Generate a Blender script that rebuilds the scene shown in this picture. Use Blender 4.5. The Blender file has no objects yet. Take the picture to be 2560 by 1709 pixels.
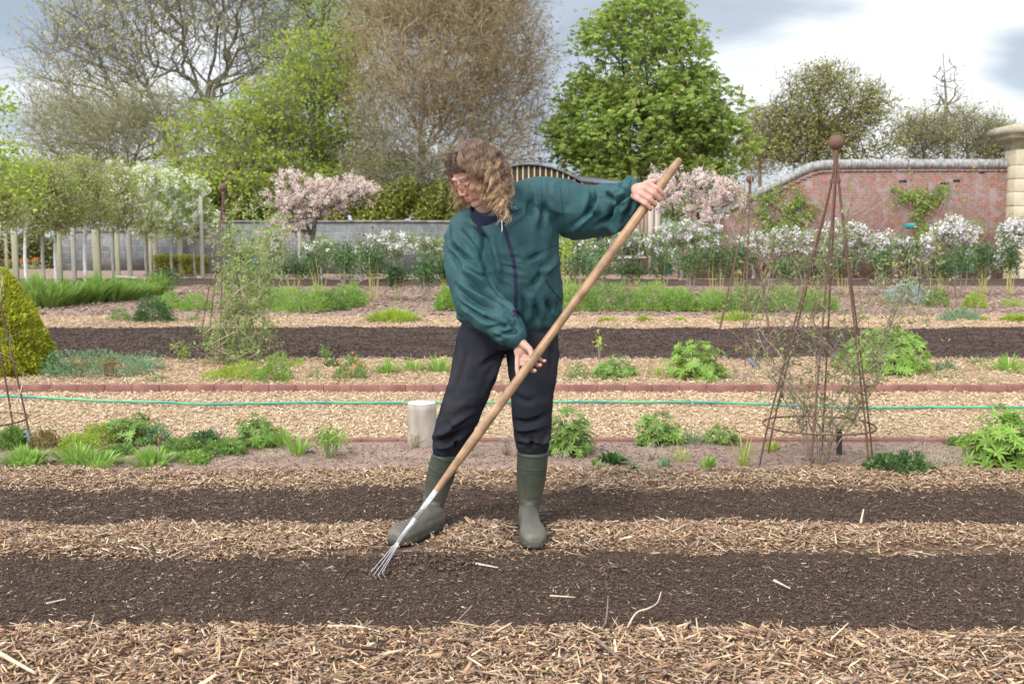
import bpy, math, random
import numpy as np
from mathutils import Vector
from mathutils.bvhtree import BVHTree

# ------------------------------------------------------------------ camera
S = bpy.context.scene
CH = 1.22                       # camera height above the ground
FPX = 2650.0                    # focal length in pixels of a 2560 px wide frame
PITCH = math.atan(262.5 / FPX)
cam_d = bpy.data.cameras.new('camera'); cam = bpy.data.objects.new('camera', cam_d)
S.collection.objects.link(cam); S.camera = cam
cam_d.sensor_width = 36; cam_d.lens = FPX / 2560 * 36
cam_d.clip_end = 6000; cam_d.clip_start = .05
cam_d.dof.use_dof = True; cam_d.dof.focus_distance = 4.2; cam_d.dof.aperture_fstop = 6.3
cam.location = (0, 0, CH); cam.rotation_euler = (math.pi / 2 - PITCH, 0, 0)
CF = np.array([0, math.cos(PITCH), -math.sin(PITCH)]); CU = np.array([0, math.sin(PITCH), math.cos(PITCH)])

def ray(px, py):
    return CF + np.array([1., 0, 0]) * ((px - 1280) / FPX) + CU * ((854.5 - py) / FPX)
def P(px, py, Y):               # the point seen at (px, py) that lies Y metres ahead
    d = ray(px, py); return np.array([0, 0, CH]) + d * (Y / d[1])
def G(px, py, z=0.0):           # the same on the ground
    d = ray(px, py); return np.array([0, 0, CH]) + d * ((z - CH) / d[2])
def Gy(py): return G(1280, py)[1]
def ppm(Y): return FPX / Y      # pixels per metre, roughly

# ------------------------------------------------------------------ sky, sun, exposure
S.view_settings.view_transform = 'Standard'; S.view_settings.look = 'None'
S.view_settings.exposure = 0.80; S.view_settings.gamma = 1
SUN_EL, SUN_AZ = math.radians(42), math.radians(215)      # azimuth from +Y clockwise
W = bpy.data.worlds.new('World'); S.world = W; W.use_nodes = True
nt = W.node_tree; nt.nodes.clear()
def wn(t, **k):
    n = nt.nodes.new(t)
    for a, b in k.items(): setattr(n, a, b)
    return n
out = wn('ShaderNodeOutputWorld'); bg1 = wn('ShaderNodeBackground'); bg2 = wn('ShaderNodeBackground'); mixs = wn('ShaderNodeMixShader')
sky = wn('ShaderNodeTexSky', sky_type='NISHITA', sun_disc=False); sky.sun_elevation = SUN_EL; sky.sun_rotation = SUN_AZ
nt.links.new(sky.outputs[0], bg1.inputs[0]); bg1.inputs[1].default_value = .12
tc = wn('ShaderNodeTexCoord')
sep = wn('ShaderNodeSeparateXYZ'); nt.links.new(tc.outputs['Generated'], sep.inputs[0])
def wm(op, a, b=None, c=None):
    n = wn('ShaderNodeMath', operation=op)
    for i, v in enumerate((a, b, c)):
        if v is None: continue
        if isinstance(v, (int, float)): n.inputs[i].default_value = v
        else: nt.links.new(v, n.inputs[i])
    return n.outputs[0]
mp = wn('ShaderNodeMapping'); mp.inputs['Scale'].default_value = (1.0, 1.0, 3.2); mp.inputs['Location'].default_value = (.3, .1, .55)
mp.inputs['Rotation'].default_value = (0, math.radians(-9), 0)
nt.links.new(tc.outputs['Generated'], mp.inputs[0])
nz = wn('ShaderNodeTexNoise'); nz.inputs['Scale'].default_value = 2.3; nz.inputs['Detail'].default_value = 7; nz.inputs['Roughness'].default_value = .52
nz.inputs['Distortion'].default_value = .35; nt.links.new(mp.outputs[0], nz.inputs[0])
def blob(px, py, rad, amp, sx=1.0):           # a brighter or a greyer region of the cloud deck, by direction
    d = ray(px, py); d = d / np.linalg.norm(d)
    v = wn('ShaderNodeVectorMath', operation='SUBTRACT'); nt.links.new(tc.outputs['Generated'], v.inputs[0]); v.inputs[1].default_value = tuple(d)
    v2 = wn('ShaderNodeVectorMath', operation='MULTIPLY'); nt.links.new(v.outputs[0], v2.inputs[0]); v2.inputs[1].default_value = (1 / sx, 1, 1)
    l = wn('ShaderNodeVectorMath', operation='LENGTH'); nt.links.new(v2.outputs[0], l.inputs[0])
    m = wn('ShaderNodeMapRange', interpolation_type='SMOOTHSTEP'); nt.links.new(l.outputs['Value'], m.inputs[0])
    m.inputs[1].default_value = rad; m.inputs[2].default_value = 0; m.inputs[3].default_value = 0; m.inputs[4].default_value = amp
    return m.outputs[0]
val = wm('ADD', nz.outputs[0], -0.035)
for b in (blob(30, 10, .10, -.26, 1.6), blob(120, 170, .12, .18, 2), blob(2150, 200, .13, .26, 2.6), blob(1950, 40, .12, -.19, 4.0),
          blob(2550, 130, .07, -.20, 1.2), blob(2300, 330, .12, .12, 3), blob(60, 330, .06, -.12, 2), blob(1950, 260, .05, -.07, 2), blob(500, 330, .1, -.08, 2)):
    val = wm('ADD', val, b)
cr = wn('ShaderNodeValToRGB'); nt.links.new(val, cr.inputs[0])
cr.color_ramp.elements[0].position = .30; cr.color_ramp.elements[0].color = (.29, .345, .42, 1)
cr.color_ramp.elements[1].position = .62; cr.color_ramp.elements[1].color = (.84, .86, .89, 1)
e = cr.color_ramp.elements.new(.46); e.color = (.40, .455, .53, 1)
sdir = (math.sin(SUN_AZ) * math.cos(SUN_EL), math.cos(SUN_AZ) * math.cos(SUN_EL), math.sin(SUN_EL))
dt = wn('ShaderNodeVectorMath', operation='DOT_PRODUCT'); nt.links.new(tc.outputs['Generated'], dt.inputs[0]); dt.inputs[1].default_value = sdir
sky_lift = wn('ShaderNodeMapRange', interpolation_type='SMOOTHSTEP'); nt.links.new(dt.outputs['Value'], sky_lift.inputs[0])      # thin cloud round the veiled sun brightened, out of frame, to lift the light
sky_lift.inputs[1].default_value = -.25; sky_lift.inputs[2].default_value = .85; sky_lift.inputs[3].default_value = .86; sky_lift.inputs[4].default_value = 3.0
nt.links.new(cr.outputs[0], bg2.inputs[0]); nt.links.new(sky_lift.outputs[0], bg2.inputs[1])
cm = wn('ShaderNodeMapRange'); nt.links.new(nz.outputs[0], cm.inputs[0]); cm.inputs[1].default_value = .3; cm.inputs[2].default_value = .5
cm.inputs[3].default_value = .8; cm.inputs[4].default_value = 1
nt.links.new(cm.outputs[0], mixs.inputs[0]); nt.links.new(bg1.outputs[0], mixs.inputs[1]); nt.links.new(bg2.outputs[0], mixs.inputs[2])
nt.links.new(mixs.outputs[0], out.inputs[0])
sl = bpy.data.lights.new('sun', 'SUN'); sl.energy = 1.5; sl.angle = math.radians(14); sl.color = (1, .95, .87)
so = bpy.data.objects.new('sun', sl); S.collection.objects.link(so)
sd = Vector((math.sin(SUN_AZ) * math.cos(SUN_EL), math.cos(SUN_AZ) * math.cos(SUN_EL), math.sin(SUN_EL)))
so.rotation_euler = sd.to_track_quat('Z', 'Y').to_euler()

# ------------------------------------------------------------------ helpers
R = np.random.default_rng(7)
def nrm(v): v = np.asarray(v, float); return v / np.maximum(np.linalg.norm(v, axis=-1, keepdims=True), 1e-9)
def rdir(n, r=None): r = r or R; return nrm(r.normal(size=(n, 3)))

def _h(ix, iy, iz, s):
    h = (ix.astype(np.int64) * 374761393 + iy.astype(np.int64) * 668265263 + iz.astype(np.int64) * 974634777 + s * 1274126177) & 0xffffffff
    h = ((h ^ (h >> 13)) * 1274126177) & 0xffffffff; h = ((h ^ (h >> 16)) * 668265263) & 0xffffffff
    return ((h ^ (h >> 15)) & 0xffff) / 65535.0
def noise(p, s=0):              # value noise, -1..1
    p = np.asarray(p, float)
    if p.shape[-1] == 2: p = np.concatenate([p, np.zeros(p.shape[:-1] + (1,))], -1)
    i = np.floor(p); f = p - i; f = f * f * (3 - 2 * f); x, y, z = i[..., 0], i[..., 1], i[..., 2]
    o = 0
    for a in (0, 1):
        for b in (0, 1):
            for c in (0, 1):
                w = (f[..., 0] if a else 1 - f[..., 0]) * (f[..., 1] if b else 1 - f[..., 1]) * (f[..., 2] if c else 1 - f[..., 2])
                o = o + w * _h(x + a, y + b, z + c, s)
    return o * 2 - 1
def fbm(p, s=0, o=4, g=.5):
    t = 0; a = 1; p = np.asarray(p, float)
    for k in range(o): t = t + a * noise(p * 2 ** k, s + k); a *= g
    return t

class Buf:
    def __init__(s): s.v = []; s.q = []; s.t = []; s.n = 0; s.a = []
    def add(s, v, q=None, t=None, a=None):
        v = np.asarray(v, float).reshape(-1, 3)
        if q is not None and len(q): s.q.append(np.asarray(q, np.int64).reshape(-1, 4) + s.n)
        if t is not None and len(t): s.t.append(np.asarray(t, np.int64).reshape(-1, 3) + s.n)
        s.v.append(v); s.n += len(v)
        s.a.append(np.zeros(len(v)) if a is None else np.asarray(a, float).reshape(-1))
    def mesh(s, name, origin=(0, 0, 0), smooth=False):
        V = np.concatenate(s.v) - np.asarray(origin, float)
        q = np.concatenate(s.q) if s.q else np.zeros((0, 4), np.int64); t = np.concatenate(s.t) if s.t else np.zeros((0, 3), np.int64)
        me = bpy.data.meshes.new(name); me.vertices.add(len(V)); me.vertices.foreach_set('co', V.ravel())
        me.loops.add(q.size + t.size); me.loops.foreach_set('vertex_index', np.concatenate([q.ravel(), t.ravel()]).astype(np.int32))
        me.polygons.add(len(q) + len(t))
        st = np.concatenate([np.arange(len(q)) * 4, q.size + np.arange(len(t)) * 3]).astype(np.int32)
        me.polygons.foreach_set('loop_start', st)
        if smooth: me.polygons.foreach_set('use_smooth', np.ones(len(q) + len(t), bool))
        A = np.concatenate(s.a)
        if A.any():
            at = me.attributes.new('tip', 'FLOAT', 'POINT'); at.data.foreach_set('value', A)
        me.update(calc_edges=True); me.validate(); return me
    def build(s, name, mat, parent=None, origin=None, smooth=False):
        if parent is not None: origin = parent['_o'] if '_o' in parent.keys() else (0, 0, 0)
        if origin is None: origin = (0, 0, 0)
        origin = tuple(float(c) for c in origin)
        o = bpy.data.objects.new(name, s.mesh(name, origin, smooth)); S.collection.objects.link(o)
        if mat: o.data.materials.append(mat)
        o['_o'] = origin
        if parent is not None: o.parent = parent
        else: o.location = origin
        return o

def tag(o, label=None, cat=None, group=None, kind=None):
    if label: o['label'] = label
    if cat: o['category'] = cat
    if group: o['group'] = group
    if kind: o['kind'] = kind
    return o
def thing(name, loc, label, cat, group=None):
    o = bpy.data.objects.new(name, None); S.collection.objects.link(o); o.location = [float(c) for c in loc]
    o.empty_display_size = .1; o['_o'] = tuple(float(c) for c in loc)
    return tag(o, label, cat, group)

def tubes(b, PP, RR, k=3, tip=None):        # PP (N,n,3), RR (N,n)
    PP = np.asarray(PP, float); N, n, _ = PP.shape; RR = np.broadcast_to(np.asarray(RR, float), (N, n))
    T = np.gradient(PP, axis=1); T = nrm(T)
    ref = np.where(np.abs(T[:, :1, 2:3]) > .8, np.array([1., 0, 0]), np.array([0, 0, 1.])); ref = np.broadcast_to(ref, T.shape)
    A = nrm(np.cross(T, ref)); B = np.cross(T, A)
    an = np.arange(k) * 2 * np.pi / k
    V = PP[:, :, None] + RR[:, :, None, None] * (A[:, :, None] * np.cos(an)[:, None] + B[:, :, None] * np.sin(an)[:, None])
    idx = np.arange(N * n * k).reshape(N, n, k)
    q = np.stack([idx[:, :-1], np.roll(idx, -1, 2)[:, :-1], np.roll(idx, -1, 2)[:, 1:], idx[:, 1:]], -1)
    a = None if tip is None else np.repeat(np.broadcast_to(tip, (N, n)).reshape(-1), k)
    t = []
    if k == 3: t = np.concatenate([idx[:, 0, ::-1], idx[:, -1]])
    if k == 4: q = np.concatenate([q.reshape(-1, 4), idx[:, 0, ::-1], idx[:, -1]])
    b.add(V, q, t, a)
    if k > 4:
        for e_, fl in ((0, 1), (n - 1, 0)):
            c = PP[:, e_]; base = b.n; ring = V[:, e_]
            vv = np.concatenate([ring, c[:, None]], 1); ii = np.arange(N * (k + 1)).reshape(N, k + 1)
            r1 = ii[:, :k]; r2 = np.roll(r1, -1, 1); cc = np.repeat(ii[:, k:], k, 1)
            tt = np.stack([r2, r1, cc] if fl else [r1, r2, cc], -1)
            b.add(vv, None, tt, None if tip is None else np.full(N * (k + 1), np.broadcast_to(tip, (N, n))[0, e_]))
def tube(b, pts, r, k=8): 
    pts = np.asarray(pts, float); tubes(b, pts[None], np.broadcast_to(np.asarray(r, float), (len(pts),))[None], k)

def smoothline(pts, m=8):
    pts = np.asarray(pts, float); n = len(pts); o = []
    for i in range(n - 1):
        p0 = pts[max(i - 1, 0)]; p1 = pts[i]; p2 = pts[i + 1]; p3 = pts[min(i + 2, n - 1)]
        for t in np.linspace(0, 1, m, endpoint=False):
            o.append(.5 * ((2 * p1) + (-p0 + p2) * t + (2 * p0 - 5 * p1 + 4 * p2 - p3) * t * t + (-p0 + 3 * p1 - 3 * p2 + p3) * t ** 3))
    o.append(pts[-1]); return np.array(o)

def leaves(b, base, d, L, Wd, up=None, bend=.18):   # one bent diamond per leaf
    n = len(base); d = nrm(d)
    if up is None: up = rdir(n)
    s = nrm(np.cross(d, up)); u = np.cross(s, d)
    L = np.broadcast_to(L, (n,))[:, None]; Wd = np.broadcast_to(Wd, (n,))[:, None]
    m = base + d * L * .45 + u * L * bend
    V = np.stack([base, m + s * Wd / 2, base + d * L, m - s * Wd / 2], 1)
    b.add(V, np.arange(n * 4).reshape(n, 4))
def straps(b, base, d, L, Wd, droop=.6, seg=4, sidev=None):
    n = len(base); d = nrm(d); L = np.broadcast_to(L, (n,)); Wd = np.broadcast_to(Wd, (n,)); droop = np.broadcast_to(droop, (n,))
    s = nrm(np.cross(d, np.array([0, 0, 1.])) + 1e-4) if sidev is None else sidev
    t = np.linspace(0, 1, seg + 1)
    p = base[:, None] + d[:, None] * (L[:, None] * t)[..., None]
    p[..., 2] -= (droop * L)[:, None] * t ** 2
    w = Wd[:, None] * np.array([.55 + .9 * x if x < .5 else 2 * (1 - x) for x in t])[None] * .5 + .0004
    V = np.stack([p - s[:, None] * w[..., None], p + s[:, None] * w[..., None]], 2)
    i = np.arange(n * (seg + 1) * 2).reshape(n, seg + 1, 2)
    b.add(V, np.stack([i[:, :-1, 0], i[:, :-1, 1], i[:, 1:, 1], i[:, 1:, 0]], -1))
def box(b, c, sx, sy, sz, yaw=0):           # c = centre
    c = np.asarray(c, float); v = np.array([[x, y, z] for z in (-.5, .5) for y in (-.5, .5) for x in (-.5, .5)]) * [sx, sy, sz]
    if yaw: v[:, :2] = v[:, :2] @ np.array([[math.cos(yaw), math.sin(yaw)], [-math.sin(yaw), math.cos(yaw)]])
    b.add(v + c, [[0, 2, 3, 1], [4, 5, 7, 6], [0, 1, 5, 4], [2, 6, 7, 3], [0, 4, 6, 2], [1, 3, 7, 5]])
def chips(b, c, L, Wd, T, yaw, pit, roll):  # many small splinters
    n = len(c); cy, sy, cp, sp = np.cos(yaw), np.sin(yaw), np.sin(pit) * 0 + np.cos(pit), np.sin(pit)
    X = np.stack([cy * cp, sy * cp, sp], -1); Y0 = np.stack([-sy, cy, 0 * sy], -1); Z0 = np.cross(X, Y0)
    Yv = Y0 * np.cos(roll)[:, None] + Z0 * np.sin(roll)[:, None]; Z = np.cross(X, Yv)
    k = np.array([[-.5, -.35, -.5], [.5, -.12, -.3], [-.42, .5, -.5], [.44, .3, -.3], [-.5, -.35, .5], [.5, -.12, .3], [-.42, .5, .5], [.44, .3, .3]])
    k = k[None] + R.normal(size=(n, 8, 3)) * .06
    V = c[:, None] + X[:, None] * (k[..., 0] * L[:, None])[..., None] + Yv[:, None] * (k[..., 1] * Wd[:, None])[..., None] + Z[:, None] * (k[..., 2] * T[:, None])[..., None]
    f = np.array([[0, 2, 3, 1], [4, 5, 7, 6], [0, 1, 5, 4], [2, 6, 7, 3], [0, 4, 6, 2], [1, 3, 7, 5]])
    b.add(V, (np.arange(n) * 8)[:, None, None] + f[None])
def sphere(b, c, r, M=None, nu=16, nv=12):
    c = np.asarray(c, float); r = np.broadcast_to(np.asarray(r, float), (3,))
    th = np.linspace(0, np.pi, nv + 1)[1:-1]; ph = np.arange(nu) * 2 * np.pi / nu
    v = np.stack([np.sin(th)[:, None] * np.cos(ph), np.sin(th)[:, None] * np.sin(ph), np.cos(th)[:, None] + 0 * ph], -1).reshape(-1, 3)
    v = np.concatenate([v, [[0, 0, 1], [0, 0, -1]]]) * r
    if M is not None: v = v @ np.asarray(M)     # rows of M = local axes
    q = []; t = []; m = nv - 1
    for i in range(m - 1):
        for j in range(nu): q.append([i * nu + j, (i + 1) * nu + j, (i + 1) * nu + (j + 1) % nu, i * nu + (j + 1) % nu])
    for j in range(nu): t += [[m * nu, j, (j + 1) % nu], [m * nu + 1, (m - 1) * nu + (j + 1) % nu, (m - 1) * nu + j]]
    b.add(v + c, q, t)
def loft(b, rings, k=28, cap=True):         # rings: (centre, u vector, v vector)
    an = np.arange(k) * 2 * np.pi / k; V = []
    for c, u, v in rings: V.append(np.asarray(c) + np.cos(an)[:, None] * np.asarray(u) + np.sin(an)[:, None] * np.asarray(v))
    n = len(V); V = np.array(V).reshape(-1, 3); q = []; t = []
    for i in range(n - 1):
        for j in range(k): q.append([i * k + j, i * k + (j + 1) % k, (i + 1) * k + (j + 1) % k, (i + 1) * k + j])
    if cap:
        V = np.concatenate([V, [rings[0][0], rings[-1][0]]])
        for j in range(k): t += [[n * k, (j + 1) % k, j], [n * k + 1, (n - 1) * k + j, (n - 1) * k + (j + 1) % k]]
    b.add(V, q, t)
def capsule(b, p0, p1, r0, r1, k=14):
    p0 = np.asarray(p0, float); p1 = np.asarray(p1, float); a = nrm(p1 - p0); ref = np.array([0, 0, 1.]) if abs(a[2]) < .9 else np.array([1., 0, 0])
    u = nrm(np.cross(a, ref)); v = np.cross(a, u); rg = []
    for s_ in (-.97, -.8, -.5, 0): c_ = math.sqrt(1 - s_ * s_); rg.append((p0 + a * r0 * s_, u * r0 * c_, v * r0 * c_))
    for s_ in (0, .5, .8, .97): c_ = math.sqrt(1 - s_ * s_); rg.append((p1 + a * r1 * s_, u * r1 * c_, v * r1 * c_))
    loft(b, rg, k)
def chain(b, pts, rs, k=14):
    for i in range(len(pts) - 1): capsule(b, pts[i], pts[i + 1], rs[i], rs[i + 1], k)

def remesh(b, vox, smooth_it=4, fac=.5):    # union of closed shapes -> one skin; returns verts, quads, normals
    o = b.build('tmp', None); m = o.modifiers.new('r', 'REMESH'); m.mode = 'VOXEL'; m.voxel_size = vox
    if smooth_it: s_ = o.modifiers.new('s', 'SMOOTH'); s_.factor = fac; s_.iterations = smooth_it
    bpy.context.view_layer.update(); dg = bpy.context.evaluated_depsgraph_get(); ev = o.evaluated_get(dg); me = ev.to_mesh()
    n = len(me.vertices); V = np.zeros(n * 3); me.vertices.foreach_get('co', V); N = np.zeros(n * 3); me.vertices.foreach_get('normal', N)
    ls = np.zeros(len(me.loops), np.int32); me.loops.foreach_get('vertex_index', ls)
    st = np.zeros(len(me.polygons), np.int32); me.polygons.foreach_get('loop_total', st)
    assert (st == 4).all(); q = ls.reshape(-1, 4).copy(); ev.to_mesh_clear(); d = o.data; bpy.data.objects.remove(o); bpy.data.meshes.remove(d)
    return V.reshape(-1, 3), q, N.reshape(-1, 3)
def normals(V, q):
    n = np.cross(V[q[:, 2]] - V[q[:, 0]], V[q[:, 3]] - V[q[:, 1]]); N = np.zeros_like(V)
    for i in range(4): np.add.at(N, q[:, i], n)
    return nrm(N)
def segdist(V, a, b_):
    ab = b_ - a; t = np.clip(((V - a) @ ab) / (ab @ ab + 1e-12), 0, 1); return np.linalg.norm(V - a - t[:, None] * ab, axis=1)
def linedist(V, pts):
    d = np.full(len(V), 9.)
    for i in range(len(pts) - 1): d = np.minimum(d, segdist(V, pts[i], pts[i + 1]))
    return d

# ------------------------------------------------------------------ materials
def mat(name):
    m = bpy.data.materials.new(name); m.use_nodes = True; t = m.node_tree; t.nodes.clear(); return m, t
def nn(t, ty, **k):
    n = t.nodes.new(ty)
    for a, b in k.items(): setattr(n, a, b)
    return n
def ramp(t, fac, cols, pos=None):
    r = nn(t, 'ShaderNodeValToRGB'); el = r.color_ramp.elements; k = len(cols); pos = pos or [i / (k - 1) for i in range(k)]
    el[0].position = pos[0]; el[0].color = (*cols[0], 1); el[1].position = pos[-1]; el[1].color = (*cols[-1], 1)
    for i in range(1, k - 1): x = el.new(pos[i]); x.color = (*cols[i], 1)
    t.links.new(fac, r.inputs[0]); return r.outputs[0]
def noise_node(t, scale, detail=4, rough=.55, vec=None, sc3=None, coord='Object'):
    c = nn(t, 'ShaderNodeTexCoord'); v = vec or c.outputs[coord]
    if sc3: mpn = nn(t, 'ShaderNodeMapping'); mpn.inputs['Scale'].default_value = sc3; t.links.new(v, mpn.inputs[0]); v = mpn.outputs[0]
    n = nn(t, 'ShaderNodeTexNoise'); n.inputs['Scale'].default_value = scale; n.inputs['Detail'].default_value = detail; n.inputs['Roughness'].default_value = rough
    t.links.new(v, n.inputs[0]); return n.outputs[0]
def mulc(t, col, fac, lo=.7, hi=1.3, flo=.3, fhi=.7):
    mr = nn(t, 'ShaderNodeMapRange'); t.links.new(fac, mr.inputs[0]); mr.inputs[1].default_value = flo; mr.inputs[2].default_value = fhi
    mr.inputs[3].default_value = lo; mr.inputs[4].default_value = hi
    v = nn(t, 'ShaderNodeVectorMath', operation='SCALE'); t.links.new(col, v.inputs[0]); t.links.new(mr.outputs[0], v.inputs['Scale']); return v.outputs[0]
def mixc(t, fac, a, b):
    m = nn(t, 'ShaderNodeMix', data_type='RGBA')
    for i, v in ((0, fac), (6, a), (7, b)):
        if isinstance(v, tuple): m.inputs[i].default_value = (*v, 1)
        elif isinstance(v, (int, float)): m.inputs[i].default_value = v
        else: t.links.new(v, m.inputs[i])
    return m.outputs[2]
def surf(t, col, rough=.8, bump=None, bstr=.3, bdist=.01, spec=.3, metal=0, sss=0, sheen=0):
    p = nn(t, 'ShaderNodeBsdfPrincipled'); o = nn(t, 'ShaderNodeOutputMaterial')
    if isinstance(col, tuple): p.inputs['Base Color'].default_value = (*col, 1)
    else: t.links.new(col, p.inputs['Base Color'])
    if isinstance(rough, (int, float)): p.inputs['Roughness'].default_value = rough
    else: t.links.new(rough, p.inputs['Roughness'])
    p.inputs['Specular IOR Level'].default_value = spec; p.inputs['Metallic'].default_value = metal
    if sheen: p.inputs['Sheen Weight'].default_value = sheen
    if sss: p.inputs['Subsurface Weight'].default_value = sss; p.inputs['Subsurface Radius'].default_value = (.012, .004, .002); p.inputs['Subsurface Scale'].default_value = 1
    if bump is not None:
        bn = nn(t, 'ShaderNodeBump'); bn.inputs['Strength'].default_value = bstr; bn.inputs['Distance'].default_value = bdist
        t.links.new(bump, bn.inputs['Height']); t.links.new(bn.outputs[0], p.inputs['Normal'])
    t.links.new(p.outputs[0], o.inputs[0]); return p
def leaf_mat(name, cols, trans=.35, var=(.75, 1.25), scale=2.5, rough=.55):
    m, t = mat(name); g = nn(t, 'ShaderNodeNewGeometry')
    c = ramp(t, g.outputs['Random Per Island'], cols); n = noise_node(t, scale, 2); c = mulc(t, c, n, var[0], var[1])
    p = nn(t, 'ShaderNodeBsdfPrincipled'); t.links.new(c, p.inputs['Base Color']); p.inputs['Roughness'].default_value = rough; p.inputs['Specular IOR Level'].default_value = .25
    tr = nn(t, 'ShaderNodeBsdfTranslucent'); t.links.new(c, tr.inputs[0]); mx = nn(t, 'ShaderNodeMixShader'); mx.inputs[0].default_value = trans
    o = nn(t, 'ShaderNodeOutputMaterial'); t.links.new(p.outputs[0], mx.inputs[1]); t.links.new(tr.outputs[0], mx.inputs[2]); t.links.new(mx.outputs[0], o.inputs[0]); return m
def island_mat(name, cols, rough=.85, pos=None, nscale=60, bstr=.3):
    m, t = mat(name); g = nn(t, 'ShaderNodeNewGeometry'); c = ramp(t, g.outputs['Random Per Island'], cols, pos)
    n = noise_node(t, nscale, 3); c = mulc(t, c, n, .75, 1.2); surf(t, c, rough, n, bstr, .003, .2); return m
def plain_mat(name, c0, c1, scale=8, rough=.8, bstr=.3, bdist=.004, sc3=None, metal=0, spec=.3, detail=5, flo=.35, fhi=.65):
    m, t = mat(name); n = noise_node(t, scale, detail, .6, sc3=sc3)
    mr = nn(t, 'ShaderNodeMapRange'); t.links.new(n, mr.inputs[0]); mr.inputs[1].default_value = flo; mr.inputs[2].default_value = fhi
    surf(t, mixc(t, mr.outputs[0], c0, c1), rough, n, bstr, bdist, spec, metal); return m
# ================================================================== GROUND
def XW(Y): return .5 * Y + .7 + .03 * Y         # half width that a step aside could still see
M_pink = None
def earth(name, c0, c1, fl, scale=6, fine=90, bstr=.6, bdist=.01, flo=.35, fhi=.65):
    m, t = mat(name); n1 = noise_node(t, scale, 6, .62); n2 = noise_node(t, fine, 4, .7); n3 = noise_node(t, fine * 2.7, 2, .6)
    c = mixc(t, n1, c0, c1); mr = nn(t, 'ShaderNodeMapRange'); t.links.new(n2, mr.inputs[0]); mr.inputs[1].default_value = flo; mr.inputs[2].default_value = fhi
    c = mulc(t, c, n2, .62, 1.35); mr2 = nn(t, 'ShaderNodeMapRange'); t.links.new(n3, mr2.inputs[0]); mr2.inputs[1].default_value = .62; mr2.inputs[2].default_value = .72
    c = mixc(t, mr2.outputs[0], c, fl); ad = nn(t, 'ShaderNodeMath', operation='ADD'); t.links.new(n2, ad.inputs[0]); t.links.new(n3, ad.inputs[1])
    surf(t, c, .95, ad.outputs[0], bstr, bdist, .15); return m
M_pink = earth('pinkish_soil', (.245, .16, .118), (.335, .23, .175), (.42, .31, .24), 1.5, 28, .8, .02)
M_dark = earth('dark_compost', (.068, .042, .029), (.100, .066, .047), (.17, .115, .08), 2.5, 70, .9, .014)
M_dark2 = earth('dark_compost_far', (.074, .047, .036), (.108, .072, .055), (.15, .105, .08), 1.5, 22, .9, .03)
M_mulch = earth('mulch_base', (.11, .068, .044), (.19, .12, .08), (.32, .23, .15), 3, 60, .8, .012)
M_path = earth('path_base', (.40, .275, .165), (.52, .37, .23), (.62, .48, .33), 2, 55, .8, .012)
M_chipbed = earth('chip_base', (.30, .19, .12), (.42, .28, .17), (.55, .40, .25), 2, 40, .8, .014)

def sheet(name, y0, y1, dx, dy, zf, m, xw=None, label=None, kind='structure'):
    xw = xw or XW(y1); nx = int(2 * xw / dx) + 1; ny = int((y1 - y0) / dy) + 1
    X, Y = np.meshgrid(np.linspace(-xw, xw, nx), np.linspace(y0, y1, ny)); Z = zf(X, Y)
    i = np.arange(nx * ny).reshape(ny, nx); b = Buf()
    b.add(np.stack([X, Y, Z], -1), np.stack([i[:-1, :-1], i[:-1, 1:], i[1:, 1:], i[1:, :-1]], -1))
    o = b.build(name, m, origin=(0, (y0 + y1) / 2, 0), smooth=True); return tag(o, kind=kind)
def strip_z(y0, y1, h, lump, ls, seed, edge=.08, en=.05, sink=.03):
    def f(X, Y):
        p = np.stack([X, Y], -1); e0 = y0 + en * fbm(np.stack([X * 2.2, 0 * X + seed], -1), seed, 3); e1 = y1 + en * fbm(np.stack([X * 2.2, 0 * X + seed + 9], -1), seed + 5, 3)
        k = np.clip(np.minimum(Y - e0, e1 - Y) / edge, -1, 1); k = np.where(k > 0, k * k * (3 - 2 * k), k)
        z = np.where(k > 0, k * h, k * sink)
        return z + .002 + lump * fbm(p * ls, seed, 4, .55) * np.clip(k, 0, 1)
    return f
yA, yB, yC, yD, yE, yF, yG = Gy(1582), Gy(1400), Gy(1322), Gy(1232), Gy(1180), Gy(1112), Gy(986)
yH, yI, yJ, yK = Gy(906), Gy(826), Gy(800), Gy(716)
EDGE1, EDGE2 = Gy(1103), Gy(981)
# far ground
m_far = plain_mat('far_grass', (.07, .11, .03), (.14, .15, .06), .8, .95)
b = Buf(); b.add([[-1500, 52, -.02], [1500, 52, -.02], [1500, 2600, -.02], [-1500, 2600, -.02]], [[0, 1, 2, 3]]); tag(b.build('field', m_far, origin=(0, 52, 0)), kind='structure')
def gz(X, Y): return .006 * fbm(np.stack([X, Y], -1) * 3, 3, 3)
sheet('ground', -3, 55, .35, .35, lambda X, Y: 0 * X - .008 + .004 * fbm(np.stack([X, Y], -1) * .6, 3, 3), M_pink, 40)
zs = {}
zs['m1'] = strip_z(2.2, yA, .022, .010, 9, 11); zs['s1'] = strip_z(yA - .12, yB + .10, .012, .010, 7, 21, .1, .03)
_s1 = zs['s1']
DENT = [(G(1505, 1458), .06, .011), (G(2080, 1458), .08, .011), (G(965, 1450), .05, .010), (G(300, 1480), .10, .007), (G(1250, 1500), .12, .006)]
HEAP = [(G(1010, 1428), .10, .022), (G(1100, 1418), .12, .016), (G(2110, 1440), .06, .014), (G(1540, 1445), .05, .010)]
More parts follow.
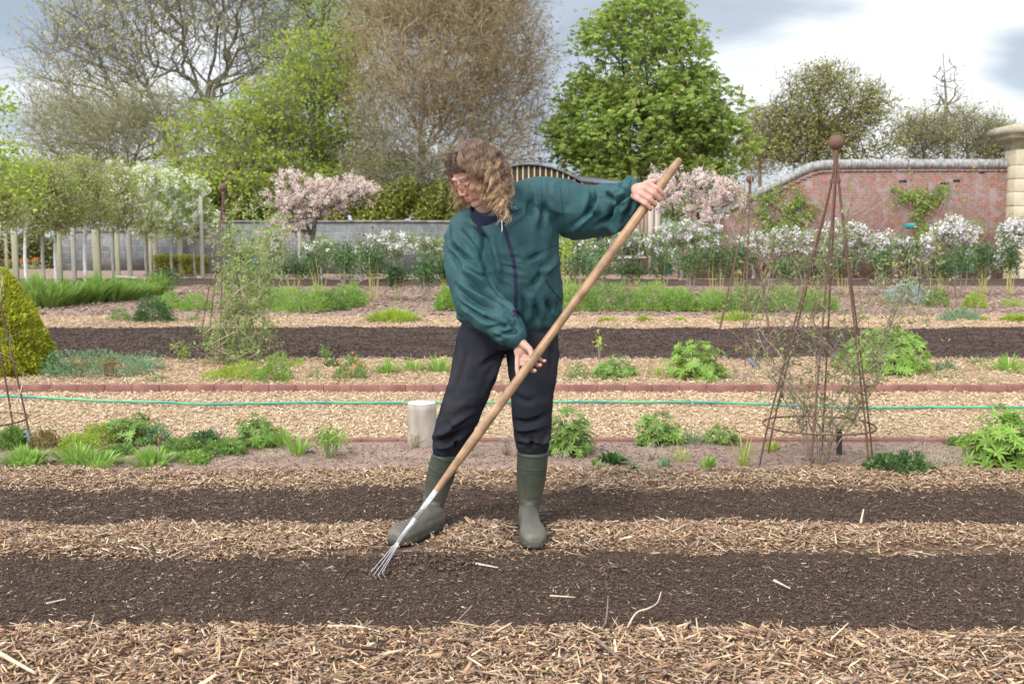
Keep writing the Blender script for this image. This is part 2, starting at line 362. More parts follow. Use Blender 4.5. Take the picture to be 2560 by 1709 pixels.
def _s1b(X, Y):
    z = _s1(X, Y)
    for g, r, a in DENT: z = z - a * np.exp(-((X - g[0]) ** 2 / (r * 1.3) ** 2 + (Y - g[1]) ** 2 / r ** 2))
    for g, r, a in HEAP: z = z + a * np.exp(-((X - g[0]) ** 2 / (r * 1.3) ** 2 + (Y - g[1]) ** 2 / r ** 2)) * (1 + .5 * fbm(np.stack([X, Y], -1) * 30, 5, 3))
    return z
zs['s1'] = _s1b
zs['m2'] = strip_z(yB, yC, .028, .011, 9, 31); zs['s2'] = strip_z(yC - .12, yD + .12, .012, .012, 6, 41, .1, .03)
_m2 = zs['m2']
FEET = [(G(1040, 1358), .13), (G(1085, 1340), .09), (G(1000, 1380), .10), (G(1330, 1365), .13), (G(1322, 1335), .09), (G(1335, 1395), .12), (G(1000, 1398), .13), (G(1040, 1385), .10)]
def _flat(X, Y):
    k = 0
    for g, r in FEET: k = np.maximum(k, np.exp(-(((X - g[0]) ** 2 + (Y - g[1]) ** 2) / r ** 2) ** 2))
    return k
zs['m2'] = lambda X, Y: _m2(X, Y) * (1 - _flat(X, Y)) + .003 * _flat(X, Y)
zs['m3'] = strip_z(yD, yE, .022, .010, 8, 51); zs['p1'] = strip_z(yE - .2, EDGE1 - .02, .008, .012, 5, 61, .1, .01)
sheet('mulch_strip', 2.2, yA + .15, .012, .012, zs['m1'], M_mulch)
sheet('soil_bed', yA - .25, yB + .2, .0075, .0075, zs['s1'], M_dark)
sheet('mulch_strip', yB - .12, yC + .12, .012, .012, zs['m2'], M_mulch)
sheet('soil_bed', yC - .25, yD + .25, .012, .012, zs['s2'], M_dark)
sheet('mulch_strip', yD - .12, yE + .15, .015, .015, zs['m3'], M_mulch)
sheet('planting_bed', yE - .3, EDGE1 - .02, .02, .02, zs['p1'], M_pink)
zs['path'] = lambda X, Y: .006 + .006 * fbm(np.stack([X, Y], -1) * 5, 71, 4)
sheet('path', EDGE1 + .03, EDGE2 - .02, .03, .03, zs['path'], M_path)
zs['c2'] = strip_z(EDGE2 + .05, yH + .1, .03, .012, 5, 81, .06, .03); sheet('planting_bed', EDGE2 + .04, yH + .3, .03, .03, zs['c2'], M_chipbed)
zs['s3'] = strip_z(yH - .2, yI + .2, .035, .018, 2.2, 91, .25, .08); sheet('soil_bed', yH - .4, yI + .5, .04, .04, zs['s3'], M_dark2)
zs['c4'] = strip_z(yI, yJ + .5, .02, .02, 3, 101, .2, .15); sheet('mulch_strip', yI - .3, yJ + .9, .06, .06, zs['c4'], M_chipbed)
zs['s5'] = strip_z(Gy(714), Gy(706), .10, .04, 2, 111, .3, .1); sheet('soil_bed', Gy(714) - .4, Gy(706) + .4, .1, .1, zs['s5'], M_dark2, 20)

M_chip = island_mat('shredded_bark', [(.09, .048, .030), (.25, .135, .078), (.42, .245, .14), (.58, .375, .21), (.28, .18, .13), (.74, .54, .33), (.17, .10, .07), (.40, .29, .21)], .85)
M_chipd = island_mat('soil_bits', [(.048, .030, .022), (.10, .065, .046), (.165, .11, .078), (.075, .048, .035)], .95)
M_straw = island_mat('pale_bits', [(.30, .20, .12), (.45, .33, .2), (.62, .50, .33), (.22, .13, .08), (.75, .66, .5)], .8)
M_grav = island_mat('path_chippings', [(.36, .24, .135), (.50, .345, .205), (.60, .44, .28), (.70, .55, .38), (.43, .295, .18), (.28, .20, .125)], .9)
M_chip5 = island_mat('bed_chips', [(.30, .19, .12), (.48, .33, .2), (.62, .45, .28), (.72, .55, .36), (.38, .25, .16)], .9)
def strew(name, y0, y1, n, zf, L, Wd, T, m, pile=.01, en=.05, seed=0, pit=.25, soft=.08, kind='stuff', yflat=0, dens=None):
    xw = XW(y1); x = R.uniform(-xw, xw, n); y = R.uniform(y0 - soft, y1 + soft, n)
    e = en * fbm(np.stack([x * 2.5, 0 * x + seed], -1), seed, 3); k = np.minimum(y - (y0 + e), (y1 + e) - y)
    keep = R.random(n) < np.clip(.5 + k / (2 * soft + 1e-6), 0.0, 1)
    if dens is not None: keep &= R.random(n) < dens(x, y)
    x, y = x[keep], y[keep]; n = len(x); z = zf(x, y) + R.random(n) * pile + .002
    l = R.uniform(*L, n) * R.choice([1, 1, 1, 1.6], n); w = R.uniform(*Wd, n); th = R.uniform(*T, n)
    yaw = R.uniform(0, np.pi, n); pi_ = R.normal(0, pit, n)
    c = np.stack([x, y, z + np.abs(np.sin(pi_)) * l * .35], -1)
    b = Buf(); chips(b, c, l, w, th, yaw, pi_, R.normal(0, .5, n)); return tag(b.build(name, m, origin=(0, (y0 + y1) / 2, 0)), kind=kind)
strew('shredded_bark', 2.3, yA, 34000, zs['m1'], (.010, .045), (.0020, .008), (.0015, .004), M_chip, .022, .05, 1, .30, .07)
strew('shredded_bark', 2.3, yA, 12000, zs['m1'], (.006, .018), (.003, .010), (.001, .003), M_straw, .022, .05, 1, .35, .06, dens=lambda x, y: .75 + 0 * x)
strew('shredded_bark', yB, yC, 32000, zs['m2'], (.008, .036), (.0016, .0065), (.0015, .004), M_chip, .022, .07, 2, .32, .07, dens=lambda x, y: 1 - .93 * _flat(x, y))
strew('shredded_bark', yB, yC, 7000, zs['m2'], (.008, .022), (.002, .008), (.001, .003), M_straw, .024, .07, 2, .32, .06, dens=lambda x, y: 1 - .93 * _flat(x, y))
strew('shredded_bark', yD, yE, 30000, zs['m3'], (.008, .036), (.0018, .007), (.0015, .004), M_chip, .020, .07, 3, .30, .08)
strew('shredded_bark', yD, yE, 9000, zs['m3'], (.010, .028), (.003, .009), (.001, .003), M_straw, .022, .07, 3, .30, .08)
strew('large_bark_pieces', 2.3, yA - .02, 900, zs['m1'], (.04, .085), (.006, .018), (.002, .005), M_chip, .026, .05, 1, .22, .05)
strew('large_bark_pieces', yB, yC, 500, zs['m2'], (.035, .07), (.004, .012), (.002, .004), M_straw, .026, .05, 2, .28, .05, dens=lambda x, y: 1 - .93 * _flat(x, y))
strew('compost_crumbs', yA - .05, yB, 60000, zs['s1'], (.005, .018), (.0012, .004), (.001, .003), M_chipd, .004, .0, 4, .4, .1)
strew('compost_crumbs', yC - .05, yD, 42000, zs['s2'], (.006, .020), (.0015, .0045), (.001, .004), M_chipd, .004, .0, 5, .4, .1)
strew('scattered_bits', yA - .05, yB, 3200, zs['s1'], (.005, .022), (.0015, .005), (.001, .002), M_straw, .003, .0, 6, .2, .1)
strew('scattered_bits', yC - .05, yD, 4200, zs['s2'], (.005, .022), (.0015, .005), (.001, .002), M_straw, .003, .0, 7, .2, .1, dens=lambda x, y: .25 + .75 * np.clip(.5 - x * .35, 0, 1))
strew('soil_lumps', yE, EDGE1 - .05, 5000, zs['p1'], (.004, .012), (.004, .012), (.003, .009), M_pink, .001, .0, 8, .4, .1)
strew('path_chippings', EDGE1 + .05, EDGE2 - .03, 42000, zs['path'], (.008, .028), (.006, .018), (.002, .007), M_grav, .006, .0, 9, .3, .03)
strew('bed_chips', EDGE2 + .05, yH, 36000, zs['c2'], (.010, .042), (.004, .012), (.002, .005), M_chip5, .02, .08, 10, .3, .12)
strew('bed_chips', yI, yJ + .4, 34000, zs['c4'], (.012, .045), (.006, .018), (.003, .008), M_chip5, .02, .2, 12, .3, .4)
strew('compost_crumbs', yH, yI, 26000, zs['s3'], (.008, .024), (.006, .018), (.004, .012), M_dark2, .006, .0, 13, .4, .1)

def _near(pts, r):
    def f(x, y): 
        k = 0 * x
        for g in pts: k = np.maximum(k, np.exp(-((x - g[0]) ** 2 + (y - g[1]) ** 2) / r ** 2))
        return k
    return f
strew('soil_clods', yA, yB, 26000, zs['s1'], (.006, .018), (.004, .013), (.004, .010), M_chipd, .008, .0, 14, .5, .05, dens=lambda x, y: np.maximum(_near([HEAP[0][0], HEAP[1][0]], .11)(x, y), .45 * _near([HEAP[2][0], HEAP[3][0]], .05)(x, y)))
strew('scattered_bits', yJ, yK, 16000, lambda x, y: 0 * x, (.015, .07), (.006, .02), (.003, .01), M_chip5, .003, .0, 15, .25, .4, dens=lambda x, y: np.clip(.45 + .8 * noise(np.stack([x * .5, y * .35], -1), 8), 0, 1))
strew('soil_lumps', yJ, yK, 9000, lambda x, y: 0 * x, (.03, .08), (.02, .06), (.01, .035), M_pink, .0, .0, 16, .3, .4)
# a few long splinters and twigs one can pick out, each a thing
M_stick = plain_mat('pale_wood_stick', (.42, .30, .19), (.62, .49, .34), 30, .7, .4, .002, (1, 1, .2))
M_stickd = plain_mat('brown_stick', (.13, .085, .06), (.26, .18, .13), 30, .8, .4, .002)
def stick(pts, r, m, label, cat='stick'):
    w = []
    for (px, py, dz) in pts: g = G(px, py, .03); g[2] += dz; w.append(g)
    b = Buf(); w = smoothline(w, 5); n = len(w); rr = r * (1 - .5 * np.linspace(0, 1, n)); tube(b, w, rr, 6)
    return tag(b.build('stick', m, origin=w[0], smooth=True), label, cat, 'loose sticks on the mulch and soil')
stick([(1568, 1572, .005), (1590, 1555, .03), (1620, 1555, .045), (1642, 1545, .05), (1652, 1524, .06)], .0035, M_stick, 'pale curled strip of wood lifting off the front edge of the soil', 'wood strip')
stick([(1478, 1590, .01), (1512, 1575, .02), (1520, 1535, .06)], .004, M_stickd, 'grey forked twig rising beside the curled pale strip', 'twig')
stick([(1180, 1545, .04), (1140, 1570, .02), (1100, 1590, .0)], .003, M_stickd, 'thin dark twig leaning at the front mulch edge', 'twig')
stick([(1375, 1488, .0), (1438, 1492, .0)], .0035, M_stick, 'straight pale splinter lying flat on the dark front soil', 'splinter')
stick([(115, 1508, .0), (165, 1500, .005)], .004, M_stick, 'short pale split stick on the dark soil at the left', 'splinter')
stick([(690, 1370, .0), (750, 1370, .01), (800, 1383, .0)], .004, M_stick, 'long pale bent stick on the middle mulch strip', 'stick')
stick([(1190, 1408, .0), (1245, 1418, .0)], .0045, M_stick, 'pale stick lying on the soil right of the raked patch', 'stick')
stick([(820, 1580, .02), (890, 1585, .025), (950, 1594, .02)], .005, M_stick, 'long pale split stick along the top of the front mulch', 'stick')
stick([(2165, 1585, .015), (2250, 1640, .02), (2330, 1665, .02)], .004, M_stick, 'long straw coloured stem slanting over the front mulch', 'stick')
stick([(1480, 1600, .015), (1545, 1660, .02)], .008, M_stickd, 'thick brown stick lying in the front mulch below the curled strip', 'stick')
stick([(2150, 1320, .01), (2158, 1302, .05)], .006, M_stick, 'tan upright splinter sticking out of the middle mulch', 'splinter')
stick([(1935, 1450, .0), (1975, 1470, .0)], .005, M_stick, 'curled dry leaf strip on the front soil', 'splinter')
stick([(0, 1650, .02), (90, 1700, .02)], .008, M_stick, 'broad tan strip of wood at the lower left corner', 'wood strip')

# brick edgings of the path
m, t = mat('red_edging'); n1 = noise_node(t, 9, 4); n2 = noise_node(t, 120, 2)
g_ = nn(t, 'ShaderNodeNewGeometry'); c = ramp(t, g_.outputs['Random Per Island'], [(.20, .088, .068), (.235, .105, .083), (.215, .096, .075)]); c = mulc(t, c, n1, .75, 1.3)
surf(t, c, .8, n2, .3, .003, .3); M_edge = m
def edging(y, h, label, bl, zb=-.03):
    b = Buf(); x = -7.5
    while x < 7.5:
        box(b, (x + bl / 2, y + R.normal(0, .002), (h + zb) / 2 + R.normal(0, .0012)), bl - .003, .05, h - zb); x += bl
    o = b.build('brick_edging', M_edge, origin=(0, y, 0)); bv = o.modifiers.new('b', 'BEVEL'); bv.width = .0025; bv.segments = 2
    return tag(o, label, 'edging', 'red brick edgings of the path')
edging(EDGE1, .019, 'low red brick edging on the near side of the chipping path', .22)
edging(EDGE2, .062, 'taller red brick edging on the far side of the chipping path', .215)

# hose
M_hose = plain_mat('hose_green', (.02, .22, .16), (.10, .33, .16), 3, .45, .05, .001, spec=.5, flo=.45, fhi=.55)
hp = [(-700, 975), (-300, 985), (0, 990), (120, 994), (250, 1001), (400, 1005), (520, 1010), (640, 1008), (800, 1006), (1000, 1007), (1180, 1006), (1400, 1004), (1560, 1005), (1700, 1005), (1860, 1008), (2000, 1014), (2150, 1019), (2300, 1018), (2560, 1018), (3000, 1024), (3400, 1022)]
w = smoothline([G(x, y, .035) for x, y in hp], 10); b = Buf(); tube(b, w, .0095, 10)
tag(b.build('garden_hose', M_hose, origin=w[0], smooth=True), 'green garden hose stretched along the pale path', 'hose')

# stump post
M_stump = plain_mat('weathered_post', (.25, .205, .16), (.40, .345, .28), 12, .85, .5, .004, (1, 1, .3))
M_stumpt = plain_mat('post_top', (.52, .49, .42), (.64, .61, .55), 25, .8, .3, .002)
c0 = G(1056, 1118); Yp = c0[1]; t0 = P(1056, 1008, Yp); r_ = 36 / ppm(Yp)
st = thing('stump', c0, 'short round weathered wooden post with a pale sawn top beside the path', 'post')
b = Buf(); rg = []
for k, z in enumerate(np.linspace(-.03, t0[2], 10)): 
    a = r_ * (1 + .05 * (1 - k / 9)) ; rg.append(((c0[0], c0[1], z), (a, 0, 0), (0, a, 0)))
loft(b, rg, 28); V = b.v[0]; V[:, :2] += (fbm(V * 9, 5, 2) * .004)[:, None]; b.build('trunk', M_stump, st, smooth=False)
b = Buf(); loft(b, [((c0[0], c0[1], t0[2] + .001), (r_ * .99, 0, 0), (0, r_ * .99, 0)), ((c0[0], c0[1], t0[2] + .008), (r_ * .96, 0, 0), (0, r_ * .96, 0))], 28); b.build('sawn_top', M_stumpt, st)
# ================================================================== PERSON
def att_color(t, name='tip'):
    a = nn(t, 'ShaderNodeAttribute'); a.attribute_name = name; return a
m, t = mat('skin'); a_ = att_color(t, 'skin'); n = noise_node(t, 60, 3); c = mulc(t, a_.outputs['Color'], n, .92, 1.06)
surf(t, c, .48, noise_node(t, 500, 2), .15, .001, .4, sss=.12); M_skin = m
def cloth(name, c0, c1, rough, weave, bstr=.25, spec=.3, sheen=0, nscale=7):
    m, t = mat(name); n = noise_node(t, nscale, 5, .6); mr = nn(t, 'ShaderNodeMapRange'); t.links.new(n, mr.inputs[0]); mr.inputs[1].default_value = .38; mr.inputs[2].default_value = .66
    w = noise_node(t, weave, 2, .5); w2 = noise_node(t, 38, 4, .6); ad = nn(t, 'ShaderNodeMath', operation='MULTIPLY_ADD'); t.links.new(w2, ad.inputs[0]); ad.inputs[1].default_value = 1.6; t.links.new(w, ad.inputs[2])
    surf(t, mixc(t, mr.outputs[0], c0, c1), rough, ad.outputs[0], bstr, .003, spec, sheen=sheen); return m
M_jack = cloth('jacket_green', (.013, .050, .052), (.021, .072, .073), .68, 900, .22, .35)
M_rib = cloth('jacket_rib', (.009, .036, .037), (.015, .052, .053), .75, 900, .2, .2)
M_navy = cloth('navy_lining', (.012, .013, .032), (.022, .022, .05), .9, 700)
M_trou = cloth('dark_trousers', (.010, .011, .015), (.026, .027, .033), .82, 800, .25, .25, .15, 5)
m, t = mat('dark_trousers'); n = noise_node(t, 5, 5, .6); w = noise_node(t, 800, 2); nd = noise_node(t, 3.3, 6, .7); mr = nn(t, 'ShaderNodeMapRange'); t.links.new(nd, mr.inputs[0]); mr.inputs[1].default_value = .5; mr.inputs[2].default_value = .72; mr.inputs[4].default_value = .55
c = mixc(t, mr.outputs[0], mixc(t, n, (.009, .0095, .014), (.022, .023, .030)), (.050, .039, .034)); w2 = noise_node(t, 45, 4, .6); ad = nn(t, 'ShaderNodeMath', operation='MULTIPLY_ADD'); t.links.new(w2, ad.inputs[0]); ad.inputs[1].default_value = 1.8; t.links.new(w, ad.inputs[2]); surf(t, c, .85, ad.outputs[0], .35, .003, .15); M_trou = m
M_zip = plain_mat('zip_tape', (.013, .011, .032), (.022, .018, .05), 60, .6, .3, .001)
M_metal = plain_mat('steel', (.42, .42, .41), (.62, .62, .60), 45, .48, .3, .001, metal=.55)
M_wht = plain_mat('zip_pull', (.5, .5, .52), (.65, .65, .67), 60, .5)
# boots: green rubber that turns dusty towards the toe
m, t = mat('rubber_boot'); n = noise_node(t, 9, 5, .6); tcn = nn(t, 'ShaderNodeTexCoord'); sx = nn(t, 'ShaderNodeSeparateXYZ'); t.links.new(tcn.outputs['Object'], sx.inputs[0])
ad = nn(t, 'ShaderNodeMath', operation='MULTIPLY_ADD'); t.links.new(n, ad.inputs[0]); ad.inputs[1].default_value = -.28; t.links.new(sx.outputs[2], ad.inputs[2])
mr = nn(t, 'ShaderNodeMapRange'); t.links.new(ad.outputs[0], mr.inputs[0]); mr.inputs[1].default_value = -.12; mr.inputs[2].default_value = .10; mr.inputs[3].default_value = 1; mr.inputs[4].default_value = 0
surf(t, mixc(t, mr.outputs[0], (.044, .050, .033), (.125, .108, .084)), .50, noise_node(t, 80, 3), .15, .001, .35); M_boot = m
M_sole = plain_mat('boot_sole', (.030, .032, .024), (.07, .062, .048), 25, .8)

HZ = zs['m2']
def gzat(x, y): return float(HZ(np.array([x]), np.array([y]))[0])
footL = G(1335, 1345); body_o = (float(G(1240, 1340)[0]), 4.25, .02)

# --- head frame
yaw, pit = math.radians(50), math.radians(35)
hh = np.array([-math.sin(yaw), -math.cos(yaw), 0]); zz = np.array([0, 0, 1.])
hf = math.cos(pit) * hh - math.sin(pit) * zz; hu = math.sin(pit) * hh + math.cos(pit) * zz; hl = np.cross(hu, hf)
HC = P(1186, 432, 4.14); HM = np.array([hl, hu, hf])
def H(l, u, f): return HC + l * hl + u * hu + f * hf

b = Buf()
def ell(l, u, f, rl, ru, rf, nu=24, nv=16): sphere(b, H(l, u, f), (rl, ru, rf), HM, nu, nv)
ell(0, .022, -.014, .074, .094, .094, 40, 28); ell(0, -.03, .026, .059, .080, .062, 36, 24)
ell(0, -.098, .062, .021, .017, .019); 
for s_ in (-1, 1):
    ell(s_ * .036, -.062, .022, .020, .036, .040); capsule(b, H(s_ * .045, -.055, .01), H(s_ * .012, -.098, .058), .016, .015)
    ell(s_ * .040, -.024, .060, .020, .020, .020); ell(s_ * .022, .020, .076, .024, .010, .012)
    ell(s_ * .0115, -.037, .095, .0072, .0068, .009); ell(s_ * .031, -.001, .0715, .0145, .0105, .0125)
    ell(s_ * .074, -.012, -.012, .009, .030, .019)
capsule(b, H(0, .010, .082), H(0, -.027, .101), .0075, .0090); ell(0, -.032, .1015, .0095, .0090, .0095)
for f0, z0, rr in ((.0875, -.0615, .0048), (.0875, -.0705, .0058)):
    chain(b, [H(-.022, z0 + .002, f0 - .010), H(-.010, z0 + .001, f0 - .001), H(0, z0 - .0005, f0), H(.010, z0 + .001, f0 - .001), H(.022, z0 + .002, f0 - .010)], [rr * .5, rr, rr, rr, rr * .5])
# neck and slim trunk and limbs under the clothes
chain(b, [H(0, -.055, -.03), P(1222, 520, 4.24), P(1240, 570, 4.29)], [.055, .054, .07], 24)
chain(b, [P(1240, 575, 4.30), P(1258, 660, 4.32), P(1268, 760, 4.36), P(1272, 815, 4.38)], [.085, .10, .10, .10], 24)
shR, elR, wrR = P(1158, 580, 4.28), P(1183, 752, 4.24), P(1300, 858, 4.055)
shL, elL, wrL = P(1372, 512, 4.32), P(1500, 528, 4.34), P(1590, 476, 4.13)
chain(b, [P(1240, 575, 4.30), shR, elR, wrR], [.06, .05, .04, .027], 18); chain(b, [P(1240, 560, 4.30), shL, elL, wrL], [.06, .05, .04, .027], 18)
knR, anR = P(1160, 1010, 4.31), P(1079, 1285, 4.39); knL, anL = P(1330, 1010, 4.30), P(1322, 1290, 4.35)
chain(b, [P(1212, 840, 4.38), knR, P(1114, 1140, 4.335), anR], [.070, .05, .038, .030], 18); chain(b, [P(1335, 840, 4.38), knL, P(1332, 1140, 4.325), anL], [.070, .048, .040, .030], 18)
toeR = G(1003, 1372); toeR[2] = .05; toeL = G(1338, 1378); toeL[2] = .05
chain(b, [anR, anR + [0, 0, -.07], toeR * .75 + anR * .25 + [0, 0, -.02]], [.035, .035, .03]); chain(b, [anL, anL + [0, 0, -.07], toeL * .75 + anL * .25 + [0, 0, -.02]], [.035, .035, .03])

# --- pole line
q0, q1 = P(1700, 398, 4.10), P(996, 1354, 3.84)
def polept(px):                                  # point of the pole seen at column px
    t_ = np.linspace(0, 1, 2000); pts = q0 + (q1 - q0) * t_[:, None]; sx_ = 1280 + FPX * pts[:, 0] / ((pts - [0, 0, CH]) @ CF)
    return pts[np.argmin(np.abs(sx_ - px))]
pa = nrm(q0 - q1); cy = nrm(np.array([0, 0, CH]) - polept(1450)); cy = nrm(cy - pa * (cy @ pa)); pn = np.cross(pa, cy)
if pn[0] < 0: pn = -pn                           # pn: right and down, cy: towards the camera
tints = []
# upper hand (her left): back of the hand to the viewer, fingers over the front of the pole
handU = []
for i, (px, r0, ln) in enumerate(((1641.5, .0100, .90), (1632, .0104, .96), (1622.5, .0100, .90), (1613.5, .0088, .80))):
    c = polept(px); 
    mcp = c - pn * .038 + cy * (.024 - .002 * abs(i - 1)); pip = c - pn * .004 + cy * (.034 * ln + .003); dip = c + pn * .026 * ln + cy * .021; tip = c + pn * .029 * ln + cy * .002
    chain(b, [mcp, pip, dip, tip], [r0 * 1.12, r0 * 1.08, r0 * .98, r0 * .82], 12); handU.append((mcp, pip, dip, tip))
    chain(b, [wrL + pa * (.012 - .010 * i), mcp], [.019, r0 * 1.25], 12)
mc = np.mean([h[0] for h in handU], 0); sphere(b, (wrL * .45 + mc * .55), (.036, .024, .03), np.array([pa, cy, pn]))
chain(b, [wrL, mc * .3 + wrL * .7, wrL], [.028, .03, .026])
c = polept(1655); chain(b, [wrL + pa * .012 - cy * .004, c - pn * .030 - pa * .01 - cy * .004, c - pn * .012 - cy * .028 + pa * .004, c + pn * .014 - cy * .028 + pa * .008], [.016, .0125, .0105, .0085], 12)
# lower hand (her right): behind the pole, palm to the viewer, fingertips coming round the right side
handL = []
for i, (px, r0, e) in enumerate(((1339, .0080, 1.0), (1330, .0088, .95), (1319, .0088, .88))):
    c = polept(px); mcp = P(1303 - i * 1.5, 892 + i * 7, 4.045); pip = c + pn * .006 - cy * .034; dip = c + pn * .034 * e - cy * .020; tip = c + pn * (.040 - .004 * i) + cy * .001 + pa * .004
    chain(b, [mcp, pip, dip, tip], [r0 * 1.15, r0 * 1.05, r0, r0 * .84], 12); handL.append((mcp, pip, dip, tip)); chain(b, [wrR, mcp], [.018, r0 * 1.3], 12)
chain(b, [wrR, P(1294, 895, 4.04), P(1293, 922, 4.02), P(1296, 940, 4.005), P(1303, 950, 4.00)], [.018, .0112, .0095, .0090, .0078], 12)
sphere(b, P(1303, 878, 4.05), (.029, .022, .034))
th = [P(1306, 858, 4.035), P(1325, 874, 4.005), P(1331, 890, 3.98), P(1323, 900, 3.955)]
chain(b, th, [.018, .0125, .0108, .0085], 12)

V, q, N = remesh(b, .0028, 3, .5)
loc = (V - HC) @ HM.T; l_, u_, f_ = loc.T
V = V + N * (fbm(V * 40, 3, 2) * .0004)[:, None]
base = np.array([.47, .262, .19]); col = np.tile(base, (len(V), 1))
def paint(mask, c_): 
    global col; mask = np.clip(mask, 0, 1)[:, None]; col = col * (1 - mask) + np.array(c_) * mask
g3 = lambda l, u, f, s1, s2=None: np.exp(-(((l_ - l) / s1) ** 2 + ((u_ - u) / (s2 or s1)) ** 2 + ((f_ - f) / .04) ** 2))
for s_ in (-1, 1): paint(g3(s_ * .038, -.034, .07, .022) * .55, (.56, .20, .15)); paint(g3(s_ * .031, -.006, .08, .016, .009) * .35, (.40, .17, .13))
paint(g3(0, -.035, .108, .014) * .5, (.58, .21, .16))
lm = np.exp(-((l_ / .019) ** 4 + ((u_ + .066) / .0085) ** 4)) * (f_ > .07); paint(lm * .75, (.42, .11, .095))
paint(np.exp(-((l_ / .019) ** 4 + ((u_ + .0662) / .0014) ** 2)) * (f_ > .07) * .8, (.16, .04, .035))
hd = np.minimum(np.linalg.norm(V - mc, axis=1), np.linalg.norm(V - P(1315, 890, 4.0), axis=1)); hm = np.clip((.16 - hd) / .04, 0, 1); paint(hm * .8, (.43, .235, .175))
for h_ in handU: 
    for j in (0, 1, 2): paint(np.exp(-(np.linalg.norm(V - h_[j] - cy * .008, axis=1) / .009) ** 2) * .45, (.46, .18, .14))
for h_ in handL: paint(np.exp(-(np.linalg.norm(V - h_[3], axis=1) / .010) ** 2) * .6, (.66, .27, .21))
V = V + normals(V, q) * (-.0011 * np.exp(-((l_ / .018) ** 4 + ((u_ + .0662) / .002) ** 2)) * (f_ > .07))[:, None]
bb = Buf(); bb.add(V, q); person = bb.build('person', M_skin, origin=body_o, smooth=True)
tag(person, 'person in a green jacket, dark trousers and rubber boots, raking the soil with head bowed', 'person')
ca = person.data.attributes.new('skin', 'FLOAT_COLOR', 'POINT'); ca.data.foreach_set('color', np.concatenate([col, np.ones((len(col), 1))], 1).ravel())

# --- eyebrows, lashes
M_brow = plain_mat('brow_hair', (.12, .075, .045), (.20, .125, .075), 300, .8)
for s_ in (-1, 1):
    bb = Buf(); n_ = 60; tt = R.random(n_); l0 = s_ * (.012 + .034 * tt); base_ = np.array([H(l0[k], .021 + .005 * math.sin(tt[k] * 2.6) + R.normal(0, .0014), .0905 - .011 * tt[k] ** 2) for k in range(n_)])
    dd = hl * s_ + hu * .35; tubes(bb, np.stack([base_, base_ + dd * .004, base_ + dd * .008 + hu * .0005], 1), [[.0005, .0005, .0002]], 3); bb.build('eyebrow', M_brow, person)
    bb = Buf(); l0 = s_ * np.linspace(.018, .044, 22); base_ = np.array([H(x, -.0065 - .0015 * math.cos((abs(x) - .031) * 90), .0835 - .25 * (abs(x) - .031) ** 2 * 30) for x in l0])
    tubes(bb, np.stack([base_, base_ + hf * .003 - hu * .002, base_ + hf * .006 - hu * .002], 1), [[.0006, .0005, .0002]], 3); bb.build('eyelashes', M_brow, person)

# --- glasses
M_tort = plain_mat('tortoiseshell', (.09, .022, .009), (.26, .085, .028), 130, .25, .05, .001, spec=.6)
m, t = mat('lens'); gl = nn(t, 'ShaderNodeBsdfGlass'); gl.inputs['IOR'].default_value = 1.02; gl.inputs['Roughness'].default_value = 0; gy = nn(t, 'ShaderNodeBsdfGlossy'); gy.inputs['Roughness'].default_value = .05
mx = nn(t, 'ShaderNodeMixShader'); mx.inputs[0].default_value = .07; tp = nn(t, 'ShaderNodeBsdfTransparent'); o_ = nn(t, 'ShaderNodeOutputMaterial'); t.links.new(tp.outputs[0], mx.inputs[1]); t.links.new(gy.outputs[0], mx.inputs[2]); t.links.new(mx.outputs[0], o_.inputs[0]); M_lens = m
gf = .103
bb = Buf(); fr = None
for s_ in (-1, 1):
    an = np.linspace(0, 2 * np.pi, 33); ring = np.array([H(s_ * .031 + .0225 * math.cos(a) , -.006 + .0195 * math.sin(a) - .002 * abs(math.cos(a)), gf - .12 * abs(.0225 * math.cos(a) * 1 + .031) * .5) for a in an])
    ring = np.array([H(s_ * (.031 + .0225 * math.cos(a)), -.006 + .0195 * math.sin(a), gf - .18 * max(0, .031 + .0225 * math.cos(a) - .02)) for a in an]); tube(bb, ring, .0014, 8)
    tube(bb, [H(s_ * .0530, .002, gf - .006), H(s_ * .068, .004, .075), H(s_ * .077, .004, .02), H(s_ * .080, -.002, -.012), H(s_ * .078, -.02, -.03)], .0019, 8)
tube(bb, [H(-.009, .0, gf), H(0, .004, gf + .002), H(.009, .0, gf)], .0017, 8)
fr = bb.build('glasses', M_tort, person, smooth=True)
for s_ in (-1, 1):
    bb = Buf(); rg = [H(s_ * (.031 + .0222 * math.cos(a)), -.006 + .0192 * math.sin(a), gf - .18 * max(0, .031 + .0222 * math.cos(a) - .02)) for a in np.linspace(0, 2 * np.pi, 32, endpoint=False)]
    V_ = np.array(rg + [x + hf * .001 for x in rg]); bb.add(V_, [[i, (i + 1) % 32, 32 + (i + 1) % 32, 32 + i] for i in range(32)]); ce = V_[:32].mean(0)
    bb.add(np.concatenate([V_[:32], [ce], V_[32:], [ce + hf * .001]]), None, [[i, (i + 1) % 32, 32] for i in range(32)] + [[33 + (i + 1) % 32, 33 + i, 65] for i in range(32)]); bb.build('lens', M_lens, fr)

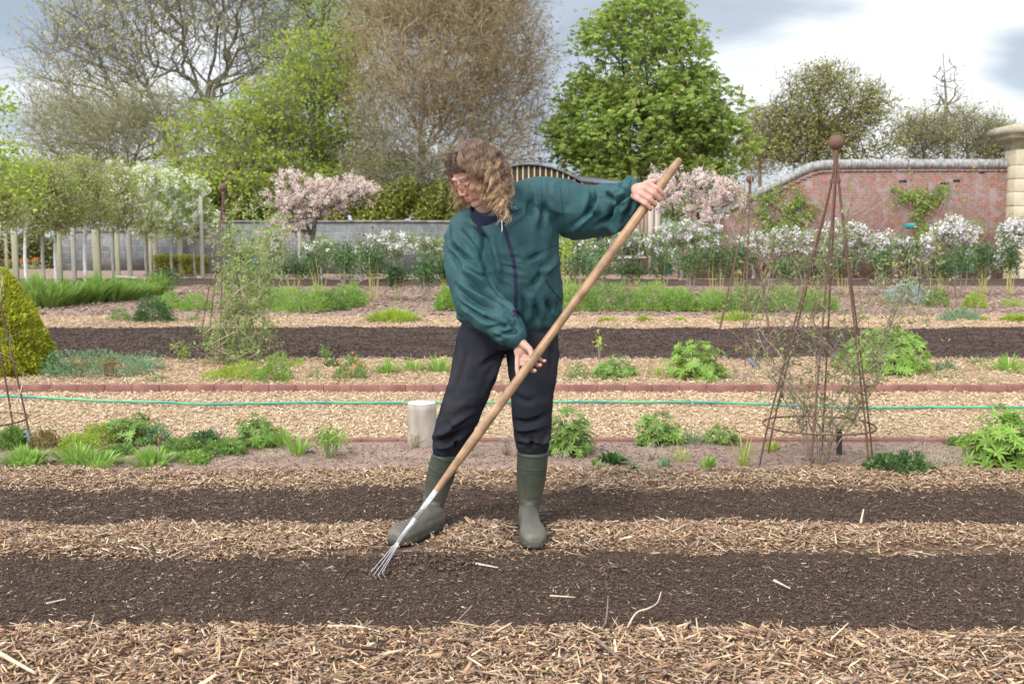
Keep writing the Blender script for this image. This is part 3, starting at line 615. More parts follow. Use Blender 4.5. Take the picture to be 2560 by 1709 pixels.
# --- jacket
b = Buf()
def jr(py, xl, xr, Y, d, tl=0):                  # horizontal ring; tl tilts the right end up
    a = P(xl, py + tl, Y); c = P(xr, py - tl, Y); ce = (a + c) / 2; return (ce, (c - a) / 2, (0, d, 0))
loft(b, [jr(822, 1170, 1385, 4.365, .115, 2), jr(806, 1156, 1394, 4.36, .138, 4), jr(790, 1143, 1402, 4.355, .150, 4), jr(740, 1138, 1407, 4.34, .158), jr(680, 1130, 1403, 4.325, .155),
         jr(630, 1122, 1398, 4.31, .15), jr(585, 1122, 1395, 4.30, .145, 5), jr(550, 1140, 1385, 4.29, .135, 12), jr(525, 1175, 1350, 4.28, .11, 14), jr(505, 1200, 1300, 4.27, .08, 10)], 48)
chain(b, [P(1250, 522, 4.27), P(1345, 497, 4.29), P(1400, 508, 4.31), P(1440, 532, 4.33), P(1500, 530, 4.33), P(1548, 515, 4.26), P(1578, 497, 4.175), P(1590, 483, 4.14)],
      [.070, .088, .098, .108, .104, .096, .072, .046], 28)
chain(b, [P(1225, 545, 4.27), P(1172, 572, 4.27), P(1158, 610, 4.255), P(1172, 680, 4.225), P(1196, 757, 4.17), P(1235, 790, 4.11), P(1268, 822, 4.07), P(1284, 838, 4.055)],
      [.070, .078, .082, .088, .088, .078, .062, .045], 28)
chain(b, [P(1185, 700, 4.25), P(1190, 755, 4.20)], [.09, .09], 24)
V, q, N = remesh(b, .005, 6, .5)
def PX(x, y): return (960 + x / 2.4125, 300 + y / 2.4125)
from mathutils import Vector as MV
def bvh(V, q): return BVHTree.FromPolygons([MV(v) for v in V], [tuple(int(i) for i in f) for f in q])
def onsurf(tr, px, py, off=0.0):
    d = nrm(ray(px, py)); h = tr.ray_cast(MV((0, 0, CH)), MV(d))
    if h[0] is None: return None
    return np.array(h[0]) + np.array(h[1]) * off
FS = 2.6
def fold(V, N, tr, pts, w, amp):                 # a crease or ridge pressed along a line on the cloth
    s_ = [onsurf(tr, *PX(x, y)) for x, y in pts]; s_ = [x for x in s_ if x is not None]
    if len(s_) < 2: return np.zeros(len(V))
    s_ = smoothline(s_, 4); d = linedist(V, s_); e0 = np.linalg.norm(V - s_[0], axis=1); e1 = np.linalg.norm(V - s_[-1], axis=1); Lg = np.linalg.norm(s_[-1] - s_[0])
    fade = np.clip(np.minimum(e0, e1) / (Lg * .35), .15, 1); return amp * FS * np.exp(-(d / (w * .78)) ** 2) * fade
tr = bvh(V, q)
D = np.zeros(len(V))
for pts, w, a in [
    # far sleeve
    ([(1090, 740), (1140, 640), (1230, 560), (1262, 440)], .013, -.016), ([(1130, 690), (1200, 600), (1290, 540), (1310, 430)], .015, .012), ([(1170, 720), (1280, 640), (1360, 590), (1370, 470)], .013, -.015),
    ([(1200, 735), (1330, 670), (1430, 600), (1440, 500)], .015, .010), ([(1370, 560), (1430, 480), (1520, 400), (1545, 380)], .011, -.013), ([(1410, 640), (1470, 560), (1500, 480), (1510, 420)], .011, -.011),
    ([(1330, 640), (1420, 620), (1500, 540)], .013, .009), ([(1250, 430), (1270, 500), (1245, 560)], .011, -.013), ([(1400, 400), (1470, 440), (1500, 500)], .010, -.008), ([(1100, 420), (1085, 560), (1082, 740)], .006, -.004),
    ([(1440, 380), (1490, 370), (1530, 400)], .009, .006), ([(1300, 430), (1380, 480), (1400, 540)], .012, -.008), ([(1290, 470), (1350, 440), (1390, 430)], .012, .007),
    # near sleeve
    ([(560, 870), (500, 820), (430, 770), (395, 720)], .010, -.012), ([(590, 860), (530, 760), (440, 640)], .014, .008), ([(480, 930), (600, 1040), (700, 1090), (740, 1130)], .013, -.014),
    ([(450, 880), (560, 960), (660, 1040)], .016, .010), ([(430, 1000), (540, 1100), (690, 1160)], .013, -.012), ([(440, 960), (560, 1060), (700, 1130)], .012, .008), ([(450, 1090), (560, 1180), (700, 1230)], .012, -.011),
    ([(600, 1260), (720, 1240), (800, 1230)], .012, -.008), ([(650, 1310), (740, 1290), (820, 1270)], .010, -.006), ([(380, 780), (440, 860), (470, 940)], .014, -.009), ([(400, 560), (400, 640), (410, 720)], .008, -.006),
    ([(700, 1080), (760, 1140), (800, 1200)], .012, .007), ([(450, 1180), (520, 1230), (600, 1290)], .012, -.010), ([(740, 1180), (790, 1250), (800, 1300)], .009, -.007), ([(780, 1140), (830, 1200), (850, 1250)], .009, -.006),
    # body
    ([(600, 880), (650, 980), (720, 1080)], .014, -.013), ([(640, 700), (690, 860), (700, 1000)], .016, .008), ([(500, 640), (600, 700), (640, 780)], .014, -.008), ([(560, 620), (600, 740), (580, 860)], .014, -.009),
    ([(870, 420), (880, 520), (870, 640)], .016, -.008), ([(950, 430), (965, 540), (950, 660)], .014, -.008), ([(910, 440), (920, 560), (905, 660)], .016, .006), ([(1060, 740), (950, 800), (860, 850)], .010, -.006),
    ([(1070, 780), (960, 900), (890, 1020)], .018, -.010), ([(1050, 830), (990, 900), (930, 940)], .018, .007), ([(830, 1040), (850, 1140), (830, 1220)], .014, -.008), ([(900, 1100), (930, 1180), (900, 1230)], .012, -.008),
    ([(970, 1080), (1000, 1150), (980, 1200)], .012, -.009), ([(1040, 1080), (1040, 1140), (1020, 1180)], .010, -.008), ([(700, 520), (770, 560), (850, 540)], .012, -.008), ([(780, 1080), (800, 1180), (790, 1230)], .010, -.006),
    ([(640, 940), (580, 930), (540, 900)], .008, -.006)]:
    D += fold(V, N, tr, pts, w, a)
# finer gathers above the hem and the cuffs, soft unevenness elsewhere
hem = P(1270, 806, 4.36)
ang = np.arctan2(V[:, 1] - hem[1], V[:, 0] - hem[0]); torso = (segdist(V, elR, wrR) > .115)
D += .0055 * np.sin(ang * 23 + 3 * noise(V * 6, 5)) * np.exp(-((V[:, 2] - hem[2] - .035) / .035) ** 2) * torso
for (w0, e0_) in ((P(1590, 483, 4.14), P(1548, 512, 4.26)), (P(1284, 838, 4.055), P(1240, 795, 4.11))):
    ax = nrm(e0_ - w0); s_ = (V - w0) @ ax; rad = V - w0 - s_[:, None] * ax; rd = np.linalg.norm(rad, axis=1); u1 = nrm(np.cross(ax, [0, 0, 1.])); v1 = np.cross(ax, u1); an = np.arctan2(rad @ v1, rad @ u1)
    D += .0042 * np.sin(an * 15 + 2 * noise(V * 14, 8)) * np.exp(-((s_ - .022) / .02) ** 2) * (rd < .12)
D += fbm(V * np.array([11, 11, 7]), 17, 3, .55) * .006 + .0045 * (1 - np.abs(noise(V * np.array([18, 18, 10]) + 2 * noise(V * 5, 9)[:, None], 23)) * 2)
V2 = V + N * D[:, None]
# cut away the inside of the collar so that the neck stands free
bb = Buf(); bb.add(V2, q); jacket = bb.build('jacket', M_jack, person, smooth=True)
trj = bvh(V2, q)
def line_on(tr, pts, off, m_=6):
    s_ = [onsurf(tr, *PX(x, y), off) for x, y in pts]; s_ = [x for x in s_ if x is not None]; return smoothline(s_, m_)
def dense(pts, k=6):
    o_ = []
    for i in range(len(pts) - 1):
        for t_ in np.linspace(0, 1, k, endpoint=False): o_.append((pts[i][0] * (1 - t_) + pts[i + 1][0] * t_, pts[i][1] * (1 - t_) + pts[i + 1][1] * t_))
    return o_ + [pts[-1]]
zl = line_on(trj, dense([(708, 600), (735, 680), (760, 770), (782, 860), (792, 950), (796, 1040), (794, 1110), (786, 1180)]), .001, 3)
bb = Buf(); side = nrm(np.cross(np.gradient(zl, axis=0), [0, -1, 0]))
bb2 = Buf()
def ribbon(bb, ln, wd, th=.002):
    sd_ = nrm(np.cross(np.gradient(ln, axis=0), np.array([0, -1., 0]))); nm = nrm(np.cross(sd_, np.gradient(ln, axis=0))); nm[nm[:, 1] > 0] *= -1
    loft(bb, [(ln[i], sd_[i] * wd / 2, nm[i] * th) for i in range(len(ln))], 8)
ribbon(bb, zl, .014, .003); zp = bb.build('zip', M_zip, jacket, smooth=True)
bb = Buf(); tube(bb, zl + [0, -.003, 0], .0016, 6); bb.build('zip_teeth', M_navy, zp)
a0 = zl[1] + np.array([0, -.005, 0]); bb = Buf(); tube(bb, [a0, a0 + [.001, -.003, -.012], a0 + [.002, -.002, -.03], a0 + [.002, -.001, -.045]], [.003, .0022, .0026, .002], 6); bb.build('zip_pull', M_wht, zp)
pl = line_on(trj, dense([(978, 955), (990, 990), (1025, 1035), (1066, 1085)]), .001, 3); bb = Buf(); ribbon(bb, pl, .006, .002); pz = bb.build('pocket_zip', M_rib, jacket)
bb = Buf(); a0 = pl[0]; tube(bb, [a0, a0 + [.0, -.003, -.016]], .003, 6); bb.build('zip_pull', M_navy, pz)
# stitched seams: raglan, armhole, yoke
bb = Buf()
for pts in ([(1062, 400), (1075, 500), (1085, 620), (1083, 745)], [(1080, 742), (980, 775), (900, 805), (820, 850)], [(400, 560), (398, 680), (410, 760), (480, 800), (560, 870)], [(560, 880), (600, 930), (690, 910)]):
    ln = line_on(trj, dense(pts, 8), .0003, 2); bb = Buf(); tube(bb, ln, .0011, 5); bb.build('seam', M_rib, jacket)
# cuffs, hem band, collar
def cuff(p0, p1, r0, r1, name, m_, par, k=30, rib=.0016, nrib=24):
    ax = nrm(p1 - p0); u1 = nrm(np.cross(ax, [0, .3, 1.])); v1 = np.cross(ax, u1); bb = Buf(); K = 96; an = np.arange(K) * 2 * np.pi / K; rr = rib * np.sin(an * nrib)
    V_ = []; prof = [(0, r0 * .86), (0, r0 * .97), (.04, r0), (.5, (r0 + r1) / 2 + .001), (1, r1)]
    for s_, r_ in prof: V_.append(p0 + (p1 - p0) * s_ + (np.cos(an)[:, None] * u1 + np.sin(an)[:, None] * v1) * (r_ + rr)[:, None])
    i = np.arange(K * len(prof)).reshape(len(prof), K); bb.add(np.array(V_), np.stack([i[:-1], np.roll(i, -1, 1)[:-1], np.roll(i, -1, 1)[1:], i[1:]], -1)); return bb.build(name, m_, par, smooth=True)
cuff(wrL + nrm(wrL - elL) * .016 + [0, 0, .002], P(1578, 490, 4.165), .039, .043, 'cuff', M_rib, jacket)
cuff(wrR + nrm(wrR - elR) * .002 + [0, 0, .006], P(1278, 832, 4.06), .038, .042, 'cuff', M_rib, jacket)
bb = Buf(); rg = []
for py, k in ((826, .93), (822, .975), (808, 1.0)):
    c_, u__, v__ = jr(py, 1166, 1388, 4.363, .130, 4); rg.append((c_, np.asarray(u__) * k, np.asarray(v__) * k))
loft(bb, rg, 64, False); bb.build('hem_band', M_rib, jacket, smooth=True)
nc0 = P(1216, 522, 4.215); nax = nrm(H(0, -.04, -.03) - P(1236, 560, 4.29))
u1 = nrm(np.cross(nax, [0, 1., 0])); v1 = np.cross(nax, u1)
bb = Buf(); K = 48; an = np.arange(K) * 2 * np.pi / K; V_ = []
cc = P(1230, 545, 4.235)
for s_, r_ in ((-.02, .084), (.03, .080), (.056, .077), (.060, .075), (.052, .068), (.0, .064)):
    V_.append(cc + nax * s_ + (np.cos(an)[:, None] * u1 + np.sin(an)[:, None] * v1) * (r_ * (1 + .05 * np.sin(an * 3 + s_ * 40)))[:, None] + nax * (.004 * np.sin(an * 2))[:, None])
i = np.arange(K * 6).reshape(6, K); bb.add(np.array(V_), np.stack([i[:-1], np.roll(i, -1, 1)[:-1], np.roll(i, -1, 1)[1:], i[1:]], -1)); bb.build('collar', M_navy, jacket, smooth=True)

# --- trousers
b = Buf()
def tr_(py, xl, xr, Y, d): a = P(xl, py, Y); c = P(xr, py, Y); return ((a + c) / 2, (c - a) / 2, (0, d, 0))
loft(b, [tr_(785, 1165, 1385, 4.37, .125), tr_(815, 1150, 1392, 4.37, .135), tr_(845, 1143, 1395, 4.37, .135), tr_(868, 1150, 1392, 4.37, .12)], 40)
loft(b, [tr_(830, 1147, 1280, 4.37, .125), tr_(880, 1136, 1262, 4.36, .12), tr_(936, 1124, 1244, 4.335, .112), tr_(1003, 1106, 1217, 4.30, .10), tr_(1050, 1092, 1199, 4.30, .092), tr_(1086, 1082, 1180, 4.315, .085),
         tr_(1116, 1079, 1163, 4.325, .072), tr_(1138, 1082, 1152, 4.33, .058), tr_(1160, 1084, 1146, 4.34, .052), tr_(1180, 1082, 1136, 4.34, .045)], 36)
loft(b, [tr_(830, 1268, 1395, 4.37, .125), tr_(880, 1266, 1398, 4.36, .12), tr_(950, 1274, 1391, 4.31, .108), tr_(1003, 1278, 1382, 4.29, .098), tr_(1048, 1279, 1379, 4.30, .09), tr_(1086, 1284, 1377, 4.31, .082),
         tr_(1112, 1287, 1374, 4.315, .075), tr_(1132, 1295, 1370, 4.32, .058), tr_(1150, 1300, 1364, 4.325, .050), tr_(1165, 1302, 1362, 4.33, .045)], 36)
V, q, N = remesh(b, .0055, 5, .5); tr = bvh(V, q)
def PX2(x, y): return (900 + x / 2.24, 780 + y / 2.24)
PXo = PX; PX = PX2; D = np.zeros(len(V))
for pts, w, a in [([(410, 700), (480, 670), (560, 600), (640, 560)], .014, .012), ([(405, 730), (500, 705), (600, 640)], .011, -.013), ([(420, 760), (480, 750), (560, 700), (620, 660)], .010, .008), ([(480, 620), (540, 640), (600, 600)], .014, -.008),
                  ([(540, 780), (530, 730), (560, 690)], .009, -.008), ([(800, 240), (740, 260), (660, 320)], .014, -.008), ([(810, 220), (740, 340), (700, 460)], .018, .006), ([(600, 200), (560, 350), (520, 480)], .02, -.006),
                  ([(855, 600), (920, 620), (980, 610), (1060, 560)], .013, -.012), ([(860, 640), (940, 650), (1060, 620)], .013, .010), ([(870, 690), (950, 670), (1065, 690)], .010, -.013), ([(880, 720), (960, 720), (1055, 730)], .010, .008),
                  ([(950, 700), (965, 730), (945, 765)], .009, -.011), ([(880, 740), (920, 735), (950, 760)], .008, -.008), ([(840, 240), (880, 300), (900, 400)], .016, -.008), ([(1090, 100), (1070, 300), (1060, 480)], .016, -.006),
                  ([(1010, 750), (1050, 700), (1065, 660)], .010, .008), ([(850, 450), (930, 500), (1000, 480)], .018, -.006), ([(430, 560), (520, 540), (620, 500)], .02, .005)]:
    D += fold(V, N, tr, pts, w, a)
D += fbm(V * np.array([9, 9, 6]), 27, 3, .55) * .004 + .0015 * (1 - 2 * np.abs(noise(V * np.array([16, 16, 24]), 33))) * (V[:, 2] < .75) + .0025 * noise(V * np.array([22, 22, 30]), 37)
V2 = V + N * D[:, None]; bb = Buf(); bb.add(V2, q); trousers = bb.build('trousers', M_trou, person, smooth=True); trt = bvh(V2, q)
bb = Buf()
for pts in ([(552, 60), (505, 340), (465, 500), (410, 680)], [(1108, 60), (1112, 250), (1076, 480), (1066, 600)], [(812, 215), (770, 330), (715, 470), (650, 620)]):
    pts = [(x + (6 if x < 800 and pts[0][0] < 600 else -6), y) for x, y in pts]; ln = line_on(trt, dense(pts, 6), .0002, 2); 
    if len(ln) > 3: bb = Buf(); tube(bb, ln, .0011, 5); bb.build('seam', M_trou, trousers)
PX = PXo

# --- boots
def boot(top, ank, heel, toe, wt, aw):
    zb = .012; b = Buf()
    toe = np.array([toe[0], toe[1], 0.]); heel = np.array([heel[0], heel[1], 0.]); fd = nrm(toe - heel); sdv = np.array([-fd[1], fd[0], 0]); L = np.linalg.norm(toe - heel)
    ax = top - ank
    rg = []
    for s_, a, c in ((1, wt, wt * 1.02), (.93, wt * .985, wt), (.80, wt * .98, wt), (.6, wt * .94, wt * .97), (.4, wt * .84, wt * .88), (.2, wt * aw * 1.1, wt * .78), (.05, wt * aw, wt * .76), (-.08, wt * aw, wt * .82)):
        rg.append((ank + ax * s_, sdv * a, fd * c))
    loft(b, rg, 36)
    def fs(s_, zc, a, c): return (heel + fd * L * s_ + zz * (zc + .004), sdv * a * 1.14, zz * c * 1.06)
    loft(b, [fs(.02, .050, .022, .03), fs(.06, .055, .032, .042), fs(.18, .062, .036, .052), fs(.34, .060, .036, .055), fs(.48, .052, .037, .046), fs(.62, .046, .042, .038), fs(.76, .046, .047, .037), fs(.88, .045, .045, .035), fs(.96, .042, .036, .028), fs(.995, .036, .020, .018)], 32)
    capsule(b, ank + zz * -.01, heel + fd * L * .40 + zz * .062, wt * .60, .038, 24)
    V, q, N = remesh(b, .0042, 7, .5)
    V = V + N * (fbm(V * 14, 7, 3) * .0022)[:, None]
    # creases at the ankle, rim and the moulded band below it
    sax = ((V - ank) @ ax) / (ax @ ax)
    V = V + N * (-.0022 * np.exp(-((sax - .16) / .035) ** 2) - .0020 * np.exp(-((sax - .28) / .03) ** 2) + .0026 * np.exp(-((sax - .985) / .012) ** 2) + .0016 * np.exp(-((sax - .775) / .008) ** 2))[:, None]
    bb = Buf(); bb.add(V, q); o = bb.build('boot', M_boot, person, smooth=True)
    b2 = Buf(); n_ = 40; out_ = []
    for sgn in (1, -1):
        ss = np.linspace(0, 1, n_) if sgn == 1 else np.linspace(1, 0, n_)
        for s_ in ss:
            w_ = .034 * math.sqrt(max(0, 1 - ((.15 - s_) / .15) ** 2)) if s_ < .15 else (np.interp(s_, [.15, .38, .7, .8], [.034, .032, .046, .0455]) if s_ < .8 else .0455 * math.sqrt(max(0, 1 - ((s_ - .8) / .215) ** 2)))
            out_.append(heel + fd * L * (s_ * 1.02 - .005) + sdv * sgn * (w_ * 1.12 + .003))
    out_ = np.array(out_); K = len(out_); c_ = out_.mean(0)
    lv = [out_ + zz * z for z in (0.012, .018, .036)]; lv[0] = c_ + (lv[0] - c_) * .985
    V_ = np.concatenate(lv + [[c_ + zz * .012], [c_ + zz * .036]]); f4 = []; f3 = []
    for a in range(2):
        for i in range(K): f4.append([a * K + i, (a + 1) * K + i, (a + 1) * K + (i + 1) % K, a * K + (i + 1) % K])
    for i in range(K): f3 += [[i, (i + 1) % K, 3 * K], [2 * K + (i + 1) % K, 2 * K + i, 3 * K + 1]]
    b2.add(V_, f4, f3); b2.build('sole', M_sole, o); 
    trb = bvh(V, q); b3 = Buf(); c_ = ank + ax * .62      # moulded vertical panel outline on the shaft front
    pts = []
    for (aa, s_) in ((-.45, .30), (-.45, .66), (-.25, .70), (.25, .70), (.45, .66), (.45, .30)):
        d_ = nrm(fd * math.cos(aa * 1.2) + sdv * math.sin(aa * 1.2)); o0 = ank + ax * s_ + d_ * .3; h = trb.ray_cast(MV(o0), MV(-d_))
        if h[0] is not None: pts.append(np.array(h[0]))
    pts2 = []
    for i in range(len(pts) - 1):
        for t_ in np.linspace(0, 1, 6, endpoint=False):
            p_ = pts[i] * (1 - t_) + pts[i + 1] * t_; d_ = nrm((p_ - (ank + ax * (((p_ - ank) @ ax) / (ax @ ax))))); h = trb.ray_cast(MV(p_ + d_ * .2), MV(-d_))
            if h[0] is not None: pts2.append(np.array(h[0]))
    if len(pts2) > 4: tube(b3, np.array(pts2), .0018, 6); b3.build('moulded_rib', M_boot, o, smooth=True)
heelR = G(1103, 1322); toeRg = G(984, 1371); heelL = G(1316, 1312); toeLg = G(1338, 1379)
boot(P(1116, 1134, 4.33), P(1077, 1280, 4.385), heelR, toeRg, .0615, .74)
boot(P(1332, 1128, 4.315), P(1322, 1283, 4.345), heelL, toeLg, .0660, .63)

# --- hair
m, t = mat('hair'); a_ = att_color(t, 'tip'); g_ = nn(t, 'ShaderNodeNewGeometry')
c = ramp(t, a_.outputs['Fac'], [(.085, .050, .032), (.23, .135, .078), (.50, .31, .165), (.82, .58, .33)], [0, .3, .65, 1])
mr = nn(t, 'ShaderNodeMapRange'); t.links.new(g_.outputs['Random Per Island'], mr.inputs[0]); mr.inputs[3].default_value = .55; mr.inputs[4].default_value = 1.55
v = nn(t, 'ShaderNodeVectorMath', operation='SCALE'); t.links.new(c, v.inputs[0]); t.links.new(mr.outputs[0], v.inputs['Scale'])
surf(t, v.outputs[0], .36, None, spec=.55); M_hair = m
rr_ = np.random.default_rng(5); NG = 230; steps = 30; gP = []; gN = []
ctr = H(0, .022, -.014); rad3 = np.array([.078, .098, .098])
def hair_guides():
    out_ = []
    while len(out_) < NG:
        v_ = nrm(rr_.normal(size=3)); l, u, f = v_
        if u < -.25 or (f > .25 and u < .42 + .25 * (f - .25)) or (f > -.1 and u < .05): continue
        out_.append(v_)
    return np.array(out_)
g0 = hair_guides(); loc = g0 * rad3; part = -.012; sg = np.where(loc[:, 0] >= part, 1., -1.)
Pn = loc.copy(); path = [Pn.copy()]
grav = HM @ np.array([0, 0, -1.])               # gravity in head space
back = np.clip(.5 - g0[:, 2], 0, 1)
dv = nrm(np.stack([sg * .9, -.05 + 0 * sg, -.10 + 0 * sg], 1) + (g0 * .7)); bk = np.clip(.5 - g0[:, 2] * 1.3, 0, 1); lift = np.where(sg > 0, rr_.uniform(1.04, 1.17, NG), rr_.uniform(1.02, 1.10, NG)); length = np.where(sg > 0, rr_.uniform(.74, .98, NG) * (1 - .36 * bk), rr_.uniform(.66, .86, NG))
ds = .0100; left = sg > 0
for k in range(steps):
    w_ = min(1, k / 9)
    dv = nrm(dv * .80 + grav * (.10 + .20 * w_) + np.stack([sg * .10 * (1 - w_), 0 * sg, -.03 + 0 * sg], 1))
    Pn = Pn + dv * ds * length[:, None]
    rl = rad3 * lift[:, None]; e_ = np.linalg.norm(Pn / rl, axis=1); ins = e_ < 1; Pn[ins] = Pn[ins] / e_[ins][:, None]
    fc = np.array([0, -.045, .03]); fr_ = np.array([.070, .085, .070]); e2 = np.linalg.norm((Pn - fc) / fr_, axis=1); ins = e2 < 1; Pn[ins] = fc + (Pn[ins] - fc) / e2[ins][:, None]
    # swept clear of the face: behind the temple on her left, behind the cheek on her right
    lim = np.where(left, .058 + .16 * np.clip(-.05 - Pn[:, 1], 0, .1), .010 + .20 * np.clip(-.06 - Pn[:, 1], 0, .2)); low = Pn[:, 1] < .070
    wgt = np.clip((.100 - Pn[:, 1]) / .05, 0, 1); over = Pn[:, 2] - lim; mv = np.where(over > 0, over * wgt, 0); Pn[:, 2] -= mv * .75
    inn = (np.abs(Pn[:, 0]) < .074) & low & (Pn[:, 1] > -.10) & (Pn[:, 2] > -.06); Pn[inn, 0] = (sg * np.maximum(np.abs(Pn[:, 0]) + .012, .0))[inn]
    path.append(Pn.copy())
path = np.stack(path, 1)                        # (NG, n, 3) head space
nst = 44; f_i = np.linspace(0, path.shape[1] - 1, nst); i0 = np.clip(np.floor(f_i).astype(int), 0, path.shape[1] - 2); w1 = (f_i - i0)[None, :, None]
for _ in range(3): path[:, 1:-1] = path[:, 1:-1] * .5 + (path[:, 2:] + path[:, :-2]) * .25
path = path[:, i0] * (1 - w1) + path[:, i0 + 1] * w1
for _ in range(4): path[:, 1:-1] = path[:, 1:-1] * .5 + (path[:, 2:] + path[:, :-2]) * .25
s01 = np.linspace(0, 1, nst); bb = Buf(); per = 36
T_ = nrm(np.gradient(path, axis=1)); outv = nrm(path); B_ = nrm(np.cross(T_, outv)); O_ = np.cross(B_, T_)
ph = 3.0 * noise(g0 * 2.2, 77) + g0[:, 1] * 2 + rr_.normal(0, .35, NG); wl = .078 + .012 * noise(g0 * 2, 55); am = rr_.uniform(.0060, .0100, NG)
arc = s01 * steps * ds; env = np.clip(arc / .06, 0, 1) * (.8 + .5 * s01)
allP = []
for j in range(per):
    off = rr_.normal(size=(NG, 2)) * .0068; shrink = 1.2 - .85 * s01 ** .6
    php = ph + rr_.normal(0, .22, NG); A_ = arc[None] / wl[:, None] * 6.28 + php[:, None]
    wv = np.sin(A_) * am[:, None] * env; wv2 = np.cos(A_) * am[:, None] * .8 * env
    fz = rr_.normal(0, .003, (NG, 1)) * s01 ** 2 * rr_.choice([.5, 1, 3, 8], (NG, 1))
    pp = path + B_ * (off[:, :1, None] * shrink[None, :, None] + (wv + fz)[..., None]) + O_ * (np.abs(off[:, 1:, None]) * shrink[None, :, None] * .9 + wv2[..., None] + .002)
    allP.append(pp)
allP = np.concatenate(allP); cut = rr_.uniform(.80, 1.0, len(allP))
idx = (s01[None] * cut[:, None]) * (nst - 1); i0 = np.clip(np.floor(idx).astype(int), 0, nst - 2); fr2 = (idx - i0)[..., None]
ar = np.arange(len(allP))[:, None]; allP = allP[ar, i0] * (1 - fr2) + allP[ar, i0 + 1] * fr2
W3 = HC + allP @ HM
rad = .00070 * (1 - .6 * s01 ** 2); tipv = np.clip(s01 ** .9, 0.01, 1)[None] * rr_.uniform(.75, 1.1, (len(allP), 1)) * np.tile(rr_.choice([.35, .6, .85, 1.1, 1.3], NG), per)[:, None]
tubes(bb, W3, np.broadcast_to(rad, (len(allP), nst)), 3, np.clip(tipv, 0.01, 1))
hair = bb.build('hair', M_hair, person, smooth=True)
# the dense under-layer next to the scalp
b = Buf(); sphere(b, H(0, .030, -.020), (.079, .094, .094), HM, 40, 28); V, q, N = remesh(b, .004, 2)
loc = (V - HC) @ HM.T; keep = ~((loc[:, 2] > .02) & (loc[:, 1] < .055)) & (loc[:, 1] > -.05); kq = keep[q].all(1)
V = V + N * (.002 * np.sin(loc[:, 0] * 900 + 3 * noise(V * 30, 3)))[:, None]
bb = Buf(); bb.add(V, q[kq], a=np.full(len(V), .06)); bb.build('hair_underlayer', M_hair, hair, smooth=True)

# ================================================================== TOOL IN HER HANDS
m, t = mat('ash_handle'); tcn = nn(t, 'ShaderNodeTexCoord'); mpn = nn(t, 'ShaderNodeMapping'); mpn.inputs['Scale'].default_value = (1, 1, .05); 
t.links.new(tcn.outputs['Object'], mpn.inputs[0]); n1 = nn(t, 'ShaderNodeTexNoise'); n1.inputs['Scale'].default_value = 150; n1.inputs['Detail'].default_value = 6; t.links.new(mpn.outputs[0], n1.inputs[0]); n2 = noise_node(t, 14, 4)
c = mixc(t, n1.outputs[0], (.16, .078, .036), (.48, .29, .15)); c = mulc(t, c, n2, .5, 1.25); surf(t, c, .5, n1.outputs[0], .3, .001, .4); M_ash = m
rake = thing('hand_rake', G(945, 1450), 'long handled hand cultivator with a wooden pole and thin steel tines', 'rake')
hb = P(1078, 1248, 0 + (q0 + (q1 - q0) * ((1700 - 1078) / 704))[1]); hb = q0 + (q1 - q0) * .925
bb = Buf(); n_ = 60; tt = np.linspace(0, 1, n_); ln = q0 + (hb - q0) * tt[:, None]; rr = .0172 + .0012 * np.sin(tt * 9) + .0006 * noise(np.stack([tt * 30, 0 * tt, 0 * tt], 1), 4) + .0012 * tt; rr[0] = .011; rr[1] = .0150; rr[-11:] = np.linspace(.0178, .0085, 11)
loft(bb, [(p_, pn * r_, cy * r_) for p_, r_ in zip(ln + (noise(np.stack([tt * 4, 0 * tt, 0 * tt], 1), 9) * .0012)[:, None] * pn, rr)], 20)
# object space for the grain: build in its own frame
Mz = np.array([pn, cy, pa]); Vl = (bb.v[0] - q1) @ Mz.T; bb.v[0] = Vl
ho = bpy.data.objects.new('handle', bb.mesh('handle', (0, 0, 0), True)); S.collection.objects.link(ho); ho.data.materials.append(M_ash); ho.parent = rake
from mathutils import Matrix
org = np.array(rake['_o']); ho.matrix_local = Matrix([[*[float(Mz[k][r]) for k in range(3)], float(q1[r] - org[r])] for r in range(3)] + [[0, 0, 0, 1]])
f0 = q0 + (q1 - q0) * .868; f1 = q0 + (q1 - q0) * .94
bb = Buf()
for sgn in (1, -1):
    c0_, c1_ = f0 + cy * sgn * .0172, f1 + cy * sgn * .0095
    loft(bb, [(c0_, pn * .0105, cy * .0015), (c0_ * .5 + c1_ * .5, pn * .0105, cy * .0015), (c1_, pn * .009, cy * .0015)], 8)
loft(bb, [(f1 + pa * .02, pn * .0105, cy * .0095), (f1 - pa * .03, pn * .0098, cy * .007), (q1, pn * .0098, cy * .006)], 12)
bb.build('ferrule', M_metal, rake, smooth=False)
for k in (.885, .915, .945):
    bb = Buf(); c_ = q0 + (q1 - q0) * k; off_ = cy * (.0165 if k < .90 else .0140 if k < .93 else .0115); sphere(bb, c_ + off_, (.0045, .0045, .003), np.array([pn, pa, cy])); bb.build('rivet', M_metal, rake, smooth=True)
for k, (mx_, my_, tx, ty, dd) in enumerate(((928, 1428, 936, 1450, .05), (935, 1435, 945, 1458, .02), (946, 1436, 957, 1456, -.01), (956, 1430, 966, 1449, -.05))):
    gz_ = G(tx, ty, 0.0); Yt = gz_[1] + dd * .6; mid = P(mx_, my_, Yt - .004); tp_ = P(tx, ty, Yt)
    st_ = q1 + pn * (.0028 * (k - 1.5)); hb_ = st_ * .5 + mid * .5
    bb = Buf(); tube(bb, np.array([st_ + pa * .02, st_, hb_, mid * .92 + hb_ * .08, mid, mid * .9 + tp_ * .1, tp_]), [.0018, .0017, .0015, .0015, .0015, .0014, .0009], 6); bb.build('tine', M_metal, rake, smooth=True)
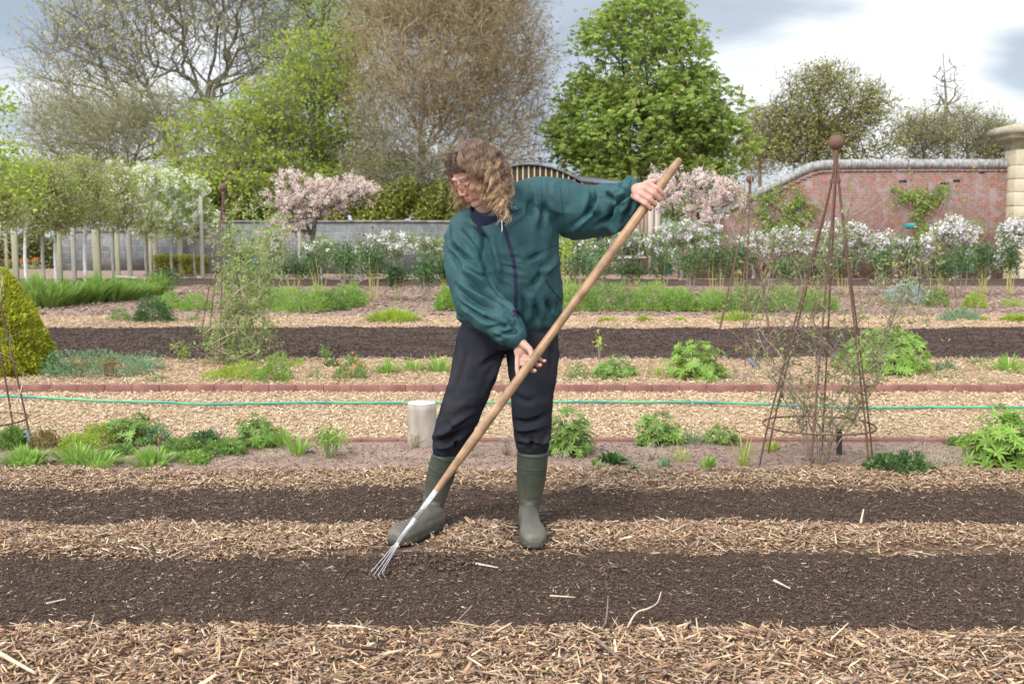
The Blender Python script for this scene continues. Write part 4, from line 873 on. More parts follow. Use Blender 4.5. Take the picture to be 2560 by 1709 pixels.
# ================================================================== BUILT BACKGROUND
def brickmat(name, c1, c2, mort, bw, bh, mw, patch, coord='Object', axes='XZ', bump=.5):
    m, t = mat(name); tcn = nn(t, 'ShaderNodeTexCoord'); sp = nn(t, 'ShaderNodeSeparateXYZ'); t.links.new(tcn.outputs['Object'], sp.inputs[0]); cb = nn(t, 'ShaderNodeCombineXYZ')
    t.links.new(sp.outputs[0], cb.inputs[0]); t.links.new(sp.outputs[2], cb.inputs[1])
    br = nn(t, 'ShaderNodeTexBrick'); t.links.new(cb.outputs[0], br.inputs[0]); br.inputs['Scale'].default_value = 1; br.inputs['Brick Width'].default_value = bw; br.inputs['Row Height'].default_value = bh
    br.inputs['Mortar Size'].default_value = mw; br.inputs['Mortar Smooth'].default_value = .3; br.inputs['Color1'].default_value = (*c1, 1); br.inputs['Color2'].default_value = (*c2, 1); br.inputs['Mortar'].default_value = (*mort, 1); br.inputs['Bias'].default_value = 0
    n1 = noise_node(t, .9, 5, .6); n2 = noise_node(t, 7, 4, .65); n3 = noise_node(t, 2.2, 6, .7)
    c = mulc(t, br.outputs[0], n2, .72, 1.25); mr = nn(t, 'ShaderNodeMapRange'); t.links.new(n3, mr.inputs[0]); mr.inputs[1].default_value = .50; mr.inputs[2].default_value = .60; mr.inputs[4].default_value = .70
    c = mixc(t, mr.outputs[0], c, patch); iv = nn(t, 'ShaderNodeMath', operation='SUBTRACT'); iv.inputs[0].default_value = 1; t.links.new(br.outputs['Fac'], iv.inputs[1])
    surf(t, c, .92, iv.outputs[0], bump, .012, .15); return m
M_block = brickmat('concrete_block', (.125, .125, .118), (.19, .19, .18), (.235, .23, .215), .45, .225, .012, (.125, .12, .105))
M_brick = brickmat('old_red_brick', (.25, .078, .046), (.185, .115, .09), (.20, .165, .145), .225, .075, .012, (.26, .20, .185))
M_cop = plain_mat('coping_stone', (.15, .14, .12), (.26, .245, .21), 3, .95, .6, .02)
M_cop2 = plain_mat('lichen_coping', (.17, .16, .145), (.36, .335, .305), 5, .95, .8, .03, (3, 1, 1), flo=.4, fhi=.62)
M_stone = plain_mat('sandstone', (.42, .34, .22), (.56, .48, .34), 2.5, .9, .5, .02, flo=.3, fhi=.7)
M_stoned = plain_mat('mossy_stone', (.25, .22, .15), (.40, .34, .23), 4, .95, .6, .02)
YW = 35.5
def wx(px, Y): return P(px, 600, Y)[0]
def wz(py, Y): return P(1280, py, Y)[2]
# concrete block wall
x0, x1, zt = wx(440, YW), wx(1300, YW), wz(556, YW)
wl_ = thing('block_wall', ((x0 + x1) / 2, YW, 0), 'long grey concrete block wall with flat coping behind the cherry tree', 'wall')
b = Buf(); box(b, ((x0 + x1) / 2, YW + .11, zt / 2 - .05), x1 - x0, .22, zt + .1); b.build('blockwork', M_block, wl_)
b = Buf(); x = x0 - .05
while x < x1: box(b, (x + .3, YW + .11, zt + .035 + .004 * math.sin(x)), .594, .30, .07); x += .6
b.build('coping', M_cop, wl_)
x0b, x1b, zt2 = wx(150, 39), wx(462, 39), wz(580, 39)
w2 = thing('block_wall', ((x0b + x1b) / 2, 39, 0), 'lower stretch of grey block wall behind the wooden posts at left', 'wall')
b = Buf(); box(b, ((x0b + x1b) / 2, 39.1, zt2 / 2 - .05), x1b - x0b, .22, zt2 + .1); b.build('blockwork', M_block, w2)
b = Buf(); x = x0b
while x < x1b: box(b, (x + .3, 39.1, zt2 + .035), .594, .30, .07); x += .6
b.build('coping', M_cop, w2)
# brick garden wall with its ramped left end
YB = 31.5
pr = [(1700, 575), (1835, 502), (2008, 412), (2035, 401), (2100, 398), (2300, 397), (2534, 397)]
bw_ = thing('garden_wall', (wx(2160, YB), YB, 0), 'old red brick garden wall with grey rounded coping that ramps down to the left', 'wall')
xs = np.array([wx(p[0], YB) for p in pr]); zs_ = np.array([wz(p[1], YB) for p in pr]) ; xx = np.linspace(xs[0], xs[-1], 60); zt = np.interp(xx, xs, zs_)
for _ in range(1): zt[1:-1] = zt[1:-1] * .5 + (zt[2:] + zt[:-2]) * .25
zb_ = zt - .30
V_ = []; 
for x_, z_ in zip(xx, zb_): V_ += [[x_, YB, -.1], [x_, YB, z_], [x_, YB + .35, z_], [x_, YB + .35, -.1]]
q_ = []
for i in range(59):
    for j in range(4): q_.append([i * 4 + j, (i + 1) * 4 + j, (i + 1) * 4 + (j + 1) % 4, i * 4 + (j + 1) % 4])
q_ += [[0, 1, 2, 3], [59 * 4 + 3, 59 * 4 + 2, 59 * 4 + 1, 59 * 4]]
b = Buf(); b.add(V_, q_); b.build('brickwork', M_brick, bw_)
b = Buf(); cs = []
for k, (x_, z_) in enumerate(zip(xx, zt)): tx = np.array([0, 1., 0]); cs.append(([x_, YB + .175, z_ - .15], (0, .22, 0), (0, 0, .155)))
loft(b, cs, 16); V_ = b.v[0]; V_ += (noise(V_ * np.array([9, 5, 5]), 3) * .010)[:, None]; b.build('coping', M_cop2, bw_, smooth=False)
b = Buf()
for px, py, w_ in ((2252, 453, .22), (2355, 459, .24), (2447, 430, .18), (2385, 452, .2)): box(b, (wx(px, YB), YB - .001, wz(py, YB)), w_, .02, .07)
b.build('putlog_hole_shade', M_navy, bw_)  # dark boxes on the brick face stand in for the shade inside holes
b = Buf()                                     # oversailing brick course under the coping
for i in range(12, 59): 
    if zb_[i] > 2.6: box(b, ((xx[i] + xx[i + 1]) / 2, YB - .006, zb_[i] - .045), (xx[i + 1] - xx[i]) * .96, .03, .06)
b.build('brick_course', M_brick, bw_)
# stone pier at the wall end
YP = 31.0; gp = thing('stone_pier', (wx(2580, YP), YP + .4, 0), 'tall yellow sandstone pier with a moulded cap at the end of the brick wall', 'pier')
xl = wx(2531, YP); wd = 1.45; dp = .75; xc = xl + wd / 2
ztop = wz(312, YP); zc = wz(350, YP)
zz_ = [-.1]; 
courses = [wz(v, YP) for v in (730, 650, 600, 548, 515, 480, 447, 413, 372)]
b = Buf(); prev = -.1
for k, z_ in enumerate(courses): box(b, (xc, YP + dp / 2, (prev + z_) / 2), wd - (.0 if k % 2 else .02), dp, z_ - prev - .02); prev = z_
box(b, (xc, YP + dp / 2, (prev + zc) / 2 - .01), wd - .08, dp - .08, zc - prev + .05); box(b, (xc, YP + dp / 2, 1.5), wd - .05, dp - .05, 3.6)
o = b.build('shaft', M_stone, gp); bv = o.modifiers.new('b', 'BEVEL'); bv.width = .02; bv.segments = 2
def sq(z, g): a = wd / 2 + g; return z, a
b = Buf(); V_ = []; prof = [(zc - .28, -.06), (zc - .25, 0), (zc - .12, .03), (zc - .02, .12), (zc + .03, .24), (zc + .05, .31), (zc + .18, .31), (zc + .20, .36), (zc + .28, .37), (ztop - .05, .33), (ztop, .20)]
for z_, g in prof: a = wd / 2 + g; c_ = dp / 2 + g; V_ += [[xc - a, YP + dp / 2 - c_, z_], [xc + a, YP + dp / 2 - c_, z_], [xc + a, YP + dp / 2 + c_, z_], [xc - a, YP + dp / 2 + c_, z_]]
q_ = [[4 * i + j, 4 * i + (j + 1) % 4, 4 * (i + 1) + (j + 1) % 4, 4 * (i + 1) + j] for i in range(len(prof) - 1) for j in range(4)] + [[3, 2, 1, 0], [4 * (len(prof) - 1) + j for j in range(4)]]
b.add(V_, q_); b.build('cap', M_stoned, gp)

# arched hut with battens and the timber building beside it
M_black = plain_mat('black_boards', (.018, .016, .014), (.05, .043, .036), 20, .8, .4, .004, (1, 1, .1))
M_batt = plain_mat('pale_batten', (.45, .30, .13), (.58, .42, .21), 12, .8, .3, .003)
M_felt = plain_mat('roof_felt', (.10, .105, .11), (.19, .195, .20), 6, .8)
M_board = plain_mat('weathered_boards', (.17, .12, .09), (.36, .27, .20), 7, .85, .5, .006, (3, 1, .15))
M_post = plain_mat('grey_oak', (.32, .26, .20), (.50, .42, .34), 8, .85, .5, .006, (2, 1, .15))
M_glass = plain_mat('window_glass', (.012, .015, .018), (.03, .035, .04), 4, .08, 0, .001, spec=.6)
M_white = plain_mat('white_paint', (.62, .61, .57), (.74, .73, .70), 9, .6)
YH = 37.5; hx0, hx1 = wx(1195, YH), wx(1447, YH); hc = (hx0 + hx1) / 2; hw = (hx1 - hx0) / 2; ze = wz(452, YH); zp_ = wz(413, YH)
hut = thing('arched_hut', (hc, YH, 0), 'black boarded hut with yellow battens and a low curved felt roof', 'hut')
def arch(x): return ze + (zp_ - ze) * (1 - ((x - hc) / hw) ** 2)
N_ = 40; xs2 = np.linspace(hx0, hx1, N_); V_ = []
for x_ in xs2: V_ += [[x_, YH, .5], [x_, YH, arch(x_)], [x_, YH + 4, arch(x_)], [x_, YH + 4, .5]]
b = Buf(); b.add(V_, [[i * 4 + j, (i + 1) * 4 + j, (i + 1) * 4 + (j + 1) % 4, i * 4 + (j + 1) % 4] for i in range(N_ - 1) for j in range(4)] + [[0, 1, 2, 3], [4 * N_ - 1, 4 * N_ - 2, 4 * N_ - 3, 4 * N_ - 4]]); b.build('wall', M_black, hut)
for px in np.arange(1208, 1446, 14.2):
    x_ = wx(px, YH); b = Buf(); box(b, (x_, YH - .012, (.5 + arch(x_) - .02) / 2), .045, .022, arch(x_) - .55); b.build('batten', M_batt, hut)
V_ = []
for x_ in np.linspace(hx0 - .10, hx1 + .10, N_): z_ = arch(x_); V_ += [[x_, YH - .12, z_ + .003], [x_, YH - .12, z_ + .06], [x_, YH + 4.1, z_ + .06], [x_, YH + 4.1, z_ + .003]]
b = Buf(); b.add(V_, [[i * 4 + j, (i + 1) * 4 + j, (i + 1) * 4 + (j + 1) % 4, i * 4 + (j + 1) % 4] for i in range(N_ - 1) for j in range(4)] + [[0, 1, 2, 3], [4 * N_ - 1, 4 * N_ - 2, 4 * N_ - 3, 4 * N_ - 4]]); b.build('roof', M_felt, hut)
for s_ in (-.7, .7):
    for yy in (.6, 3.3): 
        b = Buf(); an = np.linspace(0, 2 * np.pi, 21); tube(b, [[hc + s_ * hw, YH + yy + .38 * math.cos(a), .38 + .38 * math.sin(a)] for a in an], .03, 6); b.build('wheel', M_felt, hut)
YS = 35.0; sh = thing('timber_shed', (wx(1560, YS), YS, 0), 'low weathered timber shed with a small window, grey oak posts and a sloping roof', 'shed')
sx0, sx1 = wx(1452, YS), wx(1652, YS); zl_, zr_ = wz(452, YS), wz(478, YS)
b = Buf(); x = sx0
while x < sx1 - .05:
    k = (x - sx0) / (sx1 - sx0); zt_ = zl_ + (zr_ - zl_) * k - .04; box(b, (x + .07, YS + .05 + R.normal(0, .003), zt_ / 2), .135, .05, zt_); x += .14
b.build('wall', M_board, sh)
V_ = []; 
for x_, z_ in ((sx0 - .02, zl_), (sx1 + .15, zr_)): V_ += [[x_, YS - .15, z_ - .03], [x_, YS - .15, z_ + .03], [x_, YS + 3, z_ + .35], [x_, YS + 3, z_ + .29]]
b = Buf(); b.add(V_, [[j, 4 + j, 4 + (j + 1) % 4, (j + 1) % 4] for j in range(4)] + [[3, 2, 1, 0], [4, 5, 6, 7]]); b.build('roof', M_felt, sh)
b = Buf(); box(b, ((sx0 + sx1) / 2, YS + 1.5, .9), sx1 - sx0 - .1, 2.8, 1.8); b.build('interior_block', M_black, sh)  # solid black box filling the inside of the shed
for px, w_ in ((1626, .17), (1642, .17)):
    b = Buf(); box(b, (wx(px, YS), YS - .06, wz(500, YS) / 2), w_, .10, wz(500, YS)); b.build('post', M_post, sh)
wxa, wxb, wza, wzb = wx(1480, YS), wx(1612, YS), wz(640, YS), wz(585, YS)
win = None
b = Buf(); cxw = (wxa + wxb) / 2; czw = (wza + wzb) / 2; ww_ = wxb - wxa; hh_ = wzb - wza
for (cx_, cz_, a_2, c_2) in ((cxw, wzb, ww_, .05), (cxw, wza, ww_, .05), (wxa + .025, czw, .05, hh_ - .05), (wxb - .025, czw, .05, hh_ - .05), (cxw, czw, .035, hh_ - .05), (cxw - ww_ / 4, czw, .025, hh_ - .05), (cxw + ww_ / 4, czw, .025, hh_ - .05)): box(b, (cx_, YS - .01, cz_), a_2, .05, c_2)
win = b.build('window', M_post, sh)
b = Buf(); box(b, (cxw, YS + .012, czw), ww_ - .04, .01, hh_ - .04); b.build('pane', M_glass, win)
b = Buf(); box(b, (cxw, YS - .06, wza - .05), ww_ + .2, .14, .05); b.build('sill', M_white, win)

# wooden posts of the pleached row at left:  px, top y, base y, width px
M_postg = plain_mat('treated_post', (.26, .25, .15), (.40, .37, .25), 6, .9, .4, .004, (2, 2, .2))
M_postl = plain_mat('grey_post', (.28, .26, .21), (.40, .37, .31), 6, .9, .4, .004, (2, 2, .2))
posts = [(20, 560, 712, 7, 0, 'thin greenish wooden post nearest the left frame edge'), (41, 570, 702, 13, 0, 'thick olive wooden post beside the first white trunk at left'), (151, 575, 705, 12, 0, 'olive post just right of a pair of white trunks'),
         (187, 570, 710, 10, 1, 'pale post standing in the tall grass, between two leafy pleached trees'), (245, 575, 710, 17, 0, 'widest olive post behind the grass clumps'), (296, 580, 695, 10, 0, 'olive post left of the tall grey post'),
         (326, 520, 702, 11, 1, 'tall grey square post at the start of the white pear blossom'), (378, 580, 690, 8, 0, 'short olive post beside the grey post in front of the block wall'), (390, 478, 682, 11, 1, 'tall grey post rising into white pear blossom'),
         (453, 485, 684, 11, 0, 'tall olive post in front of the clipped box hedge'), (507, 490, 700, 9, 1, 'grey post just left of the left rose obelisk'), (700, 560, 650, 5, 1, 'thin dark stake in front of the block wall under the cherry'), (750, 580, 700, 7, 1, 'grey stake under the middle cherry tree'),
         (1732, 555, 690, 8, 1, 'grey stake right of the shed posts, under the right cherry')]
for px, pt, pb, w_, k_, lab in posts:
    g = G(px, pb); Y = g[1]; h_ = P(px, pt, Y)[2]; r_ = w_ / ppm(Y) / 2; b = Buf(); box(b, (g[0], g[1], h_ / 2 - .05), r_ * 2, r_ * 2, h_ + .1, .2)
    o = b.build('wooden_post', M_postl if k_ else M_postg, origin=g); bv = o.modifiers.new('b', 'BEVEL'); bv.width = .01; tag(o, lab, 'post', 'wooden posts behind the beds')
# low rail between posts
a, c_ = G(290, 700), G(345, 704); b = Buf(); tube(b, [a + [0, 0, .10], c_ + [0, 0, .10]], .035, 6); tag(b.build('wooden_rail', M_postl, origin=a), 'low wooden rail joining two posts above the grass', 'rail')

# ================================================================== TREES
class Tree:
    """skeleton grown towards target points, radii from the number of twigs carried"""
    def __init__(s, base, trunk, seed=0): s.N = [np.asarray(base, float)]; s.par = [-1]; s.r = np.random.default_rng(seed); s.trunk(trunk)
    def trunk(s, pts):
        k = len(s.N) - 1
        for p_ in pts: s.N.append(np.asarray(p_, float)); s.par.append(k); k = len(s.N) - 1
    def grow(s, T, step, wob=.12, up=.15, order=None, pen=0.0, grav=0.0):
        T = np.asarray(T, float); c = np.array(s.N[min(3, len(s.N) - 1)])
        od = np.argsort(np.linalg.norm(T - c, axis=1) * s.r.uniform(.75, 1.25, len(T))) if order is None else order
        cap = len(s.N) + len(T) * 40; A = np.zeros((cap, 3)); n = len(s.N); A[:n] = s.N; par = list(s.par); dist = np.zeros(cap)
        for i in range(1, n): dist[i] = dist[par[i]] + np.linalg.norm(A[i] - A[par[i]])
        s.tips = []
        for ti in od:
            t_ = T[ti]; dd = A[:n] - t_; d2 = np.sqrt((dd ** 2).sum(1)); sc = d2 * (1 + .35 * (A[:n, 2] > t_[2] - .1 * d2)) + pen * dist[:n]; k = int(sc[2:].argmin()) + 2 if n > 3 else n - 1
            L = d2[k]; m_ = max(1, int(L / step)); p0 = A[k]; pd = p0 - A[par[k]] if par[k] >= 0 else np.array([0, 0, 1.]); pd = pd / (np.linalg.norm(pd) + 1e-9)
            c1 = p0 + (pd * .35 * max(0., float(pd @ (t_ - p0)) / (L + 1e-9)) + np.array([0, 0, up])) * L * .5 + s.r.normal(size=3) * wob * L * .5
            last = k
            for j in range(1, m_ + 1):
                u = j / m_; q = (1 - u) ** 2 * p0 + 2 * u * (1 - u) * c1 + u * u * t_ + (s.r.normal(size=3) * step * wob * .6 if j < m_ else 0)
                if n >= cap: break
                A[n] = q; par.append(last); dist[n] = dist[last] + step; last = n; n += 1
            s.tips.append(last)
        s.A = A[:n]; s.par = np.array(par); s.N = list(s.A); 
    def wood(s, b, rtip, ex=2.3, rmax=None, k=4, flare=1.25, kill=0):
        n = len(s.A); w = np.zeros(n); ch = np.zeros(n, int); np.add.at(ch, s.par[1:], 1); w[ch == 0] = 1
        for i in range(n - 1, 0, -1): w[s.par[i]] += w[i]
        rad = rtip * w ** (1 / ex)
        if rmax: rad = np.minimum(rad, rmax * (1 + .0 * rad))
        s.rad = rad; par = s.par[1:]; i = np.arange(1, n); d = nrm(s.A[i] - s.A[par]); D_ = np.zeros((n, 3)); D_[1:] = d; D_[0] = [0, 0, 1]
        ref = np.array([.31, .95, .05]); U = nrm(np.cross(D_, ref)); V_ = np.cross(D_, U); an = np.arange(k) * 2 * np.pi / k; cs, sn = np.cos(an), np.sin(an)
        r0 = np.where(rad[i] < .6 * rad[par], rad[i] * 1.25, rad[par])
        if len(r0): r0[0] = rad[0] * flare
        ring0 = s.A[par][:, None] + r0[:, None, None] * (U[i][:, None] * cs[:, None] + V_[i][:, None] * sn[:, None])
        same = rad[i] >= .6 * rad[par]; ring0s = s.A[par][:, None] + r0[:, None, None] * (U[par][:, None] * cs[:, None] + V_[par][:, None] * sn[:, None]); ring0 = np.where(same[:, None, None], ring0s, ring0)
        ring1 = s.A[i][:, None] + rad[i][:, None, None] * (U[i][:, None] * cs[:, None] + V_[i][:, None] * sn[:, None])
        X = np.concatenate([ring0, ring1], 1); ii = np.arange(len(i) * 2 * k).reshape(-1, 2 * k); a = ii[:, :k]; c = ii[:, k:]
        b.add(X, np.stack([a, np.roll(a, -1, 1), np.roll(c, -1, 1), c], -1))
def env_pts(n, ells, r, shell=.0):              # points inside ellipsoids given as (centre, radii)
    vol = np.array([e[1][0] * e[1][1] * e[1][2] for e in ells]); pick = r.choice(len(ells), n, p=vol / vol.sum()); d = nrm(r.normal(size=(n, 3))); rr = r.random(n) ** (1 / 3)
    rr = shell + (1 - shell) * rr if shell else rr
    C_ = np.array([e[0] for e in ells])[pick]; Rr = np.array([e[1] for e in ells])[pick]; return C_ + d * rr[:, None] * Rr
def EP(px, py, Y, rx, rz, ry=None):             # ellipsoid from pixels
    c = P(px, py, Y); k = ppm(Y); return (c, (rx / k, (ry or rx) / k, rz / k))
def twigs(b, pts, dirs, L, w, r, per=3, spread=.7):
    n = len(pts) * per; p0 = np.repeat(pts, per, 0); d = nrm(np.repeat(dirs, per, 0) + r.normal(size=(n, 3)) * spread); ln = r.uniform(.5, 1, n) * L
    p1 = p0 + d * ln[:, None] * .5; p2 = p0 + nrm(d + r.normal(size=(n, 3)) * .25) * ln[:, None]
    tubes(b, np.stack([p0, p1, p2], 1), [[w, w * .75, w * .35]], 3)
    q0_ = np.concatenate([p1, p1 * .4 + p2 * .6]); dd = nrm(np.concatenate([d, d]) + r.normal(size=(2 * n, 3)) * .6); l2 = np.concatenate([ln, ln])[:, None] * r.uniform(.25, .55, (2 * n, 1)); q2_ = q0_ + dd * l2
    tubes(b, np.stack([q0_, q2_], 1), [[w * .6, w * .3]], 3); return np.concatenate([p2, q2_])
def bark(name, a, c): return plain_mat(name, a, c, 5, .95, .5, .02)
B_oak = bark('oak_bark', (.15, .13, .09), (.25, .22, .16)); B_tan = bark('tan_twigs', (.30, .215, .115), (.42, .32, .185)); B_dark = bark('dark_bark', (.06, .052, .04), (.13, .11, .085)); B_grey = bark('grey_bark', (.22, .20, .165), (.36, .33, .28)); B_olive = bark('olive_bark', (.19, .18, .10), (.29, .27, .16))

def tree(name, label, cat, base, trunk, ells, ntar, step, rtip, woodmat, seed, leaf=None, twig=None, up=.15, wob=.12, extra=None, ex=2.3, shell=0, group=None, flare=1.25, clump=None, k=4, pen=0):
    """leaf: list of (name, mat, per-tip count, spread, L, W, up-bias)"""
    r = np.random.default_rng(seed); t_ = thing(name, base, label, cat, group); T = Tree(base, trunk, seed); tg = env_pts(ntar, ells, r, shell)
    if clump: tg = tg[noise(tg * clump[0], seed) > clump[1]]
    T.grow(tg, step, wob, up, pen=pen); b = Buf(); T.wood(b, rtip, ex, k=k, flare=flare); tips = T.A[T.tips]; dirs = nrm(T.A[T.tips] - T.A[T.par[T.tips]]); ends = tips
    if twig: 
        al = np.arange(3, len(T.A)) if twig[4] else np.array(T.tips); thin = al[T.rad[al] < rtip * twig[4]] if twig[4] else al
        if len(thin) > 17000: thin = r.choice(thin, 17000, replace=False)
        ends = twigs(b, T.A[thin], nrm(T.A[thin] - T.A[T.par[thin]] + [0, 0, .1]), twig[0], twig[1], r, twig[2], twig[3])
    b.build('trunk', woodmat, t_)
    for lf in leaf or []:
        nm, m_, per, spr, L, Wd, upb, src = lf; src = tips if src == 'tips' else ends
        n = int(len(src) * per); pick = r.integers(0, len(src), n); p_ = src[pick] + r.normal(size=(n, 3)) * np.array(spr)
        d = nrm(r.normal(size=(n, 3)) + np.array([0, 0, upb])); lb = Buf(); leaves(lb, p_, d, r.uniform(.6, 1.2, n) * L, r.uniform(.7, 1.1, n) * Wd, nrm(r.normal(size=(n, 3)) + [0, 0, 1.2])); lb.build(nm, m_, t_)
    return t_, T
L_bud = leaf_mat('oak_buds', [(.44, .38, .12), (.58, .50, .18), (.46, .44, .18), (.34, .30, .12)], .4)
L_maple = leaf_mat('maple_leaves', [(.24, .32, .035), (.33, .43, .06), (.41, .49, .08), (.27, .38, .05), (.48, .34, .08)], .5, (.7, 1.25), .5)
L_pale = leaf_mat('pale_green_leaves', [(.46, .52, .12), (.55, .60, .16), (.38, .46, .09)], .5, (.8, 1.2), .5)
L_chest = leaf_mat('chestnut_leaves', [(.20, .28, .045), (.26, .35, .065), (.32, .41, .085), (.39, .45, .12), (.22, .31, .05)], .5, (.78, 1.25), .6)
L_oliv = leaf_mat('olive_leaves', [(.26, .26, .06), (.36, .34, .08), (.42, .40, .12), (.30, .27, .08)], .35, (.8, 1.2), .6)
L_brownbud = leaf_mat('brown_buds', [(.34, .25, .12), (.44, .33, .16), (.30, .27, .10), (.38, .33, .14)], .35)
L_yel = leaf_mat('yellow_green_leaves', [(.36, .33, .10), (.46, .42, .16), (.28, .28, .09)], .45)
L_fresh = leaf_mat('fresh_leaves', [(.12, .22, .03), (.20, .32, .05), (.26, .36, .07)], .4)
L_cand = leaf_mat('flower_candles', [(.40, .30, .12), (.34, .22, .08), (.48, .40, .20)], .3)

def GB(px, Y): return np.array([wx(px, Y), Y, 0.])
# tall bare oak at left
Y = 62; bs = GB(548, Y)
tree('oak_tree', 'large bare oak with yellow buds, its forked trunk rising behind the left cherry', 'tree', bs, [P(548, 470, Y), P(550, 380, Y), P(546, 300, Y), P(552, 220, Y), P(548, 120, Y), P(556, 20, Y)],
     [EP(560, 40, Y, 200, 190), EP(420, 180, Y, 130, 140), EP(500, -60, Y, 300, 120), EP(640, 200, Y, 110, 120)], 900, .6, .019, B_oak, 1,
     [('buds', L_bud, .85, (.14, .14, .14), .19, .12, .5, 'ends')], (2.0, .016, 2, .45, 3), .10, .07, ex=2.2, pen=.30)
Y = 58; tree('oak_tree', 'second bare oak leaning left with many thin limbs behind the pleached trees', 'tree', GB(460, Y), [P(462, 500, Y), P(440, 400, Y), P(410, 320, Y), P(370, 220, Y), P(340, 120, Y)],
     [EP(240, 190, Y, 160, 150), EP(330, 60, Y, 170, 150), EP(180, 80, Y, 90, 110), EP(200, 290, Y, 150, 90)], 720, .55, .0165, B_oak, 2, [('buds', L_bud, .85, (.14, .14, .14), .19, .12, .5, 'ends')], (1.9, .015, 2, .45, 3), .10, .07, ex=2.2, pen=.30)
Y = 52; tree('bare_tree', 'low grey-green bare tree with a dense rounded twiggy crown below the oaks', 'tree', GB(330, Y), [P(330, 470, Y), P(322, 420, Y), P(318, 380, Y)],
     [EP(260, 340, Y, 190, 95), EP(420, 310, Y, 130, 80), EP(200, 430, Y, 140, 50)], 1100, .5, .011, B_olive, 3, [('buds', L_oliv, .5, (.1, .1, .1), .12, .07, .3, 'ends')], (1.3, .010, 3, .6, 4), .05, .10, pen=.2)
# yellow green maples
Y = 46
for (px, trk, el, n, sd, lab) in ((600, [P(605, 470, Y), P(610, 380, Y), P(615, 300, Y)], [EP(580, 370, Y, 160, 120), EP(650, 460, Y, 240, 80), EP(490, 450, Y, 90, 70), EP(680, 280, Y, 90, 90)], 1300, 4, 'yellow-green maple with orange tips, the broad one behind the left obelisk'),
                                (790, [P(790, 470, Y + 3), P(785, 350, Y + 3), P(780, 200, Y + 3)], [EP(760, 330, Y + 3, 170, 170), EP(790, 170, Y + 3, 120, 110), EP(880, 450, Y + 3, 150, 90)], 1500, 5, 'taller yellow-green maple between the oaks and the brown tree')):
    tree('maple_tree', lab, 'tree', GB(px, Y), trk, el, n, .5, .010, B_oak, sd, [('leaves', L_maple, 10, (.50, .50, .08), .19, .15, .1, 'tips')], (.9, .008, 2, .6, 3), .0, .12, clump=(.45, -.5))
Y = 47; tree('maple_tree', 'low spreading yellow-green maple between the pink cherry and the head of the person', 'tree', GB(960, Y), [P(960, 540, Y), P(962, 500, Y), P(960, 460, Y)], [EP(940, 460, Y, 130, 70), EP(1080, 500, Y, 130, 40)], 700, .5, .010, B_oak, 16, [('leaves', L_maple, 9, (.50, .50, .08), .19, .14, .1, 'tips')], (.9, .008, 2, .6, 3), .0, .12)
Y = 70; tree('willow_tree', 'tall pale lime-green tree rising behind the maples at the top of the frame', 'tree', GB(800, Y), [P(800, 400, Y), P(805, 250, Y), P(810, 100, Y), P(815, -50, Y)],
     [EP(790, 60, Y, 150, 170), EP(870, 0, Y, 170, 130), EP(730, 180, Y, 110, 140), EP(880, 200, Y, 100, 150)], 1000, .7, .018, B_dark, 6, [('leaves', L_pale, 11, (.6, .6, .6), .24, .13, .2, 'tips')], (1.2, .012, 2, .6, 3), .2, .10)
# brown fine-twigged trees behind her head
Y = 48; tree('birch_tree', 'big brown leafless tree with dense fine twigs right above the head of the person', 'tree', GB(1060, Y), [P(1058, 520, Y), P(1056, 430, Y), P(1048, 330, Y), P(1052, 220, Y), P(1060, 100, Y), P(1070, 0, Y)],
     [EP(1120, 110, Y, 250, 220), EP(1020, 300, Y, 150, 150), EP(1230, 250, Y, 150, 150), EP(1100, -40, Y, 270, 130), EP(1260, 380, Y, 130, 80)], 2600, .5, .0100, B_tan, 7,
     [('buds', L_brownbud, .45, (.15, .15, .15), .14, .08, .2, 'ends')], (1.3, .0085, 5, .5, 5), .14, .05, ex=2.5, pen=.40)
Y = 45; tree('bare_tree', 'dark limbed bare tree with arching branches low behind the head of the person', 'tree', GB(1062, Y), [P(1062, 560, Y), P(1055, 470, Y), P(1040, 400, Y), P(1000, 350, Y)],
     [EP(1000, 430, Y, 150, 80), EP(1170, 460, Y, 150, 70), EP(960, 300, Y, 90, 80)], 700, .4, .010, B_oak, 8, [('buds', L_oliv, .6, (.1, .1, .1), .09, .06, .2, 'ends')], (1.0, .008, 3, .55, 4), -.05, .16, pen=.1)
# horse chestnut
Y = 47; t_, T_c = tree('horse_chestnut', 'large bright green horse chestnut with a full domed crown', 'tree', GB(1620, Y), [P(1620, 480, Y), P(1618, 400, Y), P(1622, 280, Y), P(1615, 160, Y), P(1610, 70, Y)],
     [EP(1600, 150, Y, 165, 165), EP(1620, 60, Y, 110, 90), EP(1480, 290, Y, 118, 100), EP(1730, 270, Y, 135, 105), EP(1600, 330, Y, 220, 130), EP(1780, 370, Y, 110, 80), EP(1465, 400, Y, 90, 60), EP(1640, 430, Y, 200, 55)], 1900, .5, .013, B_dark, 9, [], None, .05, .12, shell=.35, clump=(.55, -.55))
r = np.random.default_rng(91); tips = T_c.A[T_c.tips]; per = 7; n = len(tips) * per; c_ = np.repeat(tips, per, 0) + r.normal(size=(n, 3)) * np.array([.28, .28, .16])
lb = Buf(); an0 = r.uniform(0, 6.28, n); tilt = nrm(r.normal(size=(n, 3)) * .5 + [0, 0, 1]); u1 = nrm(np.cross(tilt, rdir(n, r))); v1 = np.cross(tilt, u1)
for j in range(6):
    a = an0 + j * 1.05; d = u1 * np.cos(a)[:, None] + v1 * np.sin(a)[:, None] - np.array([0, 0, .75]); leaves(lb, c_, d, r.uniform(.14, .23, n), r.uniform(.07, .10, n), tilt, .12)
lb.build('leaves', L_chest, t_)
hi = tips[r.random(len(tips)) < .45]; lb = Buf(); n = len(hi); 
